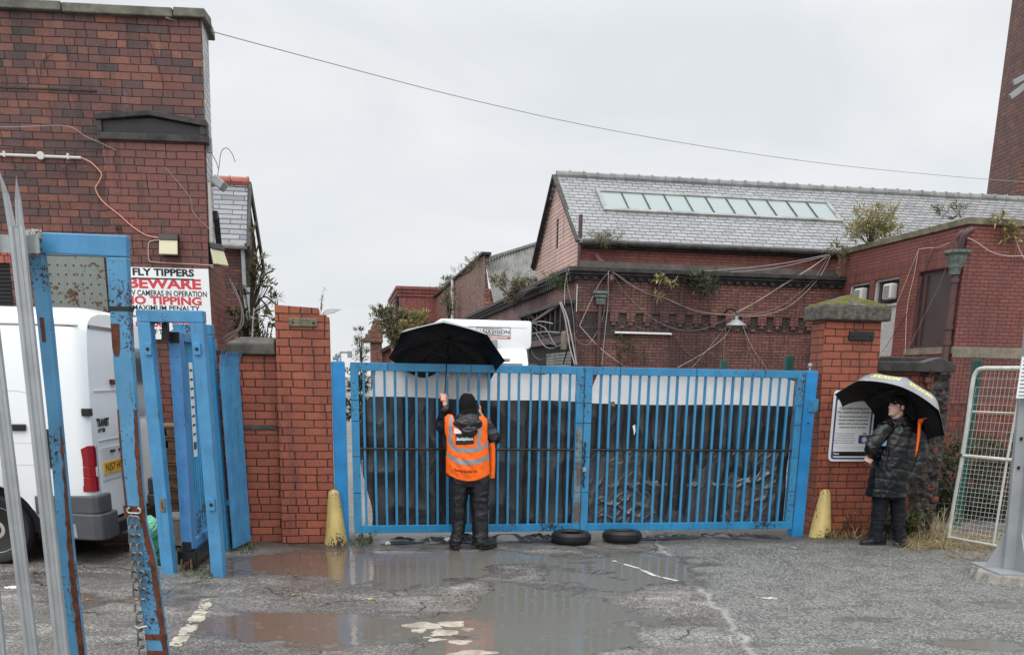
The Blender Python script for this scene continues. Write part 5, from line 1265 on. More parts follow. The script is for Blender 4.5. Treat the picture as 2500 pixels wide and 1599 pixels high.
a = atY(400,806,8.6); mb = MB(); mb.hexa([V((a.x-.03,8.6,a.z-.09)),V((a.x+.03,8.6,a.z-.09)),V((a.x+.03,8.66,a.z-.09)),V((a.x-.03,8.66,a.z-.09))], [V((a.x-.012,8.6,a.z+.08)),V((a.x+.03,8.6,a.z+.08)),V((a.x+.03,8.66,a.z+.08)),V((a.x-.012,8.66,a.z+.08))]); mb.tube([a+V((-.16,0,.07)), a+V((0,.03,.05))], .006)
solo('gate_stop', 'black rubber stop hanging under the top beam of the blue portal beside the van', 'gate stop', mb, M['rubber'], org=tuple(a), fr=WORLD, bevel=.006)
# blue palings running back to the wall
T = thing('palisade_fence', 'blue pointed palings seen end on beside the left brick wall', 'fence', (-2.9, 10.2, 0), WORLD)
def paleprof(mb, base, top, W_, nrm, fork=.16, t=.004, tips=2, out=.05):
    """W section paling: base and top centre points, W_ wide along ax, pressed ribs towards nrm"""
    base = V(base); top = V(top); up = (top-base); H = up.length; up.normalize(); nrm = V(nrm).normalized(); ax = up.cross(nrm).normalized()
    prof = [(-.5,.30),(-.42,.0),(-.22,.0),(-.12,.22),(0,.26),(.12,.22),(.22,.0),(.42,.0),(.5,.30)]
    n = len(prof); vs = []; fs = []
    hs = [0, H*.33, H*.66, H-fork]
    for h in hs:
        for a, b in prof: vs.append(base + up*h + ax*(a*W_) - nrm*(b*W_*.55))
    for i in range(len(hs)-1):
        for k in range(n-1): fs.append((i*n+k, i*n+k+1, (i+1)*n+k+1, (i+1)*n+k))
    mb.add(vs, fs)
    tp = base + up*(H-fork)
    for sgn, ks, hh in ((-1,(0,1,2,3,4),1.0),(1,(4,5,6,7,8),.86)):
        pts = [tp + ax*(prof[k][0]*W_) - nrm*(prof[k][1]*W_*.35) for k in ks]
        m1 = [p + up*fork*.55*hh + nrm*out*.3 + ax*sgn*W_*.10 + (pts[2]-p)*.25 for p in pts]
        tip = pts[2] + up*fork*hh + nrm*out + ax*sgn*W_*.28
        mb.add(pts + m1 + [tip], [(i,i+1,5+i+1,5+i) for i in range(4)] + [(5+i,5+i+1,10) for i in range(4)])
for k in range(8):
    t = k/7; Y = 9.78 + t*.42
    bx = atY(556+36*t, 1000, Y).x
    mb = MB(); paleprof(mb, (bx-.0,Y,.03), (bx-.035,Y,2.03-.0*t), .062, (1,-.5,0), .15, out=.05); o = part('pale', mb, M['blue_light'], T); s_ = o.modifiers.new('solid','SOLIDIFY'); s_.thickness = .004
for z in (1.68,.5):
    mb = MB(); mb.bar((atY(556,1000,9.78).x-.06,9.80,z),(atY(592,1000,10.22).x-.06,10.24,z),.05,.05); part('rail', mb, M['blue_light'], T)
# galvanised palings in the foreground
T = thing('palisade_fence', 'galvanised steel palings in the left foreground with forked tips', 'fence', (-2.5, 5.1, 0), WORLD)
def pale2(rows, W_, tip=True):
    Y = 5.12; a = atY(*rows[0], Y); b = atY(*rows[-1], Y)
    mb = MB(); d = (a-b).normalized(); base = b - d*((b.z+.0)/d.z); paleprof(mb, base, a, W_, (.1,-1,0), .27 if tip else .05, out=.03)
    o = part('pale', mb, M['galv'], T); s_ = o.modifiers.new('solid','SOLIDIFY'); s_.thickness = .003
pale2([(22,412),(150,1599)], .083); pale2([(-80,330),(76,1599)], .080, True); pale2([(-130,330),(-4,1599)], .08)
mb = MB(); p = atY(-300,585,5.2); q = atY(96,598,5.2); mb.bar(p, q, .012, .085, (0,0,1)); mb.bar(p+V((0,.03,.04)), q+V((0,.03,.04)), .06, .008); part('rail', mb, M['galv'], T)
# chain hung on the rusty post
T = thing('chain', 'long grey steel chain looped through the rusty right post of the foreground portal', 'chain', tuple(atY(330,1250,YF-.03)), WORLD)
def link_(mb, c, d, side, L=.066, W_=.034, r=.0056):
    d = V(d).normalized(); side = (V(side) - d*V(side).dot(d)).normalized(); pts = []
    for k in range(17):
        g = 2*math.pi*k/16; s_ = 1 if math.sin(g) >= 0 else -1
        pts.append(c + side*(math.cos(g)*W_/2) + d*(math.sin(g)*W_/2 + s_*(L-W_)/2))
    mb.tube(pts, r, 6, False)
def chain_path(pxs, Y):
    P = spline([atY(x, y, Y) for x, y in pxs], 30); o = [P[0]]; acc = 0
    mb = MB(); step = .052; k = 0; last = P[0]; dist = 0
    for a, b in zip(P[:-1], P[1:]):
        dist += (b-a).length
        while dist >= step:
            dist -= step; c = b; d = (b-last); 
            link_(mb, c, d if d.length > 1e-4 else b-a, (1,0,0) if k % 2 == 0 else (.45,1,0)); last = c; k += 1
    return mb
yc = YF - .022
part('strand', chain_path([(321,1250),(322,1300),(326,1360),(330,1420),(334,1462)], yc), M['steel'], T)
part('strand', chain_path([(331,1250),(337,1310),(342,1370),(347,1420),(350,1456)], yc-.004), M['steel'], T)
part('strand', chain_path([(336,1462),(338,1500),(342,1545),(345,1590),(349,1660),(356,1740)], yc-.004), M['steel'], T)
mb = MB(); link_(mb, atY(327,1246,yc+.006), (1,0,0), (0,0,1), .075, .03, .005); part('fixing_link', mb, M['galv'], T)
mb = MB(); mb.tube(spline([atY(331,1526,yc-.01), atY(338,1533,yc-.02), atY(348,1530,yc-.02), atY(359,1528,yc-.01)], 4), .006, 6); part('hook', mb, M['galv'], T)

# ------------------------------------------------------------------ white van (frame VF: u forward, w towards its left side, which faces us)
VF = Frame(184, (-4.03, 9.86, 0))
T = thing('parked_van', 'white high roofed van with yellow rear number plate parked behind the blue portal', 'van', (0,0,0), VF)
SEC = [(.905,.40),(.955,.50),(.972,.75),(.975,1.0),(.968,1.25),(.95,1.5),(.925,1.75),(.893,2.0),(.866,2.16),(.858,2.20),(.845,2.235),(.80,2.30),(.70,2.35),(.5,2.385),(.25,2.40)]
def vsec(u):
    k = 1.0; dz = 0
    if u < .12: t = 1-u/.12; k = 1 - .075*t*t
    if u > 3.9: t = (u-3.9)/1.2; dz = -1.15*t if t > 0 else 0; k = 1-.12*t
    if u < .25: dz -= .06*(1-u/.25)**2
    wc = .95; arch = 0
    if abs(u-wc) < .42: arch = .33 + math.sqrt(.42**2-(u-wc)**2)
    if abs(u-3.95) < .42: arch = .33 + math.sqrt(.42**2-(u-3.95)**2)
    pts = []
    for w_, z in SEC:
        zz = max(z, arch) if z < 1.2 else z
        if z > 1.2 and dz: zz = z + dz*((z-1.2)/1.2)
        pts.append((w_*k, zz))
    return [V((u, w_, z)) for w_, z in pts] + [V((u, 0, pts[-1][1]+.003))] + [V((u, -w_, z)) for w_, z in pts[::-1]]
us = [0,.012,.03,.06,.09,.12,.18,.25]+[.30+k*.04 for k in range(30)]+[1.6,2.2,2.8,3.4,3.5]+[3.53+k*.05 for k in range(17)]+[4.5,4.8,5.05]
mb = MB(); ss_ = [vsec(u) for u in us]; n = len(ss_[0]); vs = [p for s_ in ss_ for p in s_]
fs = [(i*n+k, i*n+k+1, (i+1)*n+k+1, (i+1)*n+k) for i in range(len(us)-1) for k in range(n-1)]
fs += [tuple(range(n))[::-1], tuple(range((len(us)-1)*n, len(us)*n)), ]
mb.add(vs, fs, True); body = part('body', mb, M['van_white'], T, sharp=40)
mb = MB(); mb.box((.15,-.88,.3),(4.9,.88,.9)); part('underbody', mb, M['dark_gap'], T)
# seams and pressings on the side
def sw_(z):   # half width at height z
    for (w0,z0),(w1,z1) in zip(SEC[:-1], SEC[1:]):
        if z0 <= z <= z1: return w0 + (w1-w0)*(z-z0)/(z1-z0)
    return .9
def sline(pts, wd=.007, mat='dark_gap', nm='panel_seam', o=.0015):
    mb = MB()
    for (u0,z0),(u1,z1) in zip(pts[:-1], pts[1:]):
        m_ = max(1, int(abs(z1-z0)/.12))
        for i in range(m_):
            a = (u0+(u1-u0)*i/m_, z0+(z1-z0)*i/m_); b = (u0+(u1-u0)*(i+1)/m_, z0+(z1-z0)*(i+1)/m_)
            mb.bar((a[0],sw_(a[1])+o-.002,a[1]),(b[0],sw_(b[1])+o-.002,b[1]),wd,.004+o,(0,1,0))
    part(nm, mb, M[mat], T)
sline([(.285,.66),(.285,2.19)], .008); sline([(.05,2.215),(4.0,2.215)], .012, 'offwhite', 'roof_gutter', .006); sline([(.05,2.203),(4.0,2.203)], .006)
M['van_shade'] = plain('van pressing', srgb(206,210,212), .3, 0, 3, 0, .5, .05)
sline([(.6,2.235),(.6,2.31),(.6,2.34)], .008, 'van_shade', 'roof_seam', .002); sline([(1.6,1.62),(.62,1.62),(.52,1.60),(.47,1.54),(.46,1.3),(.46,.98),(.50,.95),(1.6,.95)], .008, 'van_shade', 'pressing', .0012)
sline([(.30,1.15),(1.6,1.15)], .006, 'van_shade', 'pressing', .0012); sline([(.94,.76),(.94,2.19)])
mb = MB(); mb.box((.36,.955,.92),(.44,.983,1.28)); part('air_vent', mb, M['black_plastic'], T, .004)
a = VF.pw(45,1043,.97); mb = MB(); mb.box((a.x-.07,.955,a.z-.03),(a.x+.07,1.0,a.z+.03)); part('door_handle', mb, M['black_plastic'], T, .01)
# rear doors: seams, hinges, plate recess, badge
def rq(mb, w0, w1, z0, z1, u=-.004): mb.add([(u,w0,z0),(u,w0,z1),(u,w1,z1),(u,w1,z0)], [(0,3,2,1)])
mb = MB(); rq(mb,-.006,.006,.45,2.25,-.002); rq(mb,.80,.808,.45,1.12,-.002); part('door_seam', mb, M['dark_gap'], T)
mb = MB(); 
for z in (1.62,): mb.box((-.012,.05,z),(-.001,.75,z+.008))
mb.box((-.010,.10,1.16),(-.001,.74,1.165)); part('pressing', mb, M['van_shade'], T)
for s_ in (1,-1):
    mb = MB(); mb.box((-.02,s_*.9-.03*s_ if s_ > 0 else -.93,1.40),(.06,s_*.95 if s_ > 0 else -.88,1.47)); part('door_hinge', mb, M['black_plastic'] if s_ < 0 else M['black_plastic'], T, .008)
    mb = MB()
    for z0, z1, m_ in ((1.0,1.125,'lamp_red'),(.86,.998,'lamp_clear'),(.685,.858,'lamp_red')):
        pass
    def lamp(z0, z1, m_):
        mb = MB(); pts = [(.10,.965),(.03,.955),(-.008,.925),(-.014,.88),(-.010,.845)]
        vs = []
        for z in (z0, z1):
            for k, (u, w_) in enumerate(pts):
                e = .0 if z < 1.1 else .02
                vs.append(V((u, s_*(w_ + .004), z - (.035 if (z > 1.1 and k in (0,4)) else 0))))
        fs = [(k, k+1, 5+k+1, 5+k) for k in range(4)] + [(0,5,9,4)]
        mb.add(vs, [f if s_ < 0 else f[::-1] for f in fs] + [(0,1,2,3,4),(9,8,7,6,5)], False); return part('tail_lamp', mb, M[m_], T, .004)
    lamp(.935,1.13,'lamp_red'); lamp(.835,.934,'lamp_red'); lamp(.70,.834,'lamp_red'); mb = MB(); mb.hexa([(-.018,s_*.85,.84),(-.018,s_*.905,.84),(-.006,s_*.905,.84),(-.006,s_*.85,.84)], [(-.018,s_*.85,.93),(-.018,s_*.905,.93),(-.006,s_*.905,.93),(-.006,s_*.85,.93)]); part('reversing_lamp', mb, M['lamp_clear'], T, .004)
mb = MB(); mb.box((-.010,-.52,.775),(-.001,.70,1.095)); rc = part('plate_recess', mb, M['van_shade'], T, .01)
mb = MB(); mb.box((-.017,.02,.835),(-.009,.70,.955)); npl = part('number_plate', mb, M['plate_yellow'], T, .003)
mb = MB(); put_text(mb, 'NJ57 HHV', .1, V((-.0175,.36,.895)), (0,-1,0), (0,0,1), .60, bold=.002); part('registration', mb, M['black'], npl)
for w_ in (.18,.42): mb = MB(); mb.box((-.025,w_-.06,1.035),(-.009,w_+.06,1.06)); part('plate_lamp', mb, M['black_plastic'], T, .006)
mb = MB(); mb.box((-.03,-.3,.815),(-.009,.2,.832)); part('plate_lip', mb, M['black_plastic'], T)
mb = MB(); put_text(mb, 'TRANSIT', .1, V((-.0035,.58,1.325)), (0,-1,0), (0,0,1), .34, bold=.006); part('badge', mb, M['black'], T)
mb = MB(); put_text(mb, '110 T300', .05, V((-.0035,.64,1.255)), (0,-1,0), (0,0,1), .2, bold=.003); part('badge', mb, M['black'], T)
mb = MB(); mb.box((-.012,.08,2.19),(.0,.75,2.22)); mb.box((-.014,-.75,1.35),(.0,-.1,2.05)); part('rear_window', mb, M['darkglass'], T)
mb = MB(); mb.box((-.03,.15,1.68),(.005,.30,1.73)); part('marker_lamp', mb, M['rust'], T, .006)
# bumpers and sill
for s_ in (1,-1):
    mb = MB(); a, b = (.55,1.0) if s_ > 0 else (-1.0,-.55)
    vs0 = [V(p) for p in ((-.08,s_*.60,.24),(-.08,s_*.88,.24),(-.05,s_*.965,.24),(.02,s_*.995,.24),(.50,s_*.99,.26),(.50,s_*.6,.26))]
    mb.prism(vs0 if s_ > 0 else vs0[::-1], (0,0,.25)); 
    vs1 = [V(p) for p in ((-.05,s_*.66,.49),(-.05,s_*.86,.49),(-.03,s_*.955,.49),(.02,s_*.985,.49),(.55,s_*.985,.49),(.55,s_*.6,.49))]
    mb.prism(vs1 if s_ > 0 else vs1[::-1], (0,0,.175))
    part('bumper_corner', mb, M['grey_plastic'], T, .018, 3)
mb = MB(); mb.box((-.09,-.61,.25),(.1,.61,.38)); part('bumper_step', mb, M['black_plastic'], T, .015); mb = MB(); mb.box((1.40,-.985,.42),(3.5,.985,.66)); part('sill_trim', mb, M['grey_plastic'], T, .015)
mb = MB(); mb.add([V((.18,.9965,.27)),V((.36,.9945,.27)),V((.24,.9945,.40)),V((.19,.9965,.40))], [(3,2,1,0)]); part('scrape', mb, M['galv_post'], T)
mb = MB(); mb.tube([(-.02,-.93,.53),(-.10,-.93,.53)], .035, 10); part('side_marker', mb, M['offwhite'], T)
def wheel(u, w_, s_):
    Mx = Matrix.Translation((u, w_, .335)) @ Matrix.Rotation(R(-90)*s_, 4, 'X')
    mb = MB(); mb.lathe([(.20,-.09),(.24,-.10),(.31,-.10),(.332,-.07),(.336,0),(.332,.07),(.31,.10),(.24,.10),(.215,.085)], 48, Mx); ty = part('tyre', mb, M['rubber'], T, sharp=50)
    mb = MB(); mb.lathe([(.225,.085),(.22,.092),(.205,.07),(.18,.045),(.165,.05),(.12,.075),(.07,.09),(.055,.088),(.05,.03),(.0,.03)], 48, Mx, False); rm = part('rim', mb, M['steel_wheel'], T)
    mb = MB()
    for k in range(8):
        g = k*math.pi/4; c = V((math.cos(g)*.155, math.sin(g)*.155, .062)); t_ = V((-math.sin(g), math.cos(g), 0))
        mb.add([Mx @ (c + t_*(a*.04) + V((math.cos(g),math.sin(g),-.25))*(b*.016)) for a, b in ((-1,0),(-.5,-1),(.5,-1),(1,0),(.5,1),(-.5,1))], [(0,1,2,3,4,5)])
    part('rim_slots', mb, M['dark_gap'], rm)
wheel(.95,.865,1); wheel(3.95,.865,1); wheel(.95,-.865,-1); wheel(3.95,-.865,-1)
mb = MB(); mb.box((4.3,-1.18,1.35),(4.45,-1.0,1.65)); mb.box((4.3,1.0,1.35),(4.45,1.18,1.65)); part('door_mirror', mb, M['black_plastic'], T, .02)
mb = MB(); mb.add([(5.06,-.8,1.35),(5.06,.8,1.35),(4.5,.75,1.95),(4.5,-.75,1.95)], [(0,1,2,3)]); part('windscreen', mb, M['darkglass'], T)

# ------------------------------------------------------------------ odds and ends between van and wall
T = thing('wooden_pallets', 'stack of wooden pallets against the left building behind the blue portal', 'pallets', (-3.9, 11.4, 0), WORLD)
rr = random.Random(4)
for k in range(8):
    z = .05 + k*.145; x0 = -4.55 + rr.uniform(-.03,.03); mb = MB(); mb.box((x0,11.2,z),(x0+1.05,11.98,z+.022)); mb.box((x0,11.2,z+.115),(x0+1.05,11.98,z+.137))
    for q in (0,.45,.92): mb.box((x0+q,11.21,z+.022),(x0+q+.12,11.97,z+.115))
    part('pallet', mb, M['wood'], T)
a = atY(395,1262,9.9); b = atY(452,1330,9.9)
T = thing('utility_box', 'grey metal box standing on the ground behind the blue portal', 'box', ((a.x+b.x)/2, 9.9, 0), WORLD)
mb = MB(); mb.box((a.x,9.9,.02),(b.x+.1,10.25,a.z-.03)); part('cabinet', mb, M['stone_sill'], T, .006); mb = MB(); mb.box((a.x-.01,9.89,a.z-.029),(b.x+.11,10.26,a.z+.01)); part('lid', mb, M['sheet'], T, .006)
p = gnd(378,1350)
def bag(label, x, y, r, mat, sd):
    p = gnd(x, y); mb = MB(); mb.ball((p.x,p.y,r*.8), (r*.9,r*.8,r), 28, 18); c = V((p.x,p.y,r*.8))
    mb.v = [c + (q-c)*(1 + .35*noise.noise(q*9+V((sd,0,0))) + .18*noise.noise(q*23)) for q in mb.v]
    solo('plastic_bag', label, 'plastic bag', mb, M[mat], org=(p.x,p.y,0), fr=WORLD, sharp=60)
bag('dark green plastic bag on the ground left of the blue portal leg', 385, 1378, .15, 'green_bag_dark', 1)
c = gnd(385,1378); mb = MB(); mb.ball((c.x-.06,c.y+.03,.36), (.09,.07,.12), 24, 14); cc = V((c.x-.06,c.y+.03,.36)); mb.v = [cc + (q-cc)*(1+.4*noise.noise(q*12)+.2*noise.noise(q*27)) for q in mb.v]
solo('plastic_bag', 'pale green plastic bag on top of the dark green bag by the portal', 'plastic bag', mb, M['green_bag'], org=tuple(cc), fr=WORLD, sharp=60)
p = gnd(35,1438); mb = MB(); mb.grid(10, 8, lambda x, y: V((p.x-.08+.16*x, p.y-.04+.1*y, .012+.018*abs(noise.noise(V((x*4,y*4,0))))))); solo('paper_scrap', 'crumpled white paper scrap on the ground behind the steel palings', 'litter', mb, M['white'], org=tuple(p), fr=WORLD, sharp=30)
# ------------------------------------------------------------------ slated brick hall beyond the gates
U0, WF = 4.54, 16.3
ZC = 4.80
T = thing('brick_hall', 'long sooty brick hall with slate roof, strip of rooflights and black cornice beyond the gates', 'building', (10, 18, 0))
mb = MB(); mb.add([(U0,WF,0),(22,WF,0),(22,WF,3.64),(U0,WF,3.64)], [(0,1,2,3)]); mb.add([(U0,WF-.055,3.64),(22,WF-.055,3.64),(22,WF-.055,4.5),(U0,WF-.055,4.5)], [(0,1,2,3)]); mb.add([(U0,WF-.055,3.64),(22,WF-.055,3.64),(22,WF,3.64),(U0,WF,3.64)], [(3,2,1,0)])
part('front_wall', mb, M['brick_hall'], T)
mb = MB(); mb.add([(U0,WF,0),(U0,WF,4.5),(U0,88,4.5),(U0,88,0)], [(0,1,2,3)]); part('side_wall', mb, M['brick_hall'], T)
mb = MB()   # stepped corbel frieze
u = 5.5
while u < 12.2:
    mb.box((u,WF-.055,3.40),(u+.25,WF,3.638)); mb.box((u+.06,WF-.045,3.30),(u+.19,WF,3.40)); mb.box((u+.31,WF-.04,3.22),(u+.43,WF,3.29)); u += .49
part('corbel_frieze', mb, M['brick_hall'], T, .006)
mb = MB(); mb.box((5.3,WF-.006,3.20),(12.4,WF-.003,3.64)); mb.box((4.6,WF-.010,2.95),(6.1,WF-.006,3.55)); part('dark_brick_facing', mb, brick('dark recess brick', [srgb(74,62,60), srgb(62,54,54), srgb(84,68,64)], soot=.5, mt=.014, mcol=(.012,.01,.01,1)), T)  # darker brick sheets behind the corbels and near the left corner
def cornice(z0):
    mb = MB()
    for a, b, o in ((4.48,4.54,.10),(4.545,4.60,.16),(4.605,4.68,.24),(4.685,4.80,.32)):
        mb.prism([(U0-o,WF-o,a),(22,WF-o,a),(22,WF+.4,a),(U0+.3,WF+.4,a),(U0+.3,88,a),(U0-o,88,a)], (0,0,b-a))
    return mb
co = part('cornice', cornice(0), M['stone_black'], T, .01)
mb = MB()
u = U0-.1
while u < 12.3: mb.box((u,WF-.17,4.49),(u+.12,WF-.09,4.60)); u += .26
w_ = WF
while w_ < 60: mb.box((U0-.19,w_,4.45),(U0-.09,w_+.14,4.60)); w_ += .30
part('dentil_course', mb, M['stone_black'], co)
mb = MB(); mb.box((U0+.15,WF+.25,4.8),(22,WF+.34,5.02)); mb.box((U0+.1,WF+.34,4.80),(22,17.6,4.83)); part('parapet_upstand', mb, M['cement'], T)
UE, W2, ZE, WR, ZR = 4.92, 17.6, 5.66, 20.94, 8.0
mb = MB(); mb.box((UE,W2,4.8),(30,W2+.3,5.60)); part('attic_wall', mb, M['brick_band'], T)
mb = MB(); mb.add([(UE,W2,4.75),(UE,2*WR-W2,4.75),(UE,2*WR-W2,5.55),(UE,WR,ZR-.05),(UE,W2,5.6)], [(4,3,2,1,0)]); part('gable_wall', mb, brick('pink gable brickwork', [srgb(214,176,164), srgb(204,166,154), srgb(220,184,172)], soot=.15, soot_sc=.6, headers=0, bw=1.9, bh=.115, mt=.018, mcol=(.06,.03,.026,1)), T)
mb = MB(); mb.box((UE-.01,20.66,5.85),(UE+.05,20.84,6.72)); sl = part('slit_window', mb, M['dark_gap'], T)
mb = MB(); [mb.box((UE-.03,20.67,5.95+k*.12),(UE-.009,20.83,6.0+k*.12)) for k in range(7)]; part('louvres', mb, M['iron_brown'], sl)
def roofpt(u, w_, o=0): return V((u, w_, ZE + (ZR-ZE)*(w_-(W2-.18))/(WR-W2+.18) + o))
mb = MB(); a = W2-.2
mb.hexa([roofpt(UE-.1,a,-.05),roofpt(45,a,-.05),roofpt(45,WR,-.05),roofpt(UE-.1,WR,-.05)], [roofpt(UE-.1,a,.03),roofpt(45,a,.03),roofpt(45,WR,.03),roofpt(UE-.1,WR,.03)])
b = 2*WR-a; mb.hexa([(UE-.1,WR,ZR-.05),(45,WR,ZR-.05),(45,b,ZE-.1),(UE-.1,b,ZE-.1)], [(UE-.1,WR,ZR+.03),(45,WR,ZR+.03),(45,b,ZE),(UE-.1,b,ZE)])
M['slate'] = slate('wet grey slates', [srgb(146,147,148), srgb(137,138,139), srgb(154,155,156), srgb(129,130,131), srgb(143,144,145)], .32, .205, rough=.36)
rf = part('slate_roof', mb, M['slate'], T)
mb = MB(); u = UE-.05; rr = random.Random(2)
while u < 32:
    z = ZR + .03 + rr.uniform(-.008,.008); mb.tube([(u,WR,z),(u+.43,WR,z)], .13, 10); mb.tube([(u+.40,WR,z),(u+.47,WR,z)], .155, 10); u += .45
part('ridge_tiles', mb, M['ridge'], rf)
mb = MB(); mb.bar((UE-.12,W2-.2,ZE-.04),(UE-.12,WR,ZR+.02),.06,.14,(1,0,0)); mb.bar((UE-.12,2*WR-W2,ZE-.04),(UE-.12,WR,ZR+.02),.06,.14,(1,0,0)); part('verge', mb, M['stone_black'], rf)
mb = MB(); mb.tube([(UE,W2-.26,5.60),(30,W2-.26,5.60)], .075, 8); mb.box((UE,W2-.16,5.48),(30,W2+.02,5.66)); part('gutter', mb, M['stone_black'], T)
mb = MB(); mb.tube([(UE-.04,W2-.08,6.35),(UE-.04,W2-.08,4.85)], .06, 8); part('vent_pipe', mb, M['iron_brown'], T)
# rooflight strip
su0, su1, sw0, sw1 = 6.05, 13.55, 19.05, 20.0
n_ = V((0, -(ZR-ZE), (WR-W2+.18))).normalized()
mb = MB()
def rl(u, w_, o): return roofpt(u, w_, .03) + n_*o
for a, b, c, d in ((su0-.12,sw0-.1,su1+.12,sw0),(su0-.12,sw1,su1+.12,sw1+.1),(su0-.12,sw0,su0,sw1),(su1,sw0,su1+.12,sw1)):
    mb.hexa([rl(a,b,-.02),rl(c,b,-.02),rl(c,d,-.02),rl(a,d,-.02)], [rl(a,b,.07),rl(c,b,.07),rl(c,d,.07),rl(a,d,.07)])
sk = part('rooflight', mb, M['sheet'], T)
for k in range(11):
    a = su0 + (su1-su0)*k/11; b = su0 + (su1-su0)*(k+1)/11; mb = MB(); mb.hexa([rl(a,sw0,.0),rl(b,sw0,.0),rl(b,sw1,.0),rl(a,sw1,.0)], [rl(a,sw0,.035),rl(b,sw0,.035),rl(b,sw1,.035),rl(a,sw1,.035)]); part('pane', mb, M['skyglass'], sk)
    if k: mb = MB(); mb.bar(rl(a,sw0,.045), rl(a,sw1,.045), .028, .05, tuple(n_)); part('glazing_bar', mb, M['stone_dark'], sk)
# rainwater pipe with hopper, on the front
a = SITE.pw(1466,705,WF-.1)
mb = MB(); hx = a.x; mb.tube([(hx,WF-.12,3.85),(hx-.02,WF-.12,0)], .055, 10); [mb.tube([(hx-.005,WF-.12,z),(hx-.005,WF-.12,z+.08)], .07, 10) for z in (3.2,2.2,1.2)]; dp = part('rainwater_pipe', mb, M['iron_brown'], T)
mb = MB(); mb.box((hx-.22,WF-.26,4.12),(hx+.2,WF-.05,4.20)); mb.hexa([(hx-.11,WF-.2,3.84),(hx+.11,WF-.2,3.84),(hx+.11,WF-.056,3.84),(hx-.11,WF-.056,3.84)], [(hx-.14,WF-.24,4.0),(hx+.14,WF-.24,4.0),(hx+.14,WF-.056,4.0),(hx-.14,WF-.056,4.0)]); mb.box((hx-.18,WF-.24,4.03),(hx+.16,WF-.06,4.09)); part('hopper', mb, M['copper'], dp)
# swan neck pipe from the attic gutter
mb = MB(); P = [SITE.pw(1455,622,W2-.2), SITE.pw(1468,640,17.0), SITE.pw(1485,655,16.6), SITE.pw(1493,680,WF-.35), SITE.pw(1493,694,WF-.3)]; mb.tube(spline(P,4), .07, 8); part('swan_neck', mb, M['iron_brown'], T)
# loading opening in the side wall with black timber canopy and shutter
def sq_(x0, y0, x1, y1): return SITE.pu(x0,y0,U0), SITE.pu(x1,y1,U0)
oa, ob = SITE.pu(1300,850,U0), SITE.pu(1400,850,U0)
w0, w1 = ob.y, oa.y+.6
mb = MB(); mb.box((U0-.012,w0,0),(U0-.006,w1,2.85)); op = part('loading_opening', mb, M['dark_gap'], T)
mb = MB(); ws = w0 + (w1-w0)*.52
for k in range(30): mb.box((U0-.05,w0+.1,.05+k*.085),(U0-.02-.012*(k%2),ws,.12+k*.085))
part('roller_shutter', mb, M['sheet'], op)
mb = MB(); mb.box((U0-.16,w0-.25,2.85),(U0-.0,w1+.5,3.08)); part('lintel', mb, M['iron_brown'], T)
mb = MB(); mb.box((U0-.38,w0-.2,3.85),(U0,w1+.3,3.95))
for k in range(11): y = w0-.1 + (w1+.3-w0)*k/10; mb.box((U0-.26,y,3.15),(U0-.12,y+.16,3.85))
mb.box((U0-.22,w0-.2,3.08),(U0-.01,w1+.3,3.16)); mb.box((U0-.06,w0-.2,3.16),(U0-.004,w1+.3,3.85)); part('timber_canopy', mb, M['stone_black'], T, .01)
mb = MB(); mb.bar((U0-.25,w0-.1,3.95),(U0-.35,w1+1.4,3.3),.14,.08); part('fallen_board', mb, M['iron_brown'], T)

# strip light, hanging lamp
a = SITE.pw(1500,812,WF-.05); b = SITE.pw(1640,815,WF-.05)
T = thing('strip_light', 'long thin white strip light on the sooty wall of the hall', 'wall light', tuple(a)); mb = MB(); mb.tube([(a.x,WF-.09,a.z),(b.x,WF-.09,a.z)], .028, 8); part('tube', mb, M['white'], T); mb = MB(); mb.box((a.x+.02,WF-.07,a.z-.015),(b.x-.02,WF-.005,a.z+.03)); part('fitting', mb, M['offwhite'], T)
a = SITE.pw(1797,795,15.6)
T = thing('wall_lamp', 'grey conical lamp shade on a bracket among the wires of the hall front', 'wall lamp', tuple(a))
mb = MB(); mb.lathe([(.29,0),(.27,.03),(.13,.13),(.06,.16),(.05,.26),(.0,.27)], 24, Matrix.Translation(a)); part('shade', mb, M['galv_post'], T, sharp=50)
mb = MB(); mb.tube(spline([a+V((0,0,.25)), a+V((-.02,.1,.4)), a+V((-.1,.4,.45)), V((a.x-.2,WF-.06,a.z+.25))], 4), .022, 6); part('bracket', mb, M['black_metal'], T)

# ------------------------------------------------------------------ red brick wing at the right
UW, WW, ZW = 12.4, 10.6, 5.42
T = thing('brick_wing', 'flat roofed red brick wing with a tall dark doorway, right of the hall', 'building', (15, 13, 0))
da, db = SITE.pu(2240,700,UW), SITE.pu(2326,700,UW)
dw0, dw1 = db.y+.0, da.y; dz0 = 2.72; dz1 = SITE.pu(2285,658,UW).z
wins = []
for x0, x1, yt in ((2074,2123,688),(2134,2194,676)):
    a, b = SITE.pu(x0,700,UW), SITE.pu(x1,700,UW); wins.append((b.y, a.y, SITE.pu((x0+x1)/2, yt+4, UW).z))
wins = sorted(wins)
holes = [(dw0,dw1,dz0,dz1)] + [(a, b, 2.55 if k == 0 else 3.55, z) for k, (a, b, z) in enumerate(wins)]
holes.sort()
mb = MB(); w_ = WW
def sideq(a, b, z0, z1): mb.add([(UW,a,z0),(UW,a,z1),(UW,b,z1),(UW,b,z0)], [(0,1,2,3)])
for a, b, z0, z1 in holes:
    sideq(w_, a, 0, ZW); sideq(a, b, 0, z0); sideq(a, b, z1, ZW); w_ = b
    mb.add([(UW,a,z0),(UW,b,z0),(UW,b,z1),(UW,a,z1),(UW+.18,a,z0),(UW+.18,b,z0),(UW+.18,b,z1),(UW+.18,a,z1)], [(0,4,5,1),(1,5,6,2),(2,6,7,3),(3,7,4,0)])
sideq(w_, WF+.3, 0, ZW)
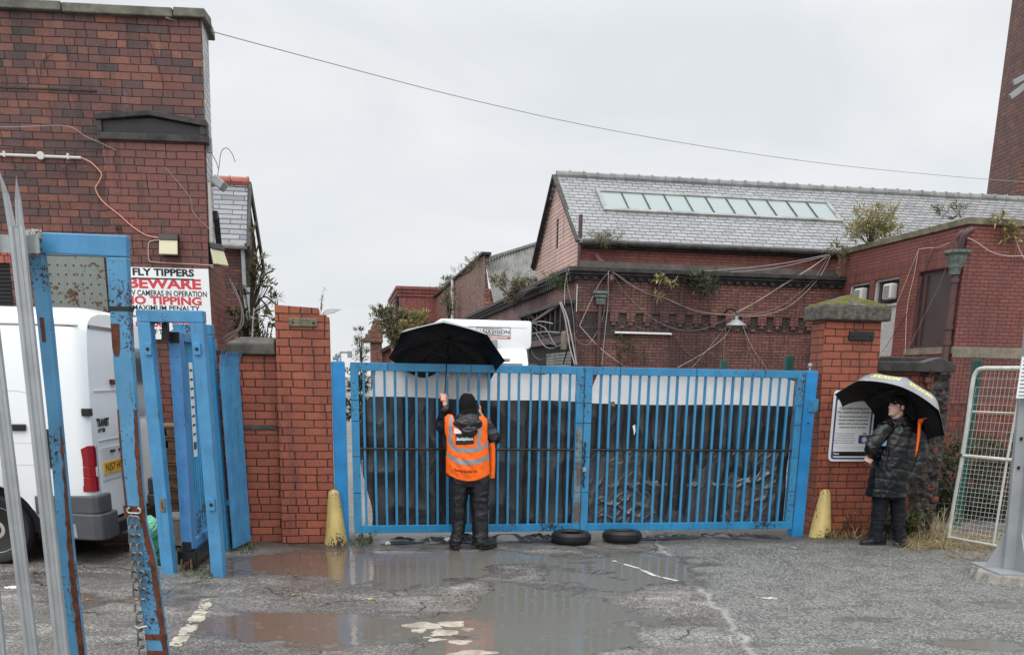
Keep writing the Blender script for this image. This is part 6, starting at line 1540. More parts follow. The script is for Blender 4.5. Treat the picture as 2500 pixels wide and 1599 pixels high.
mb.add([(UW,WW,0),(26,WW,0),(26,WW,ZW),(UW,WW,ZW)], [(0,1,2,3)]); part('walls', mb, M['brick_wing'], T)
mb = MB(); mb.box((UW-.06,WW-.06,ZW),(26,WW+.3,ZW+.15)); mb.box((UW-.06,WW+.301,ZW),(UW+.3,WF+.2,ZW+.15)); mb.box((UW+.3,WW+.3,ZW-.1),(26,WF+.2,ZW+.02)); part('coping', mb, M['stone_moss'], T, .012)
mb = MB(); mb.box((UW-.012,WW-.015,2.47),(26,WW+.01,2.72)); mb.box((UW-.03,WW-.018,2.56),(UW+.005,dw1+.25,2.72)); part('stone_band', mb, M['stone_sill'], T)
mb = MB(); mb.box((UW-.006,WW+.5,dz1+.02),(UW+.01,WF+.1,dz1+.36)); mb.box((UW+1.2,WW-.006,dz1+.12),(26,WW+.01,dz1+.45)); part('soldier_course', mb, brick('soldier course brick', [srgb(128,74,67), srgb(134,82,74), srgb(122,70,64)], bw=.085, bh=.34, headers=0, soot=.3, mt=.014), T)
mb = MB(); mb.box((UW+.10,dw0,dz0),(UW+.14,dw1,dz1)); dr = part('doorway_board', mb, M['brown_board'], T)
mb = MB(); mb.box((UW+.02,dw1-.10,dz0),(UW+.10,dw1,dz1-.1)); mb.box((UW+.04,dw1-.32,dz0),(UW+.10,dw1-.24,dz1-.1)); mb.box((UW+.02,dw0,dz0),(UW+.1,dw1,dz0+.05)); part('door_frame', mb, M['iron_brown'], dr)
for k, (a, b, z) in enumerate(wins):
    z0 = 3.55 if k else 2.55; zt = z
    zm = max(z0, SITE.pu(2165,742,UW).z) if k == 0 else 3.55
    mb = MB(); mb.box((UW+.12,a,zm),(UW+.13,b,zt)); wn_ = part('window', mb, M['darkglass'], T)
    mb = MB(); mb.box((UW+.05,b-.07,z0),(UW+.12,b,zt)); mb.box((UW+.05,a,zt-.05),(UW+.12,b,zt)); mb.box((UW+.03,a,zm-.06),(UW+.12,b,zm)); part('window_frame', mb, M['wood_white'], wn_)
    if k == 0: mb = MB(); mb.box((UW+.08,a,z0),(UW+.11,b,zm-.06)); part('board_panel', mb, M['wood_white'], wn_)
    cx = (2172 if k == 0 else 2100); cy = (712 if k == 0 else 722); c = SITE.pu(cx, cy, UW)
    mb = MB(); mb.box((UW-.10,c.y-.20,c.z-.20),(UW+.12,c.y+.20,c.z+.20)); ex = part('extractor', mb, M['offwhite'], wn_, .05, 3)
    mb = MB()
    for q in range(7): mb.box((UW-.108,c.y-.13,c.z-.14+q*.042),(UW-.099,c.y+.13,c.z-.125+q*.042))
    part('grille', mb, M['stone_dark'], ex)
hp_ = SITE.pu(2340,600,UW-.12)
mb = MB(); y = hp_.y; mb.tube([(UW-.10,y,4.32),(UW-.10,y,2.2),(UW-.10,y,.5)], .085, 10); [mb.tube([(UW-.10,y,z),(UW-.10,y,z+.1)], .11, 10) for z in (4.15,3.1,2.75,2.05)]; dp = part('rainwater_pipe', mb, M['iron_brown'], T)
mb = MB(); c = V((UW-.13,y,0)); mb.lathe([(.12,4.33),(.13,4.45),(.17,4.5),(.17,4.56),(.20,4.6),(.23,4.75),(.30,4.80),(.30,4.86),(.2,4.86)], 8, Matrix.Translation(c)); part('hopper', mb, M['copper'], dp)
mb = MB(); mb.tube(spline([V((UW+.05,y,5.3)), V((UW-.1,y,5.22)), V((UW-.14,y+.06,5.05)), V((UW-.13,y,4.84))], 4), .075, 8); mb.tube(spline([V((UW+.05,y-.2,5.3)), V((UW-.1,y-.2,5.22)), V((UW-.14,y-.14,5.05)), V((UW-.13,y-.08,4.84))], 4), .075, 8); part('gutter_outlets', mb, M['iron_brown'], dp)

# ------------------------------------------------------------------ factory chimney
a = atY(2445,465,46); b = atY(2508,0,46)
T = thing('factory_chimney', 'tall brown brick factory chimney at the right edge of the sky', 'chimney', (a.x+3.4, 46, 0), WORLD)
mb = MB(); N8 = 8; ph = R(22.5); Rb = 3.4; 
dx = (b.x-a.x)/(b.z-a.z)
secs = [(z, Rb - dx*(z-a.z)) for z in (0, 6, 12, 18, 26, 34)]
vs = [V((a.x + Rb + r*math.cos(ph+k*math.pi/4)/math.cos(ph), 46 + r*math.sin(ph+k*math.pi/4)/math.cos(ph), z)) for z, r in secs for k in range(8)]
mb.add(vs, [(i*8+k, i*8+(k+1)%8, (i+1)*8+(k+1)%8, (i+1)*8+k) for i in range(5) for k in range(8)]); part('shaft', mb, M['brick_stack'], T)
mb = MB(); r = secs[-1][1]; mb.lathe([(r+.3,33.0),(r+.8,33.6),(r+.8,34.6),(r+.2,34.6)], 8, Matrix.Translation((a.x+Rb,46,0)) @ Matrix.Rotation(ph,4,'Z')); part('crown', mb, M['brick_stack'], T)

# ------------------------------------------------------------------ older buildings deeper in the yard
UB = 5.2
a = SITE.pu(1183,640,UB); b = SITE.pu(1056,724,UB); zt = (a.z+b.z)/2 + .05
T = thing('brick_workshop', 'crumbling brick workshop with weed topped wall and corrugated roof behind the white lorry', 'building', (UB+2, a.y, 0))
mb = MB(); wd = SITE.pu(1110,700,UB).y
mb.add([(UB,a.y,0),(UB,a.y,zt),(UB,b.y,zt-.1),(UB,b.y,0)], [(0,1,2,3)]); mb.add([(UB,a.y-.02,0),(UB+6,a.y-.02,0),(UB+6,a.y-.02,5.2),(UB+.35,a.y-.02,5.2),(UB,a.y-.02,zt)], [(0,1,2,3,4)])
mb.add([(UB,b.y,0),(UB,b.y,zt-.1),(UB+6,b.y,zt-.1),(UB+6,b.y,0)], [(0,1,2,3)])
part('walls', mb, M['brick_spall'], T)
mb = MB(); mb.box((UB-.15,a.y,zt),(UB+.35,b.y,zt+.14)); part('coping', mb, M['stone_black'], T, .03)
mb = MB(); ra = SITE.pw(1184,640,a.y+.6); rb = SITE.pw(1316,594,a.y+.6); ea = V((ra.x+.4, a.y-.5, 5.15)); eb = V((rb.x+.4, a.y-.5, 5.15))
def cor(x, y):
    p = ra.lerp(rb, x).lerp(ea.lerp(eb, x), y); return p + V((0,-.5,1)).normalized()*(.05*math.sin(x*2*math.pi*19) + (.05 if y < .28 else 0))
mb.grid(152, 8, cor, True, True); part('corrugated_roof', mb, M['sheet'], T, sharp=60)
mb = MB(); mb.bar(ra+V((-.1,0,.10)), rb+V((.2,0,.10)), .3, .12); part('ridge_cap', mb, M['ridge'], T)
mb = MB(); mb.tube([(UB-.12,wd,zt+.05),(UB-.12,wd,2.5)], .12, 8); part('soil_pipe', mb, M['offwhite'], T)
mb = MB(); mb.tube([(UB-.1,b.y-.2,zt-.1),(UB-.1,b.y-.2,2.5)], .1, 8); part('dark_pipe', mb, M['black_metal'], T)
a = SITE.pw(966,702,66); b = SITE.pw(1120,712,66)
T = thing('brick_block', 'plain far red brick block with corbelled top at the end of the yard', 'building', (a.x+2, 66, 0))
mb = MB(); mb.box((a.x+.25,66,0),(b.x+4,80,a.z-.6)); part('walls', mb, M['brick_far'], T)
mb = MB(); mb.box((a.x,65.7,a.z-.12),(b.x+4.2,80.2,a.z+.1)); mb.box((a.x+.1,65.8,a.z-.36),(b.x+4.1,80.1,a.z-.13)); mb.box((a.x+.18,65.9,a.z-.62),(b.x+4.05,80.05,a.z-.37)); part('corbelled_top', mb, M['brick_far'], T)
mb = MB(); mb.tube([(a.x+.1,66.2,a.z-.6),(a.x+.1,66.2,2)], .14, 6); part('downpipe', mb, M['black_metal'], T)
a = SITE.pw(897,800,88); b = SITE.pw(931,800,88); zt = SITE.pw(925,786,88).z
T = thing('brick_pier', 'ruined brick pier with stepped top, far left above the gates', 'pier', ((a.x+b.x)/2, 88, 0))
mb = MB(); mb.box((a.x+.25,87,0),(b.x,89,zt-2)); part('shaft', mb, M['brick_spall'], T)
mb = MB(); 
for k, (o, z) in enumerate(((0,0),(.25,.42),(.5,.8),(.7,1.15))): mb.box((a.x-.5+k*.28+.0,86.7+k*.1,zt-2.0+z),(b.x+.1,89.2,zt-2.0+z+.40))
mb.box((b.x-.9,87,zt-.5),(b.x-.1,88.6,zt+.1)); part('stepped_top', mb, M['brick_spall'], T, .06)
mb = MB(); p0, p1 = SITE.pw(929,860,87.5), SITE.pw(1035,806,87.5); mb.prism([(p0.x,87.5,0),(p1.x,87.5,0),(p1.x,87.5,p1.z),(p0.x,87.5,p0.z)], (0,.6,0)); part('ramped_wall', mb, M['brick_spall'], T)
mb = MB(); mb.bar((p0.x,87.5,p0.z+.1),(p1.x,87.5,p1.z+.1),1.2,.3,(0,0,1)); part('wall_coping', mb, M['stone_black'], T)

# ------------------------------------------------------------------ white box lorry
WT = 12.9
la_ = SITE.pw(1072,776,WT); lb2 = SITE.pw(1299,786,WT); ztop = (la_.z+lb2.z)/2
u0, u1 = la_.x, lb2.x; zb = SITE.pw(1200,852,WT).z; um = (u0+u1)/2
T = thing('box_lorry', 'white box lorry parked facing the gates with a framed name panel over its cab', 'lorry', (um, WT, 0))
mb = MB()
def lor(w_, z0, z1, r):
    o = []
    for cx, cz, a0 in ((u1-r,z1-r,0),(u0+r,z1-r,90),(u0+r*1.6,z0+r*1.6,180),(u1-r*1.6,z0+r*1.6,270)):
        rr_ = r if a0 < 180 else r*1.6
        for k in range(7): g = R(a0+90*k/6); o.append(V((cx+rr_*math.cos(g), w_, cz+rr_*math.sin(g))))
    return o
n = 28; secs = [lor(WT+.12,zb+.1,ztop-.06,.10)] ; secs = []
for w_, ins in ((WT,.045),(WT+.02,.016),(WT+.05,0),(WT+7,0)):
    s_ = lor(w_, zb+ins*.6, ztop-ins, .07); c = V((um, w_, (zb+ztop)/2)); secs.append([V((um+(p.x-um)*(1-ins*.35), p.y, p.z)) for p in s_])
vs = [p for s_ in secs for p in s_]; fs = [tuple(range(n))] + [(i*n+k, (i+1)*n+k, (i+1)*n+(k+1)%n, i*n+(k+1)%n) for i in range(len(secs)-1) for k in range(n)] + [tuple(range((len(secs)-1)*n, len(secs)*n))[::-1]]
mb.add(vs, fs, True); part('box_body', mb, M['van_white'], T, sharp=40)
mb = MB(); mb.box((u0+.12,WT-.004,ztop-.17),(u1-.12,WT+.05,ztop-.155)); part('top_seam', mb, M['van_shade'], T)
def fr_(nm, x0, y0, x1, y1, th, mat, parent):
    a = SITE.pw(x0,y0,WT-.01); b = SITE.pw(x1,y1,WT-.01); mb = MB()
    for p, q in (((a.x,a.z),(b.x,a.z)),((a.x,b.z),(b.x,b.z)),((a.x,a.z),(a.x,b.z)),((b.x,a.z),(b.x,b.z))):
        mb.box((min(p[0],q[0])-th/2,WT-.012,min(p[1],q[1])-th/2),(max(p[0],q[0])+th/2,WT-.004,max(p[1],q[1])+th/2))
    return part(nm, mb, M[mat], parent)
fr_('name_frame', 1144, 797, 1246, 820, .007, 'stone_black', T); fr_('name_frame', 1163, 800, 1224, 817, .005, 'stone_black', T); fr_('name_frame', 1180, 803, 1206, 814, .005, 'red_ink', T)
c = SITE.pw(1203,810,WT-.02); mb = MB(); put_text(mb, 'PANAVISION', .12, c, (1,0,0), (0,0,1), .82, bold=.001); part('lettering', mb, M['stone_black'], T)
a = SITE.pw(1200,822,WT-.012); b = SITE.pw(1247,827,WT-.012); mb = MB(); mb.box((a.x-.4,WT-.012,b.z),(b.x,WT-.006,a.z)); rb2 = part('red_strip', mb, M['red_ink'], T)
c = SITE.pw(1218,824.5,WT-.016); mb = MB(); put_text(mb, 'LIGHTING', .05, c, (1,0,0), (0,0,1), .4, bold=.0008); part('lettering', mb, M['white'], rb2)
# cab
mb = MB(); cw0, cw1 = u0+.12, u1-.12
prof = [(WT-.75,.45),(WT-.80,1.0),(WT-.72,1.55),(WT-.30,2.18),(WT-.05,zb+.02),(WT+.9,zb+.02),(WT+.9,.45)]
mb.prism([(cw0,y,z) for y, z in prof], (cw1-cw0,0,0)); cab = part('cab', mb, M['van_white'], T, .05, 3)
mb = MB(); mb.add([(cw0+.12,WT-.735,1.56),(cw1-.12,WT-.735,1.56),(cw1-.16,WT-.34,2.16),(cw0+.16,WT-.34,2.16)], [(0,1,2,3)]); part('windscreen', mb, M['darkglass'], cab)
mb = MB(); mb.box((um-.55,WT-.30,2.2),(um+.55,WT-.02,2.28)); mb.box((um-.2,WT-.26,zb-.02),(um+.25,WT-.01,zb+.22)); part('sun_visor', mb, M['galv_post'], cab, .02)
for s_, x in ((1,cw1),(-1,cw0)):
    mb = MB(); mb.box((x+s_*.05-.12,WT-.62,1.75),(x+s_*.05+.12,WT-.5,2.15)); mi_ = part('wing_mirror', mb, M['black_plastic'], cab, .03)
    mb = MB(); mb.box((x+s_*.06-.06,WT-.635,1.95),(x+s_*.06+.08,WT-.618,2.05)); part('indicator', mb, M['lamp_clear'], mi_)
for s_, x in ((1,cw1-.3),(-1,cw0+.02)):
    for yy in (WT+.1, WT+5): mb = MB(); mb.tube([(x,yy,.42),(x+.28,yy,.42)], .42, 24); part('wheel', mb, M['rubber'], T)
mb = MB(); mb.box((cw0,WT-.85,.3),(cw1,WT-.6,.75)); part('bumper', mb, M['grey_plastic'], T, .03)
mb = MB(); mb.box((u0+.2,WT+.3,.5),(u1-.2,WT+7,zb)); part('chassis', mb, M['dark_gap'], T)

# ------------------------------------------------------------------ wires on the hall and the wing
def wire(label, pts, r=.011, mat='cable_grey', sub=6):
    """pts: (photo x, photo y, site w)"""
    cable3('cable', label, [SITE.pw(*p) for p in pts], SITE, r, mat, sub, None, 4)
def bundle(label, lines, mats, r=.011, sub=6):
    P0 = SITE.pw(*lines[0][0]); T = thing('cable_bundle', label, 'cables', tuple(P0))
    for k, l in enumerate(lines):
        mb = MB(); mb.tube(spline([SITE.pw(*p) for p in l], sub), r, 4); part('cable', mb, M[mats[k % len(mats)]], T)
wf = WF-.12
bundle('fan of pale cables from the eaves corner by the wing down to the conical lamp', [
    [(2026,622,15.9),(1960,668,16.0),(1880,716,16.05),(1800,765,15.9)], [(2022,624,15.9),(1985,650,16.0),(1920,690,16.05),(1850,735,16.0),(1790,766,15.9)],
    [(2024,624,15.9),(1980,690,16.05),(1910,745,16.05),(1850,765,16.0),(1790,768,15.9)], [(2028,625,15.9),(1998,680,16.05),(1930,745,16.05),(1860,770,16.0),(1800,772,15.9)]], ['cable_grey','cable_white'], .0075)
bundle('pair of thin cables from the eaves corner along the grey band of the hall', [
    [(2022,622,15.9),(1900,645,16.05),(1750,660,16.05),(1620,664,wf)], [(2020,625,15.9),(1890,655,16.05),(1760,666,16.05),(1650,667,wf)]], ['cable_grey'], .010)
bundle('cables swagging from the swan neck pipe to the conical lamp', [
    [(1496,664,15.9),(1545,700,wf),(1600,716,wf),(1660,745,wf),(1740,765,wf),(1795,768,15.9)], [(1496,664,15.9),(1570,712,wf),(1630,730,wf),(1700,760,wf),(1795,770,15.9)],
    [(1494,666,15.9),(1530,720,wf),(1590,775,wf),(1640,800,wf),(1690,807,wf),(1740,795,wf),(1788,770,15.9)]], ['cable_grey','cable_white'], .007)
bundle('bundle of cables fanning from the swan neck down to the left corner of the hall', [
    [(1488,662,15.85),(1465,690,wf),(1440,740,wf),(1415,795,wf)], [(1486,662,15.85),(1480,720,wf),(1470,780,wf),(1440,838,wf),(1415,838,wf),(1403,820,wf)],
    [(1486,664,15.85),(1484,740,wf),(1478,800,wf),(1470,890,wf)], [(1382,656,15.9),(1386,700,wf),(1398,760,wf),(1408,890,wf)], [(1390,655,15.9),(1380,690,wf),(1378,745,wf)]], ['cable_white','cable_grey'], .008)
bundle('pale cables dropping from the conical lamp to behind the gates', [
    [(1788,768,15.9),(1770,800,wf),(1730,850,wf),(1690,897,wf)], [(1790,770,15.9),(1775,815,wf),(1720,860,wf),(1655,897,wf)], [(1772,800,wf),(1767,850,wf),(1766,885,wf)],
    [(1812,792,wf),(1835,845,wf),(1870,897,wf)], [(1815,795,wf),(1830,855,wf),(1852,893,wf)]], ['cable_grey','cable_white'], .007)
wire('dark cable along the sooty front of the hall below the corbels', [(1640,812,wf),(1655,840,wf),(1680,868,wf),(1720,890,wf)], .010, 'cable_dark')
wire('pale cable crossing the foot of the hall front from the corner pipe', [(1415,795,wf),(1450,835,wf),(1480,862,wf),(1525,895,wf)], .011, 'cable_white')
us_ = U0-.3
T = thing('cable_bundle', 'thick bunch of black and grey cables looped over the side cornice of the hall', 'cables', tuple(SITE.pu(1280,702,us_)))
for k in range(7):
    o = k*5; mb = MB(); mb.tube(spline([SITE.pu(1300+o*.5,700,us_), SITE.pu(1268+o*.6,712,us_-.2), SITE.pu(1255+o*.7,735,us_-.2), SITE.pu(1256+o*1.0,760,us_-.1), SITE.pu(1270+o*1.2,778,us_)], 5), .014, 5); part('cable', mb, M['cable_dark' if k % 2 == 0 else 'stone_dark'], T)
T = thing('cable_bundle', 'tangle of cables hanging round the black loading opening of the hall', 'cables', tuple(SITE.pu(1330,800,us_)))
for k, L_ in enumerate([[(1300,795),(1318,815),(1335,832),(1355,842),(1375,830),(1385,815)],[(1302,790),(1330,800),(1348,830),(1360,845),(1380,838)],[(1310,815),(1330,845),(1350,850),(1370,840)],[(1298,838),(1300,862),(1318,878),(1340,868),(1355,845)],[(1367,738),(1378,770),(1384,800),(1392,850),(1404,890)],[(1370,737),(1385,775),(1395,820),(1408,890)],[(1366,738),(1376,765),(1382,800),(1386,820)],[(1298,790),(1320,785),(1350,790)],[(1300,815),(1330,810),(1365,812)],[(1375,820),(1385,845),(1375,890)]]):
    mb = MB(); mb.tube(spline([SITE.pu(x, y, U0-.42) for x, y in L_], 6), .013 if k < 4 else .018, 4); part('cable', mb, M['cable_grey' if k % 3 else 'cable_dark'], T)
mb = MB(); a = SITE.pu(1378,832,U0-.42); mb.box((a.x-.06,a.y-.2,a.z-.25),(a.x+.06,a.y+.2,a.z+.25)); solo('junction_box', 'pale tilted junction box among the cables at the hall corner', 'electrical box', mb, M['stone_sill'], org=tuple(a), bevel=.03)
uw = UW-.06
def wu(label, pts, r=.008, mat='cable_white'): cable3('cable', label, [SITE.pu(x, y, uw) for x, y in pts], SITE, r, mat, 6, None, 4)
wu('pale cable strung from the green hopper to the middle of the wing side wall', [(2318,594),(2290,604),(2265,606),(2243,608)])
wu('pale cable sloping from the wing side wall down behind the mossy pillar', [(2243,608),(2220,665),(2190,740),(2150,820)])
wu('second pale cable dropping down the wing side wall to the black coping', [(2242,612),(2232,670),(2215,750),(2210,862)])
wu('dark cable crossing the wing side wall diagonally', [(2285,600),(2262,655),(2230,740),(2155,858)], .009, 'cable_dark')
wu('grey cable hanging across the tall dark doorway of the wing', [(2325,605),(2300,680),(2262,760),(2212,862)], .008, 'cable_grey')
cable3('cable', 'pale cable swagging from the green hopper across the wing front', [SITE.pw(2362,580,WW-.1), SITE.pw(2385,592,WW-.1), SITE.pw(2420,615,WW-.1), SITE.pw(2460,625,WW-.1), SITE.pw(2505,625,WW-.1)], SITE, .010, 'cable_white')
cable3('cable', 'thin pale cable hanging from the parapet weeds of the wing front', [SITE.pw(2476,570,WW-.1), SITE.pw(2487,605,WW-.1), SITE.pw(2500,632,WW-.1)], SITE, .010, 'cable_white')
cable3('cable', 'thin overhead wire sagging across the sky from the left building to the chimney', [atY(405,44,12.0), atY(519,78,12.6), atY(799,153,14.6), atY(1142,242,17.2), atY(1453,311,19.8), atY(1765,365,22.6), atY(2076,407,25.5), atY(2409,438,28.5), atY(2600,450,30)], WORLD, .0065, 'cable_sky', 8)

# ------------------------------------------------------------------ weeds and shrubs on the buildings
def wp(x, y, w_): return tuple(SITE.pw(x, y, w_))
bush('buddleia', 'large yellow green buddleia growing on the wing parapet in front of the slate roof', [pe(SITE,15.0,2115,535,34,28), pe(SITE,15.0,2160,540,26,30), pe(SITE,15.0,2130,560,38,22), pe(SITE,15.0,2085,570,26,20), pe(SITE,15.0,2155,515,18,14), pe(SITE,15.0,2170,570,26,14)], 2600, .15, .22, 'leaf_yellow', SITE, wp(2120,598,15.0), seed=21, tmax=.9, r=.015, sprigs=6)
bush('eaves_weed', 'brownish weeds hanging at the eaves corner between hall and wing', [pe(SITE,16.0,2040,605,22,14), pe(SITE,16.0,2062,625,14,22), pe(SITE,16.0,2055,655,7,26)], 420, .14, .3, 'leaf_olive', SITE, wp(2050,622,16.0), seed=22, r=.008)
bush('roof_weed', 'tuft of green weeds on the left end of the hall eaves', [pe(SITE,17.3,1480,592,40,10), pe(SITE,17.3,1470,588,20,16)], 800, .16, .12, 'leaf_olive', SITE, wp(1480,602,17.3), seed=23, r=.006, sprigs=10)
bush('wall_shrub', 'blue green shrub growing out of the hall cornice', [pe(SITE,15.9,1712,690,34,16), pe(SITE,15.9,1725,705,30,16), pe(SITE,15.9,1700,680,16,12)], 900, .17, .22, 'leaf_bud', SITE, wp(1712,715,16.0), seed=24, tmax=.6, r=.01, sprigs=6)
bush('wall_shrub', 'small yellowing creeper hanging from the cornice right of the swan neck pipe', [pe(SITE,15.9,1612,680,16,8), pe(SITE,15.9,1640,692,14,8), pe(SITE,15.9,1608,718,10,10)], 170, .17, .3, 'leaf_yellow', SITE, wp(1612,678,16.0), seed=25, r=.008)
bush('wall_shrub', 'dark withered creeper on the hall front left of the strip light', [pe(SITE,16.15,1515,850,30,38), pe(SITE,16.15,1545,872,26,18)], 420, .14, .25, 'leaf_olive', SITE, wp(1515,895,16.15), seed=26, tmax=.4, r=.01)
bush('cornice_weed', 'grassy weeds on the corner of the hall side cornice', [pe(SITE,17.0,1350,685,22,14), pe(SITE,17.0,1372,700,12,14)], 450, .14, .16, 'leaf_green', SITE, wp(1352,690,17.0), seed=27, r=.006, sprigs=5)
k_ = SITE.pu(1245,700,UB+.4)
bush('gutter_weed', 'brown and green weeds filling the valley below the corrugated roof', [pe(SITE,24.0,1215,690,22,14), pe(SITE,24.0,1260,694,34,14), pe(SITE,24.0,1295,695,14,14), pe(SITE,24.0,1245,725,18,22)], 2200, .15, .2, 'leaf_olive', SITE, wp(1245,725,24.0), seed=28, r=.012, sprigs=8)
q1 = SITE.pu(1150,662,UB); 
bush('wall_top_weed', 'grass and weeds along the top of the crumbling workshop wall', [(UB+.1,SITE.pu(x,y,UB).y,SITE.pu(x,y-6,UB).z,.5,1.6,.35) for x, y in ((1172,646),(1155,656),(1140,668),(1122,678),(1100,692),(1075,710),(1060,720))], 1500, .26, .14, 'leaf_olive', SITE, (UB,q1.y,q1.z), seed=29, r=.012, sprigs=4)
p1 = SITE.pu(1095,770,UB-.3)
bush('buddleia', 'thin upright buddleia growing against the crumbling workshop wall', [pe(SITE,p1.y-3,1095,725,16,30), pe(SITE,p1.y-3,1088,690,8,16), pe(SITE,p1.y-3,1092,755,22,22)], 600, .24, .22, 'leaf_bud', SITE, tuple(SITE.pw(1095,780,p1.y-3)), seed=30, r=.03, sprigs=7)
wq = 58
bush('shrub', 'broad green and yellow shrub on the far yard wall, left of the white lorry', [pe(SITE,wq,935,780,26,40), pe(SITE,wq,965,800,38,45), pe(SITE,wq,1000,800,34,40), pe(SITE,wq,985,830,50,28), pe(SITE,wq,945,765,18,20)], 9000, .30, .3, 'leaf_olive', SITE, tuple(SITE.pw(970,860,wq)), seed=31, r=.06, sprigs=8)
bush('shrub', 'yellow leaved shrub beside the far red brick block', [pe(SITE,wq-3,1020,785,20,30), pe(SITE,wq-3,1030,810,18,30), pe(SITE,wq-3,1005,815,26,24)], 4600, .28, .3, 'leaf_yellow', SITE, tuple(SITE.pw(1020,850,wq-3)), seed=32, tmax=.8, r=.05, sprigs=6)
bush('sapling', 'bare feathery sapling at the far left beyond the gate hinge post', [pe(SITE,30,885,845,18,22), pe(SITE,30,876,815,10,16), pe(SITE,30,880,870,22,16)], 420, .18, .2, 'leaf_bud', SITE, tuple(SITE.pw(882,885,30)), seed=33, r=.02, sprigs=9)
bush('shrub', 'green scrub seen through the gap beside the left gate hinge post', [pe(SITE,8,872,940,22,50), pe(SITE,8,880,1000,30,40)], 1300, .14, .3, 'leaf_dark', SITE, tuple(SITE.pw(875,1100,8)), seed=34, r=.02)
weed('pillar_weed', 'tall dry seed stalk with bent stems on top of the left brick pillar', [(-2.09,.12,2.42)], 26, .035, 'leaf_olive', SITE, (-2.09,.12,2.42), 3.0, .12, .25, 2, 0, h=.27)
mb = MB(); a = V((-2.09,.1,2.40)); [mb.tube(spline([a, a+V((.06,-.01,.03+.02*k)), a+V((.15+.03*k,-.02,.05+.015*k))], 4), .003, 4) for k in range(3)]; solo('dry_stem', 'bent dry stems lying over the right shoulder of the left pillar', 'plant', mb, M['bark'], org=tuple(a))
bush('roof_weed', 'sparse dark weeds along the wing parapet near its corner', [pe(SITE,11.6,2320,525,34,8), pe(SITE,11.6,2345,515,24,10)], 130, .15, .2, 'leaf_bud', SITE, wp(2325,535,11.6), seed=35, r=.008, sprigs=6)
bush('roof_weed', 'yellow leaved weed hanging over the front parapet of the wing', [pe(SITE,WW-.15,2438,540,16,12), pe(SITE,WW-.15,2470,560,22,14), pe(SITE,WW-.15,2485,575,16,14), pe(SITE,WW-.15,2460,580,14,8)], 300, .13, .3, 'leaf_yellow', SITE, wp(2465,545,WW-.15), seed=36, r=.008, sprigs=4)
# ------------------------------------------------------------------ right hand fences and column
g1 = SITE.pz(2316,1325); g2 = SITE.pz(2452,1347)
gd = (g2-g1); gd.z = 0; gl = gd.length; gd.normalize()
gn = V((gd.y, -gd.x, 0))
def wg(x, y): return SITE.pp(x, y, tuple(g1), tuple(gn))
T = thing('mesh_gate', 'white rusting wire mesh gate panel with rounded top at the right', 'gate', tuple(g1))
ztop = wg(2420,900).z; zmid = wg(2400,1116).z; zup = wg(2420,1006).z
def gp_(s_, z): return V((g1.x + gd.x*s_, g1.y + gd.y*s_, z))
LG = 1.5
sl0 = .10
mb = MB(); mb.tube(spline([gp_(-.01,.06), gp_(.0,.5), gp_(.03,zmid-.02)], 3), .022, 8); mb.tube(spline([gp_(.025,zmid+.02), gp_(.035,1.4), gp_(.035,ztop-.16), gp_(.055,ztop-.05), gp_(.12,ztop), gp_(.4,ztop+.004), gp_(LG,ztop+.01)], 4), .024, 8); fr1 = part('tube_frame', mb, M['white_metal'], T)
mb = MB(); mb.tube([gp_(.03,zmid), gp_(LG,zmid-.015)], .020, 8); part('middle_rail', mb, M['white_metal'], T)
mb = MB(); mb.tube([gp_(.08,zup), gp_(LG,zup)], .010, 6); part('upper_rail', mb, M['white_metal'], T)
mb = MB(); mb.tube([gp_(0,.07), gp_(LG,.03)], .016, 8); part('bottom_rail', mb, M['white_metal'], T)
mb = MB(); mb.tube([gp_(.54,.05), gp_(.56,zmid), gp_(.60,ztop)], .014, 6); part('stiffener', mb, M['white_metal'], T)
mb = MB()
x = .03
while x < LG: mb.tube([gp_(x,.07), gp_(x+.05,ztop-.01 if x > .12 else ztop-.2)], .0020, 4, False); x += .050
part('mesh_wires', mb, M['white_metal'], T)
mb = MB(); z = .10
while z < ztop-.02: mb.tube([gp_(.0+.04*z,z), gp_(LG,z)], .0019, 4, False); z += (.052 if z < zmid else .095)
part('mesh_wires', mb, M['white_metal'], T)
# green mesh fence behind gates and wall
fp0 = SITE.pw(1560,889,1.6); 
ga = SITE.pz(2350,1290)
T = thing('mesh_fence', 'green mesh fence with square posts running behind the gates and the right wall', 'fence', (4, ga.y, 0))
wf_ = max(.75, ga.y)
zt_ = SITE.pw(1950,868,wf_).z
for px_, w2_, y2_ in ((1770,3.6,880),(1931,1.2,868),(2392,wf_,0)):
    wf_0 = wf_; a = SITE.pw(px_, y2_ or 880, w2_); zt_0 = zt_; zt_ = a.z if y2_ else zt_; wf_ = w2_; mb = MB(); mb.box((a.x-.045,wf_,0),(a.x+.045,wf_+.09,zt_+.0)); part('post', mb, M['green_metal'], T, .004); wf_ = wf_0; zt_ = zt_0
u_a = SITE.pw(1700,889,wf_).x; mb = MB()
z = .1
while z < zt_: mb.tube([(u_a,wf_-.01,z),(9,wf_-.01,z)], .003, 4, False); z += .2
x = u_a
while x < 9: mb.tube([(x,wf_-.01,.05),(x,wf_-.01,zt_),(x+.012,wf_-.05,zt_+.03)], .0027, 4, False); x += .055
part('mesh_panel', mb, plain('dark green mesh', srgb(38,58,54), .45), T)
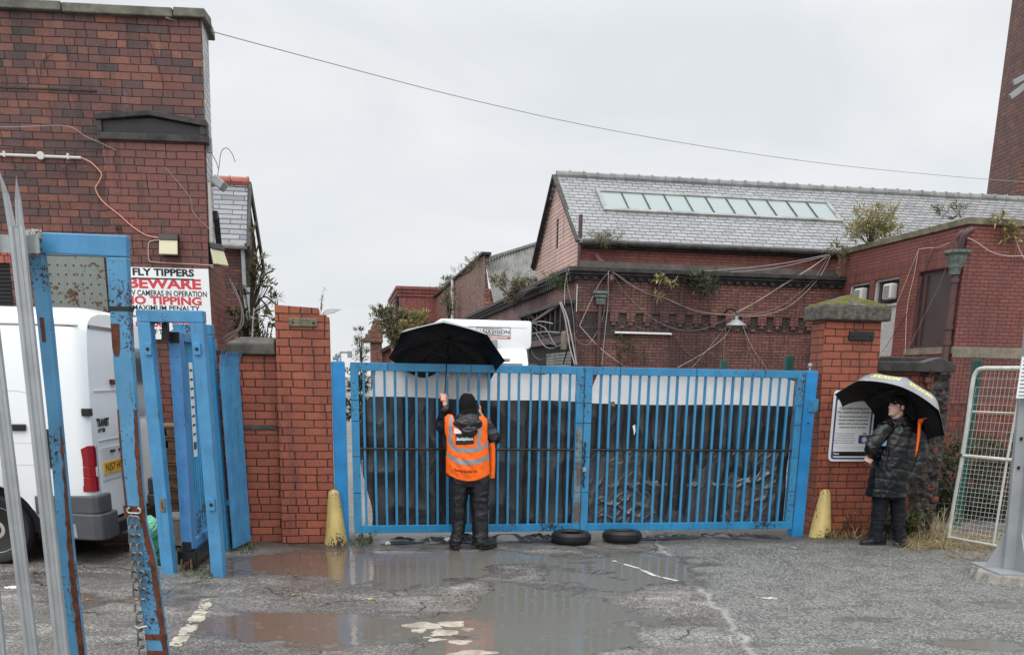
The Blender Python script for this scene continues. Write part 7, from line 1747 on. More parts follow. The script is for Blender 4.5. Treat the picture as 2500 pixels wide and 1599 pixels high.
# scrub behind
bush('shrub', 'dark ivy covered bank behind the white mesh gate', [(5.75+k*.34, 1.25+.12*(k%2), .22, .40, .30, .40) for k in range(7)] + [(5.95+k*.36, 1.45+.1*(k%2), .72+.06*(k%3), .38, .28, .38) for k in range(6)], 15000, .07, .5, 'leaf_dark', SITE, (6.8,1.4,0), seed=41, r=.015, tmax=.9)
mb = MB(); mb.box((5.2,3.6,0),(12,3.9,1.55)); T = solo('yard_wall', 'low dull red wall seen through the white mesh gate', 'wall', mb, M['brick_wallR'], org=(7,3.6,0))
# galvanised column on its concrete foot
cb = gnd(2451,1388,.09); CY = cb.y
T = thing('steel_column', 'weathered galvanised steel column on a concrete foot at the right edge', 'column', (cb.x+.15, CY, 0), WORLD)
def colx(z): return cb.x + (atY(2489,979,CY).x - cb.x)*(z-.09)/(atY(2489,979,CY).z-.09)
H_ = 5.2
mb = MB(); x0, x1 = colx(.09), colx(H_)
def cs(x, z): return [V((x,CY,z)),V((x+.085,CY-.02,z)),V((x+.095,CY-.09,z)),V((x+.34,CY-.09,z)),V((x+.34,CY+.05,z)),V((x,CY+.05,z))]
mb.add(cs(x0,.09)+cs(x1,H_), [(i,(i+1)%6,6+(i+1)%6,6+i) for i in range(6)] + [(0,1,2,3,4,5)[::-1],(6,7,8,9,10,11)]); part('shaft', mb, M['galv_post'], T, .006)
mb = MB(); a = atY(2408,1382,CY); mb.prism([(x0-.16,CY+.05,.09),(x0+.0,CY+.05,.09),(colx(.42),CY+.05,.42)], (0,.012,0)); mb.prism([(x0+.09,CY-.25,.09),(x0+.09,CY-.08,.09),(colx(.5)+.095,CY-.085,.45)], (.012,0,0)); mb.box((x0-.17,CY-.27,.075),(x0+.5,CY+.35,.092)); part('base_plate', mb, M['galv_post'], T)
for z in (1.05,1.32): mb = MB(); mb.box((colx(z)+.03,CY-.025,z),(colx(z)+.05,CY-.004,z+.03)); part('bolt', mb, M['black_metal'], T)
za, zb_ = atY(2495,870,CY-.1).z, atY(2495,972,CY-.1).z
mb = MB(); xx = atY(2488,920,CY-.1).x; mb.box((xx,CY-.105,zb_),(xx+.4,CY-.097,za)); lbp = part('label_plate', mb, M['white'], T)
mb = MB(); 
for k in range(12): mb.box((xx+.015,CY-.1075,zb_+.02+k*.034),(xx+.3-.02*(k%3),CY-.1055,zb_+.028+k*.034))
part('small_print', mb, M['stone_dark'], lbp)
ba = atY(2466,238,CY-.05); bb = atY(2473,203,CY-.05); 
mb = MB(); mb.bar(ba, V((colx(ba.z)+.05,CY-.05,ba.z+.32)), .03, .045); mb.bar(bb, V((colx(bb.z)+.05,CY-.05,bb.z+.2)), .03, .045); part('bracket_arm', mb, M['galv_post'], T)
mb = MB(); ring0 = [(-.22,.05),(-.25,-.1),(-.2,-.28),(0,-.36),(.25,-.33),(.6,-.33),(.65,.3),(.3,.45),(-.1,.38)]; ring = []
for (a0,b0),(a1,b1) in zip(ring0, ring0[1:]+ring0[:1]):
    for i in range(6):
        t = i/6; a = a0+(a1-a0)*t; b = b0+(b1-b0)*t; k = 1 + .16*noise.noise(V((a*7,b*7,2))) + .10*noise.noise(V((a*19,b*19,5))); ring.append((.2+(a-.2)*k, .05+(b-.05)*k))
top = [V((x0+a, CY+b, .075+.012*noise.noise(V((a*5,b*5,0))))) for a, b in ring]; bot = [V((x0+.2+(a-.2)*1.12, CY+.05+(b-.05)*1.12, -.04)) for a, b in ring]; n = len(ring)
mb.add(top+bot, [tuple(range(n)), tuple(range(n,2*n))[::-1]] + [(i,n+i,n+(i+1)%n,(i+1)%n) for i in range(n)]); part('concrete_foot', mb, M['concrete'], T, .015)
# dead grass and weeds at the foot of walls and fence
mb = MB(); rr = random.Random(12)
def blades(x0, x1, y0, y1, n, l0, l1, lay=.6, tl=0, th=1):
    for _ in range(n):
        p = gnd(rr.uniform(x0,x1), rr.uniform(y0,y1)); p.z = .0
        g = rr.uniform(0,6.28); d = V((math.cos(g), math.sin(g), rr.uniform(.05, lay))).normalized(); l = rr.uniform(l0,l1)
        q = p + d*l*.5 + V((0,0,l*.10)); e = p + d*l + V((0,0,-l*.1*rr.random())); s_ = V((-d.y, d.x, 0)).normalized()*.0035
        mb.ct = tl + (th-tl)*rr.random(); e.z = max(e.z,.004); mb.add([p-s_, p+s_, q+s_*.8, q-s_*.8, e], [(0,1,2,3),(3,2,4)])
blades(2200,2440,1308,1345,900,.10,.38,.35); blades(2230,2330,1290,1318,150,.2,.5,1.6); blades(2020,2110,1300,1318,120,.1,.3,1.4); blades(2300,2460,1335,1372,260,.06,.22,.3)
solo('dead_grass', 'flattened straw coloured dead grass below the white mesh gate', 'grass', mb, M['straw'], org=tuple(gnd(2300,1325)), fr=WORLD, kind='stuff')
mb = MB(); rr = random.Random(14)
blades(560,620,1330,1352,120,.03,.09,1.5); blades(440,520,1395,1415,140,.03,.08,1.5); blades(850,910,1318,1332,120,.03,.11,1.8); blades(500,560,1370,1400,90,.02,.06,1.2)
solo('ground_weeds', 'low green weeds along the foot of the left pillar and portals', 'weeds', mb, M['leaf_green'], org=tuple(gnd(600,1340)), fr=WORLD, kind='stuff')
def pv(x, y): p = SITE.pz(x, y); return (p.x, p.y, 0)
weed('weed', 'broad leaved green weed at the wall foot behind the person in the long coat', [pv(2172,1316), pv(2195,1314), pv(2215,1316), pv(2155,1314), pv(2205,1312)], 12, .10, 'leaf_green', SITE, pv(2185,1315), .9, .5, .55, 5, .12, h=.42)
weed('weed', 'leafy green weed between the left bollard and the tyre side of the gate', [pv(893,1322), pv(905,1324)], 8, .05, 'leaf_green', SITE, pv(897,1322), .6, .8, .4, 5, .1, h=.13)
weed('wall_creeper', 'dead brown creeper hanging on the broken wall behind the long coat', [(5.0,.06,.9),(5.02,.05,.6),(4.98,.06,1.2),(4.97,.06,.35)], 16, .05, 'leaf_olive', SITE, (5.0,.06,.6), -.2, .4, .4, 6, .1, h=.3)
weed('wall_weed', 'dry brown stems against the right pillar between bollard and long coat', [pv(2050,1308), pv(2068,1308), pv(2085,1308)], 6, .05, 'straw', SITE, pv(2068,1308), 1.2, .5, .3, 5, .02, h=.42)
# ------------------------------------------------------------------ people and umbrellas
def xf(mb, Mx): mb.v = [Mx @ p for p in mb.v]; return mb
def merge(a, b):
    o = len(a.v); a.v += b.v; a.t += b.t; a.f += [[i+o for i in f] for f in b.f]; a.mi += b.mi; a.sm += b.sm; return a
def basis(o, x, y, z): return Matrix(((x[0],y[0],z[0],o[0]),(x[1],y[1],z[1],o[1]),(x[2],y[2],z[2],o[2]),(0,0,0,1)))
def frame_of(fwd, up=(0,0,1)):
    y = V(fwd).normalized(); x = y.cross(V(up)).normalized(); z = x.cross(y); return x, y, z
def head_mb(C, fwd, up=(0,0,1), s=1.0):
    h = MB(); B = h.ball
    B((0,-.012,.035), (.074,.094,.098), 28, 18); B((0,.03,-.03), (.062,.066,.075), 24, 16); B((0,.05,-.075), (.045,.042,.04), 20, 14); B((0,.088,-.088), (.02,.016,.018))
    B((0,.102,-.012), (.014,.022,.017)); B((0,.092,.012), (.010,.016,.03)); B((0,.078,.045), (.055,.022,.014)); B((0,.094,-.048), (.024,.012,.008)); B((0,.092,-.060), (.021,.012,.008))
    for s_ in (1,-1):
        B((s_*.077,-.008,.0), (.010,.024,.032)); B((s_*.042,.062,-.012), (.022,.024,.022))
    h.tube([(0,-.02,-.04),(0,-.035,-.17)], [(.058,.062),(.066,.068)], 18)
    x, y, z = frame_of(fwd, up); return xf(h, basis(C, x*s, y*s, z*s))
def eyes(T, C, fwd, up=(0,0,1)):
    x, y, z = frame_of(fwd, up); Mx = basis(C, x, y, z)
    for s_ in (1,-1):
        mb = MB(); mb.ball((s_*.031,.083,.020), (.013,.009,.008), 12, 8); e = part('eye', xf(mb, Mx), M['white'], T)
        mb = MB(); mb.ball((s_*.031,.0905,.020), (.0055,.003,.0055), 10, 6); part('pupil', xf(mb, Mx), M['black'], e)
    for s_ in (1,-1):
        mb = MB(); mb.tube([(s_*.015,.098,.040),(s_*.033,.096,.046),(s_*.052,.082,.040)], [.003,.0045,.002], 6); part('eyebrow', xf(mb, Mx), M['knit'], T)
def grip(mb, c, ax, pdir, side, r=.014, wrist=None, s=1.0):
    """hand closed on a round bar: c centre on the bar, ax along the bar towards the thumb, pdir from bar to palm"""
    ax = V(ax).normalized(); p = V(pdir); p = (p - ax*p.dot(ax)).normalized(); q = ax.cross(p)*side
    for k in range(4):
        o = (-.034 + .0225*k)*s; rr_ = (r + .0105*s); L = (1.0, 1.08, 1.04, .86)[3-k] if True else 1
        pts = []; 
        for i in range(9):
            a = R(10 + i*31*L); pts.append(c + ax*(o + .001*i) + p*(math.cos(a)*rr_) + q*(math.sin(a)*rr_))
        mb.tube([c + ax*o + p*(rr_+.022*s) - q*.012] + pts, [.0105*s] + [(.0102 - .0004*i)*s for i in range(9)], 9)
        mb.ball(c + ax*o + p*(math.cos(R(41))*rr_) + q*(math.sin(R(41))*rr_), .0108*s, 9, 7)
    # palm and thumb
    pc = c + p*(r + .022*s) - q*.016
    mb.loft([(pc + ax*a*s, q*(.030*s), p*(.017*s)) for a in (-.040,-.02,.0,.02,.036)], 14)
    th = [pc - q*.018 + ax*.02, pc - q*.030 + ax*.045 - p*.006, c - q*(r+.012) + ax*.062, c + q*.004 - p*.0 + ax*.068 - p*(r*.4), c + q*(r+.006) - p*.004 + ax*.060]
    mb.tube(spline(th, 3), [.014,.014,.0135,.013,.0125,.012,.0118,.0115,.0112,.011,.0105,.010,.009][:len(spline(th,3))], 10)
    if wrist is not None: mb.tube([pc - q*.008, pc.lerp(V(wrist), .45), V(wrist)], [(.024*s,.020*s), (.025*s,.021*s), (.030*s,.027*s)], 14)
def limb(mb, pts, rad, n=18, sub=5):
    P = spline([V(p) for p in pts], sub); m = len(P)
    rs = []
    for i in range(m):
        t = i/(m-1)*(len(rad)-1); k = min(int(t), len(rad)-2); f = t-k; a, b = rad[k], rad[k+1]
        a = a if isinstance(a, tuple) else (a, a); b = b if isinstance(b, tuple) else (b, b)
        rs.append((a[0]+(b[0]-a[0])*f, a[1]+(b[1]-a[1])*f))
    mb.tube(P, rs, n); mb.ball(P[0], rs[0][0]*.98, 14, 10); mb.ball(P[-1], min(rs[-1])*.96, 14, 10)
def folds(a, sc, seed, st=(1,1,1), b=.5):
    def f(p, n):
        q = V((p.x*st[0], p.y*st[1], p.z*st[2]))*sc + V((seed,seed*.7,0))
        w_ = V((noise.noise(q*.6), noise.noise(q*.6+V((9,0,0))), noise.noise(q*.6+V((0,9,0)))))
        q = q + w_*.9
        return a*(b - 1.6*abs(noise.noise(q))) + a*.35*noise.noise(q*2.7)
    return f

def canopy_fn(C, n, xdir, Rr, h, ribs=8, sc=.05):
    n = V(n).normalized(); x = V(xdir); x = (x - n*x.dot(n)).normalized(); y = n.cross(x)
    def rib(k, t):
        a = 2*math.pi*k/ribs; return (x*math.cos(a) + y*math.sin(a))*(Rr*math.sin(t*1.25)/math.sin(1.25)) + n*(h*(math.cos(t*1.25)-math.cos(1.25))/(1-math.cos(1.25)))
    def f(a, t, o=0.0):      # a in rib units, t 0 apex .. 1 rim
        k = math.floor(a); fr = a-k; w_ = 4*fr*(1-fr); tt = t*(1 - sc*w_*t)
        p = rib(k, tt).lerp(rib(k+1, tt), fr); d = p.normalized()
        p = p - n*(.018*w_*t*(1-t)*4*.4) + n*o
        return V(C) + p
    return f, n, x, y
def umbrella(label, C, n, xdir, Rr, h, L_up, L_dn, outer, inner, fr, tilt_ribs=8, letters=()):
    f, n, x, y = canopy_fn(C, n, xdir, Rr, h)
    T = thing('umbrella', label, 'umbrella', tuple(fr.inv(C)), fr)
    TW = lambda mb: xf(mb, Matrix(((fr.U.x,fr.U.y,0,-fr.o.dot(fr.U)),(fr.W.x,fr.W.y,0,-fr.o.dot(fr.W)),(0,0,1,0),(0,0,0,1))))
    NA, NT = 8*8, 14
    mb = MB(); mb.grid(NA, NT, lambda a, t: f(a*8, .02+.98*t, .003)); cn = part('canopy', TW(mb), M[outer], T, sharp=80)
    mb = MB(); mb.grid(NA, NT, lambda a, t: f(a*8, .02+.98*t, -.002), True, True); part('lining', TW(mb), M[inner], cn, sharp=80)
    ap = f(0, 0)
    mb = MB(); mb.tube([ap + n*.05, ap, ap - n*.02], [.004,.006,.012], 8); mb.ball(ap - n*.012, .026, 12, 8); part('ferrule', TW(mb), M['black_metal'], T)
    c0 = V(C); mb = MB(); mb.tube([ap, c0 - n*L_dn], .0062, 8); part('shaft', TW(mb), M['black_metal'], T)
    run = ap - n*.22
    for k in range(8):
        mb = MB(); mb.tube([f(k, .03+.97*i/6, -.007) for i in range(7)], .0028, 5); mb.tube([run, f(k, .52, -.008)], .0026, 5); mb.ball(f(k, 1.0, -.002), .006, 8, 6); part('rib', TW(mb), M['black_metal'], T)
    e = c0 - n*L_dn; mb = MB(); mb.tube([e + n*.09, e - n*.0, e - n*.035], [.012,.0145,.013], 12); mb.ball(e - n*.038, .015, 12, 8); part('handle', TW(mb), M['black_plastic'], T)
    for txt, a0, t0, sz in letters:
        vs, fs = text_mesh(txt, 1.0, bold=.035); x0 = min(p.x for p in vs); x1 = max(p.x for p in vs); wd = x1-x0
        mb = MB(); mb.add([f(a0 + (p.x-(x0+x1)/2)/wd*sz, t0 - (p.y)*sz/wd*1.0, .0052) for p in vs], fs); part('lettering', TW(mb), M['pale_yellow'], cn)
    return T, f, n

# ---- person with the orange vest, seen from behind
P1 = Frame(4, gnd(1147,1338).xy.to_3d())
def q(x, y, w_=0.0): return P1.pw(x, y, w_)
def kx(y): return (q(1190,y)-q(1100,y)).x/90       # metres per photo pixel
T = thing('person', 'person in orange vest and black hat seen from behind, holding an umbrella over the gate', 'person', (0,0,0), P1)
UC1 = SITE.P(0,0,0)
C1 = P1.P(*q(1091,878,.33)); n1 = V((.01,.56,.83)).normalized()
g1 = C1 - n1*.50                      # where the fist closes
g1l = P1.inv(g1); n1l = V((n1.dot(P1.U), n1.dot(P1.W), n1.z))
hd = q(1142,984,.03)
# landmarks
shL, shR = q(1096,1034,.0), q(1183,1038,.0)
elL, wrL = q(1078,1040,.15), g1l + V((.012,-.045,-.075))
elR, wrR = q(1206,1072,.02), q(1178,1024,.15)
body = MB(); merge(body, head_mb(hd + V((0,0,-.01)), (.12,1,.05), s=.92))
def oval(y, cx, hw, dep, w_=0): c = q(cx, y, w_); return (c, V((hw*kx(y),0,0)), V((0,dep,0)))
body.loft([oval(1165,1146,40,.11), oval(1120,1143,41,.11), oval(1070,1140,42,.11), oval(1035,1139,40,.095), oval(1020,1139,24,.07)], 24)
limb(body, [shL, elL, wrL], [.05,.04,.028]); limb(body, [shR, elR, wrR], [.05,.04,.028])
limb(body, [q(1122,1165), q(1120,1245,.0), q(1117,1330,.0)], [.075,.055,.04]); limb(body, [q(1171,1165), q(1172,1245,.0), q(1174,1330,.0)], [.075,.055,.04])
grip(body, g1l, n1l, (.1,-1,0), 1, .014, wrL)
# right hand with a phone at the cheek
ph = q(1171,1006,.10)
body.loft([(ph + V((.012,-.01,-.035)), V((.012,0,0)), V((0,.030,0))), (ph + V((.008,.0,.0)), V((.013,0,0)), V((0,.038,0))), (ph + V((.002,.005,.03)), V((.012,0,0)), V((0,.036,0)))], 14)
for k in range(4): o = V((.004,-.028+.02*k,.025)); body.tube([ph+o, ph+o+V((.002,.0,.030)), ph+o+V((-.012,.002,.052-.004*abs(k-1.5)))], [.0105,.0095,.0075], 9)
body.tube([ph+V((.012,-.025,-.03)), ph+V((.0,-.045,.0)), ph+V((-.012,-.044,.028))], [.013,.011,.009], 9); body.tube([ph+V((.012,-.005,-.03)), wrR], [.025,.03], 12)
linkmesh('body', remesh(body, .0055, 2), M['skin'], T)
eyes(T, hd + V((0,0,-.01)), (.12,1,.05))
mb = MB(); mb.box(tuple(ph+V((-.020,-.035,-.045))), tuple(ph+V((-.010,.04,.085)))); part('phone', mb, M['black_plastic'], T, .004)
# trousers
tr = MB()
def ring(y, cx, hw, dep=None, w_=0.0): k = kx(y); return (q(cx, y, w_), V((hw*k,0,0)), V((0,(dep or hw)*k,0)))
tr.loft([ring(1328,1110,18,24,.01), ring(1318,1114,17.5,22,.0), ring(1300,1119,16.5,20), ring(1270,1119,17.5,20), ring(1240,1119,20,22), ring(1205,1120,23,26), ring(1170,1122,25,30), ring(1150,1124,22,28)], 26)
tr.loft([ring(1329,1173,23,26,.01), ring(1318,1173,21,24,.0), ring(1300,1172,20,22), ring(1270,1172,20.5,22), ring(1240,1171,22,24), ring(1205,1171,24,27), ring(1170,1170,26,30), ring(1150,1168,22,28)], 26)
tr.loft([ring(1186,1146,40,26), ring(1165,1146,48,31), ring(1140,1145,48,32), ring(1118,1143,45,30)], 30)
def trf(p, n):
    z = p.z; lowf = max(0, 1-z/.30); kn = math.exp(-((z-.42)/.16)**2)
    a = .006 + .010*lowf + .006*kn
    v = noise.noise(V((p.x*6+3, p.y*6, z*(15+14*lowf)))); v2 = noise.noise(V((p.x*13 + z*9*(1 if p.x > 0 else -1), p.y*13, z*11)))
    return a*(.3-1.7*abs(v)) + .005*(.3-1.4*abs(v2))
linkmesh('trousers', remesh(tr, .008, 2, trf), M['nylon_shell'], T)
# jacket with sleeves
jk = MB(); jk.loft([ring(1150,1144,46,31), ring(1110,1142,47,32), ring(1070,1139,48,32), ring(1045,1138,47,30), ring(1028,1138,43,26), ring(1016,1139,28,20)], 30)
limb(jk, [shL+V((.01,0,.0)), elL, wrL + V((0,-.004,-.015))], [(.078,.078),(.070,.070),(.045,.045)], 20); limb(jk, [shR, elR, wrR+V((0,0,-.01))], [(.080,.080),(.076,.074),(.050,.050)], 20)
linkmesh('jacket', remesh(jk, .0085, 2, folds(.011, 8, 3.0, (1,1,1.3))), M['nylon_shell'], T)
# hood lying on the back, neck warmer, hat
hb = MB(); c = q(1142,1034,-.12); hb.ball(c, (.155,.075,.075), 26, 18); hb.ball(q(1146,1052,-.165), (.085,.045,.055), 22, 14); hb.ball(q(1142,1018,-.06), (.115,.09,.045), 22, 14)
linkmesh('hood', remesh(hb, .007, 3, folds(.014, 9, 7.0, (1,1,2.2))), M['nylon_shell'], T)
nb_ = MB(); nb_.tube([q(1143,1030,-.02), q(1143,1016,-.01), q(1142,1000,.0)], [(.098,.095),(.090,.092),(.084,.09)], 22); linkmesh('neck_warmer', remesh(nb_, .007, 2, folds(.006, 14, 2.0, (.5,.5,3))), M['knit'], T)
hb = MB(); hc = q(1141,988,.01)
hb.loft([(hc+V((0,.0,z)), V((r*.93,0,0)), V((0,r*1.06,0))) for z, r in ((-.075,.088),(-.04,.0945),(.0,.098),(.04,.096),(.075,.084),(.10,.064),(.115,.042),(.123,.018))], 30)
linkmesh('beanie_hat', remesh(hb, .006, 2, lambda p, n: .0012*math.sin(math.atan2(p.y-hc.y, p.x-hc.x)*60)), M['knit'], T)
# vest: back and front panels over the jacket
VC, VH = 1140, 53
def back(x, y, o=0.0):
    c = q(VC + (y-1090)*.045, y); p = q(x, y); k = kx(y); s_ = max(-1, min(1, (p.x-c.x)/((VH+2)*k)))
    dep = (.148 + .018*max(0,min(1,(y-1050)/80)))*(1 if y > 1040 else 1-.5*((1040-y)/30)**1.3)
    w_ = -dep*math.sqrt(max(0, 1-abs(s_)**2.4)) - .004
    a = min(1, max(0,(y-1030)/60)); v = noise.noise(V((p.x*5 + 2, p.z*2.2, 4))); v2 = noise.noise(V((p.x*9+p.z*7, p.z*5-p.x*4, 1)))
    w_ += a*(.012*(.4-1.6*abs(v2)) + .010*v) * (1-abs(s_)**6)
    return V((p.x, w_ - o, p.z))
def xl(y): return 1085 + (1.0 if y < 1060 else 3 + 0*(y)) + 3*math.sin(max(0,(y-1050)/40)*1.5)*(y < 1110) + (1.0 if y > 1110 else 0)
def xr_(y): return 1189 + min(6,max(0,(y-1060)*.08)) + (0 if y > 1030 else (y-1030)*.15)
def scoop(x):    # upper edge of the back: straps at the sides, low behind the hood
    s_ = (x-1139)/34.0
    return 1013 + (x-1139)*.055 + (42*max(0, 1-abs(s_)**2.6) if abs(s_) < 1 else 0) + (6*max(0,abs(x-1139)-46)/6)
NX_, NY_ = 60, 56
def vg(i, j, o=0.0):
    xx = 1085 + 106*i; y0 = scoop(xx); y1 = 1152 + 17*math.sin(math.pi*min(1,max(0,i)))**.8 + 2*i
    y = y0 + (y1-y0)*j; x = xl(y) + (xr_(y)-xl(y))*i
    return back(x, y, o)
mb = MB(); mb.grid(NX_, NY_, lambda i, j: vg(i, 1-j, .012)); vest = part('hi_vis_vest', mb, M['hivis'], T, sharp=80); s_ = vest.modifiers.new('solid','SOLIDIFY'); s_.thickness = .004; s_.offset = 0
mb = MB(); mb.grid(24, 20, lambda i, j: V((q(1088+106*i,1100).x, .165*math.sqrt(max(.02,1-(2*i-1)**2*.94))+.004, q(1140,1165-145*j).z)), True, True); part('vest_front', mb, M['hivis'], vest)
mb = MB(); mb.grid(6, 18, lambda i, j: V((q(1194+13*i+2*math.sin(j*3),1165-88*j).x, -.03-.02*math.sin(i*3.1), q(1196,1166-88*j).z))); fl = part('vest_flap', mb, M['hivis'], vest)
def strip_(rows, nm='reflective_strip', mat='reflective', o=.0165, n=16, parent=None):
    """rows: (x, y_top, y_bottom) along the strip"""
    P = rows; mb = MB(); m = len(P)-1
    def f(i, j):
        t = i*m; k = min(int(t), m-1); u = t-k; a, b = P[k], P[k+1]; x = a[0]+(b[0]-a[0])*u; y = (a[1]+(b[1]-a[1])*u) + ((a[2]-a[1])+((b[2]-b[1])-(a[2]-a[1]))*u)*(1-j)
        return back(x, y, o)
    mb.grid(n*m, 5, f); return part(nm, mb, M[mat], parent or vest, sharp=80)
def vstrip(rows, nm='reflective_strip', mat='reflective', o=.016):
    P = rows; m = len(P)-1; mb = MB()
    def f(i, j):
        t = (1-j)*m; k = min(int(t), m-1); u = t-k; a, b = P[k], P[k+1]; y = a[0]+(b[0]-a[0])*u; xa = a[1]+(b[1]-a[1])*u; xb = a[2]+(b[2]-a[2])*u
        return back(xa+(xb-xa)*i, y, o)
    mb.grid(5, 14*m, f); return part(nm, mb, M[mat], vest, sharp=80)
vstrip([(1015,1098,1106),(1040,1095,1104),(1070,1096,1105),(1088,1103,1108)]); vstrip([(1036,1168,1175),(1060,1165,1174),(1090,1162,1171)])
strip_([(1092,1066,1074),(1098,1077,1087),(1110,1089,1100),(1135,1092,1102),(1160,1090,1101),(1178,1084,1095),(1192,1074,1085)])
strip_([(1090,1098,1109),(1100,1108,1120),(1120,1117,1129),(1140,1120,1132),(1165,1117,1129),(1180,1112,1124),(1193,1107,1119)])
strip_([(1108.5,1042,1056),(1118,1045,1056),(1127,1053,1056)], 'white_label', 'white', .0155)
bp = strip_([(1112,1057,1083),(1135,1057,1083),(1156,1056,1081)], 'back_panel', 'black', .0155)
def vest_text(txt, x0, x1, y0, mat, bend=0.0, bold=.02, o=.0175, parent=None, k=1.3, slope=0):
    vs, fs = text_mesh(txt, 1.0, bold=bold); a = min(p.x for p in vs); b = max(p.x for p in vs); sc = (x1-x0)/(b-a)
    mb = MB(); mb.add([back(x0+(p.x-a)*sc, y0 - p.y*sc*k + bend*math.sin(math.pi*(p.x-a)/(b-a)) + slope*(p.x-a)/(b-a), o) for p in vs], fs); return part('lettering', mb, M[mat], parent or vest)
vest_text('SecurityAlliance', 1114, 1154, 1068.5, 'white', 0, .03, .018, bp, 1.6)
mb = MB(); 
strip_([(1114,1071.5,1072.6),(1154,1070.5,1071.6)], 'panel_line', 'white', .018, 8, bp)
vest_text('Security Services Ltd', 1109, 1163, 1142, 'dark_red_ink', 3, .03, .0185, vest, 1.4, 3)
# boots
def boot(T, c, fwd, L=.285, nm='boot', hgt=.12, W_=.1):
    x, y, z = frame_of(fwd); Mx = basis(c, x, y, z); mb = MB()
    mb.loft([((0,yy,zz), V((w_,0,0)), V((0,0,h_))) for yy, zz, w_, h_ in ((-L*.30,.045,.030,.035),(-L*.24,.05,.040,.045),(-L*.05,.052,.044,.048),(L*.2,.046,.048,.042),(L*.45,.040,.050,.036),(L*.6,.034,.044,.030),(L*.68,.03,.028,.022))], 20)
    mb.tube([(0,-L*.12,.05),(0,-L*.14,hgt+.02)], [(.046,.056),(.05,.056)], 18)
    nm_ = remesh(xf(mb, Mx), .006, 2, folds(.003, 22, 1)); o = linkmesh(nm, nm_, M['boot'], T)
    mb = MB(); pr_ = [(-.038,-L*.30),(.038,-L*.30),(.046,-L*.05),(.042,L*.12),(.053,L*.40),(.046,L*.60),(.02,L*.70),(-.02,L*.70),(-.046,L*.60),(-.053,L*.40),(-.042,L*.12),(-.046,-L*.05)]
    mb.prism([(a,b,.0) for a, b in pr_], (0,0,.028)); part('sole', xf(mb, Mx), M['rubber'], o, .004); return o
c = q(1113,1338,.0); boot(T, V((c.x,.0,.0)), (-.15,1,0)); c = q(1180,1340,.0); boot(T, V((c.x,-.02,.0)), (.75,.75,0))
umbrella('black umbrella held up by the person in orange, its rim dipping over the blue gate', C1, n1, V((1,0,0)), .625, .25, 0, .53, 'umb_grey', 'umb_black', P1)

# ---- person in the long black coat under the second umbrella
P2 = Frame(0, gnd(2172,1330).xy.to_3d())
def q(x, y, w_=0.0): return P2.pw(x, y, w_)
def kx(y): return (q(2220,y)-q(2120,y)).x/100
T = thing('person', 'person in long black padded coat and cap under a dark umbrella by the pillar', 'person', (0,0,0), P2)
n2 = V((.45,.36,.81)).normalized()
C2 = P2.P(*q(2170,1012,.11)); g2_ = C2 - n2*.60; g2l = P2.inv(g2_)
fwd2 = V((-.93,-.36,.12))
hd = q(2191,994,-.02)
shL, shR = q(2158,1044,-.10), q(2238,1044,.04)
elL, wrL = q(2128,1092,-.17), g2l + V((.065,.012,.03))
elR, wrR = q(2243,1118,.02), q(2208,1172,-.08)
body = MB(); merge(body, head_mb(hd, fwd2, s=.98))
body.loft([ring(1210,2172,34,30), ring(1150,2180,40,34), ring(1090,2192,40,34), ring(1050,2198,38,30), ring(1030,2198,22,20)], 24)
limb(body, [shL, elL, wrL], [.05,.042,.030]); limb(body, [shR, elR, wrR], [.05,.042,.030])
limb(body, [q(2152,1200), q(2146,1255,-.01), q(2138,1318,.0)], [.075,.055,.042]); limb(body, [q(2192,1200), q(2193,1260), q(2194,1322,-.02)], [.075,.055,.042])
grip(body, g2l, n2, (.5,-.75,-.1), -1, .014, wrL)
body.ball(wrR + V((-.03,-.02,-.03)), (.035,.03,.04), 12, 9)
linkmesh('body', remesh(body, .0055, 2), M['skin_pale'], T)
eyes(T, hd, fwd2)
x_, y_, z_ = frame_of(fwd2); Hm = basis(hd, x_, y_, z_)
hb = MB(); hb.ball((0,-.016,.060), (.083,.104,.080), 26, 16); hb.ball((0,-.03,.02), (.084,.092,.075), 22, 14)
cap_ = linkmesh('cap', remesh(xf(hb, Hm), .006, 2, folds(.002, 20, 2)), M['knit'], T)
mb = MB(); mb.grid(14, 6, lambda i, j: V(((i-.5)*.14, .078 + .075*j*math.sqrt(max(.05,1-(2*i-1)**2*.8)), .060 - .03*(2*i-1)**2 - .012*j))); pk = part('peak', xf(mb, Hm), M['knit'], cap_); s_ = pk.modifiers.new('solid','SOLIDIFY'); s_.thickness = .004
hb = MB(); hb.ball((0,-.075,-.02), (.07,.04,.075), 18, 12); linkmesh('hair', remesh(xf(hb, Hm), .007, 2, folds(.005, 30, 4)), M['knit'], T)
# trousers, boots
tr = MB()
tr.loft([ring(1322,2137,15,17), ring(1300,2139,14.5,17), ring(1270,2144,16,19), ring(1235,2149,18,21), ring(1195,2153,20,25)], 22)
tr.loft([ring(1326,2194,14,17,-.02), ring(1305,2194,14,17,-.01), ring(1270,2193,16,19), ring(1235,2192,18,21), ring(1195,2189,20,25)], 22)
tr.loft([ring(1215,2170,34,28), ring(1180,2174,38,32)], 22)
linkmesh('trousers', remesh(tr, .008, 2, folds(.010, 9, 5, (1,1,1.8))), M['jean'], T)
c = q(2137,1330); boot(T, V((c.x+.02,-.01,.0)), (-1,-.12,0), .30, hgt=.14); c = q(2194,1336); boot(T, V((c.x,-.05,.0)), (-.22,-1,0), .30, hgt=.14)
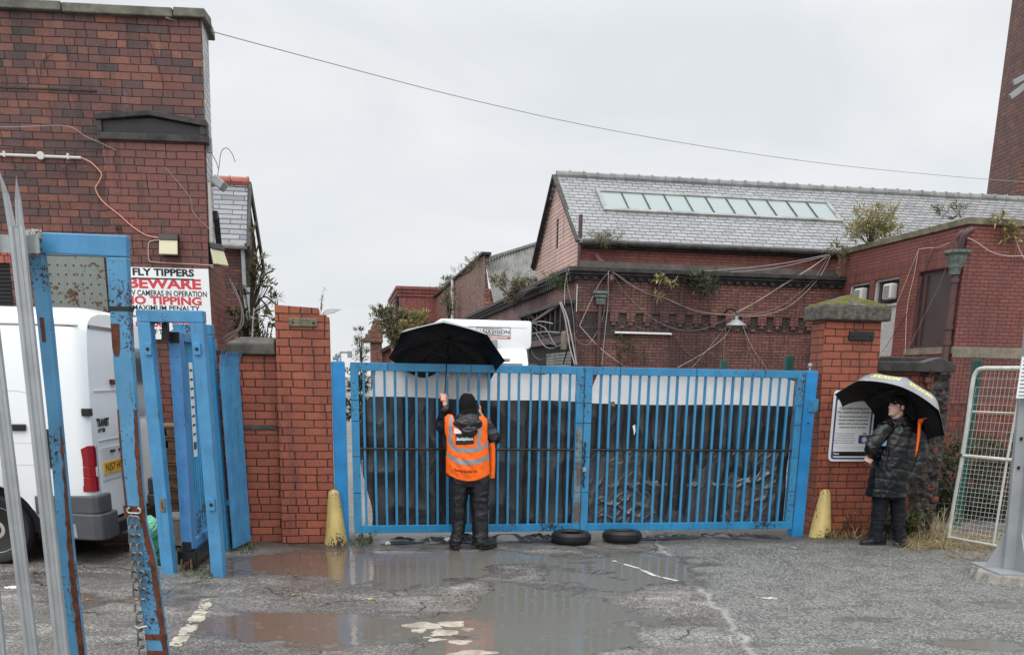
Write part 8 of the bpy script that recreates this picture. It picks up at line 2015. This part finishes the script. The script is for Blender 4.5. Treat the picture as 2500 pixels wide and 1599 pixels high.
# long padded coat
ct = MB()
ct.loft([ring(1211,2163,51,40), ring(1195,2166,50,41), ring(1160,2175,50,42), ring(1120,2184,51,42), ring(1085,2190,51,41), ring(1058,2195,49,36), ring(1040,2198,44,30), ring(1028,2199,30,24)], 34)
limb(ct, [shR + V((-.01,0,.0)), elR, wrR + V((.015,0,.01))], [(.100,.100),(.098,.098),(.070,.070)], 22); limb(ct, [shL+V((.02,0,0)), elL, wrL+V((-.0,.0,.0))], [(.092,.092),(.078,.078),(.052,.052)], 22)
ct.tube([q(2197,1040,.0), q(2196,1026,-.01), q(2194,1015,-.015)], [(.125,.12),(.112,.11),(.102,.10)], 24)
def quilt(p, n):
    s_ = p.z + .03*math.sin(p.x*6) + .015*noise.noise(p*5)
    t = abs(((s_/.125) % 1.0) - .5)*2
    return .006*(1-t**5) - .006 + .014*(.25-1.3*abs(noise.noise(V((p.x*8+p.z*5, p.y*8, p.z*8-p.x*3))))) + .004*noise.noise(p*26)
coat = linkmesh('padded_coat', remesh(ct, .0085, 2, quilt), M['nylon_coat'], T)
# coat front edge, zip, vest edge, card, lanyard
def surf(x, y, dep, cx, hw):   # point on the front of the coat at a photo place
    p = q(x, y); c = q(cx, y); k = kx(y); s_ = max(-.98, min(.98, (p.x-c.x)/(hw*k))); return V((p.x, -dep*k*math.sqrt(1-s_*s_), p.z))
def cring(y):
    for (y0, c0, h0, d0), (y1, c1, h1, d1) in zip(RG[:-1], RG[1:]):
        if y0 <= y <= y1: t = (y-y0)/(y1-y0); return c0+(c1-c0)*t, h0+(h1-h0)*t, d0+(d1-d0)*t
    return RG[-1][1:]
RG = [(1015,2199,30,28),(1028,2199,34,28),(1040,2198,44,30),(1058,2195,49,36),(1085,2190,51,41),(1120,2184,51,42),(1160,2175,50,42),(1195,2166,50,41),(1212,2163,51,40)]
def cs_(x, y, o=.012):
    c, h, d = cring(y); p = surf(x, y, d, c, h); p.y -= o; return p
mb = MB(); mb.tube(spline([cs_(2178,1030,.03), cs_(2162,1060), cs_(2154,1100), cs_(2147,1150), cs_(2135,1208)], 5), .007, 6); part('zip_edge', mb, M['black_plastic'], coat)
mb = MB(); P_ = [(2252,1019,8),(2238,1022,13),(2229,1036,9),(2224,1055,7),(2220,1075,5),(2216,1095,4),(2213,1110,2)]
vs = []
for x, y, w_ in P_: a = cs_(x-w_/2, y, .030); b = cs_(x+w_/2, y, .030); a.y -= .07; b.y -= .07; vs += [a, b]
mb.add(vs, [(2*i,2*i+2,2*i+3,2*i+1) for i in range(len(P_)-1)], True); hv = part('hi_vis_vest', mb, M['hivis'], T); s_ = hv.modifiers.new('solid','SOLIDIFY'); s_.thickness = .012
mb = MB(); vs = []
for x, y, w_ in [(2157,1028,6),(2152,1036,5),(2147,1046,2)]: a = cs_(x-w_/2, y, .05); b = cs_(x+w_/2, y, .05); vs += [a, b]
mb.add(vs, [(0,2,3,1),(2,4,5,3)]); o = part('vest_edge', mb, M['hivis'], hv); s_ = o.modifiers.new('solid','SOLIDIFY'); s_.thickness = .01
mb = MB(); mb.tube([cs_(2180,1025,.03), cs_(2166,1052,.02), cs_(2155,1070,.02), cs_(2150,1076,.022)], .004, 5); ly = part('lanyard', mb, M['black_plastic'], T)
a = cs_(2147,1080,.03); k = kx(1080); mb = MB(); mb.hexa([a+V((-8*k,-.004,-6.5*k)), a+V((6.5*k,-.004,-6.5*k)), a+V((6.5*k,.001,-6.5*k)), a+V((-8*k,.001,-6.5*k))], [a+V((-6*k,-.004,6.5*k)), a+V((8*k,-.004,6.5*k)), a+V((8*k,.001,6.5*k)), a+V((-6*k,.001,6.5*k))]); part('id_card', mb, M['id_blue'], ly)
# which canopy rib points where: put a rib on the right-hand low tip
ax_ = V((.87,.0,-.49)); ax_ = (ax_ - n2*ax_.dot(n2)).normalized(); ax_ = Matrix.Rotation(R(22.5), 3, n2) @ ax_
umbrella('dark grey golf umbrella with yellow lettering tilted behind the person in the long coat', C2, n2, ax_, .64, .37, 0, .635, 'umb_grey', 'umb_black', P2, 8, [('SRIXON', 6.5, .78, .72), ('SRIXON', 5.5, .78, .72), ('SRIXON', 7.5, .78, .72), ('SRIXON', 4.5, .78, .72)])
# ------------------------------------------------------------------ repeats share a group
GROUPS = {'bollard':'yellow bollards beside the gates', 'tyre':'old tyres lying at the gates', 'brick_pillar':'brick pillars either side of the gates', 'coping_stone':'coping stones on the boundary walls',
 'boundary_wall':'boundary walls beside the pillars', 'gate_post':'blue hinge posts of the gates', 'gate_leaf':'leaves of the blue double gates', 'tarpaulin':'tarpaulins behind the gate bars', 'ground_sheet':'black sheeting under the gates',
 'stone':'loose stones along the gate', 'fallen_leaf':'fallen leaves on the tarmac', 'floodlight':'floodlights on the left building', 'cable':'loose cables on the buildings', 'cable_bundle':'bundles of loose cables on the buildings',
 'gate_portal':'blue portal frames of the sliding gate', 'palisade_fence':'palisade fences at the left', 'umbrella':'umbrellas held in the rain', 'person':'people standing at the gates', 'plastic_bag':'green plastic bags by the portal',
 'tape_scrap':'scraps of tape on the gates', 'roof_weed':'weeds growing on the roofs', 'wall_shrub':'small shrubs growing from the hall front', 'buddleia':'buddleias growing on walls', 'shrub':'shrubs beyond the walls', 'wall_weed':'weeds growing from brickwork',
 'junction_box':'electrical boxes on the walls'}
for o in list(COL.objects):
    if o.parent is None and 'category' in o:
        b = o.name.split('.')[0]
        if b in GROUPS and 'group' not in o: o['group'] = GROUPS[b]
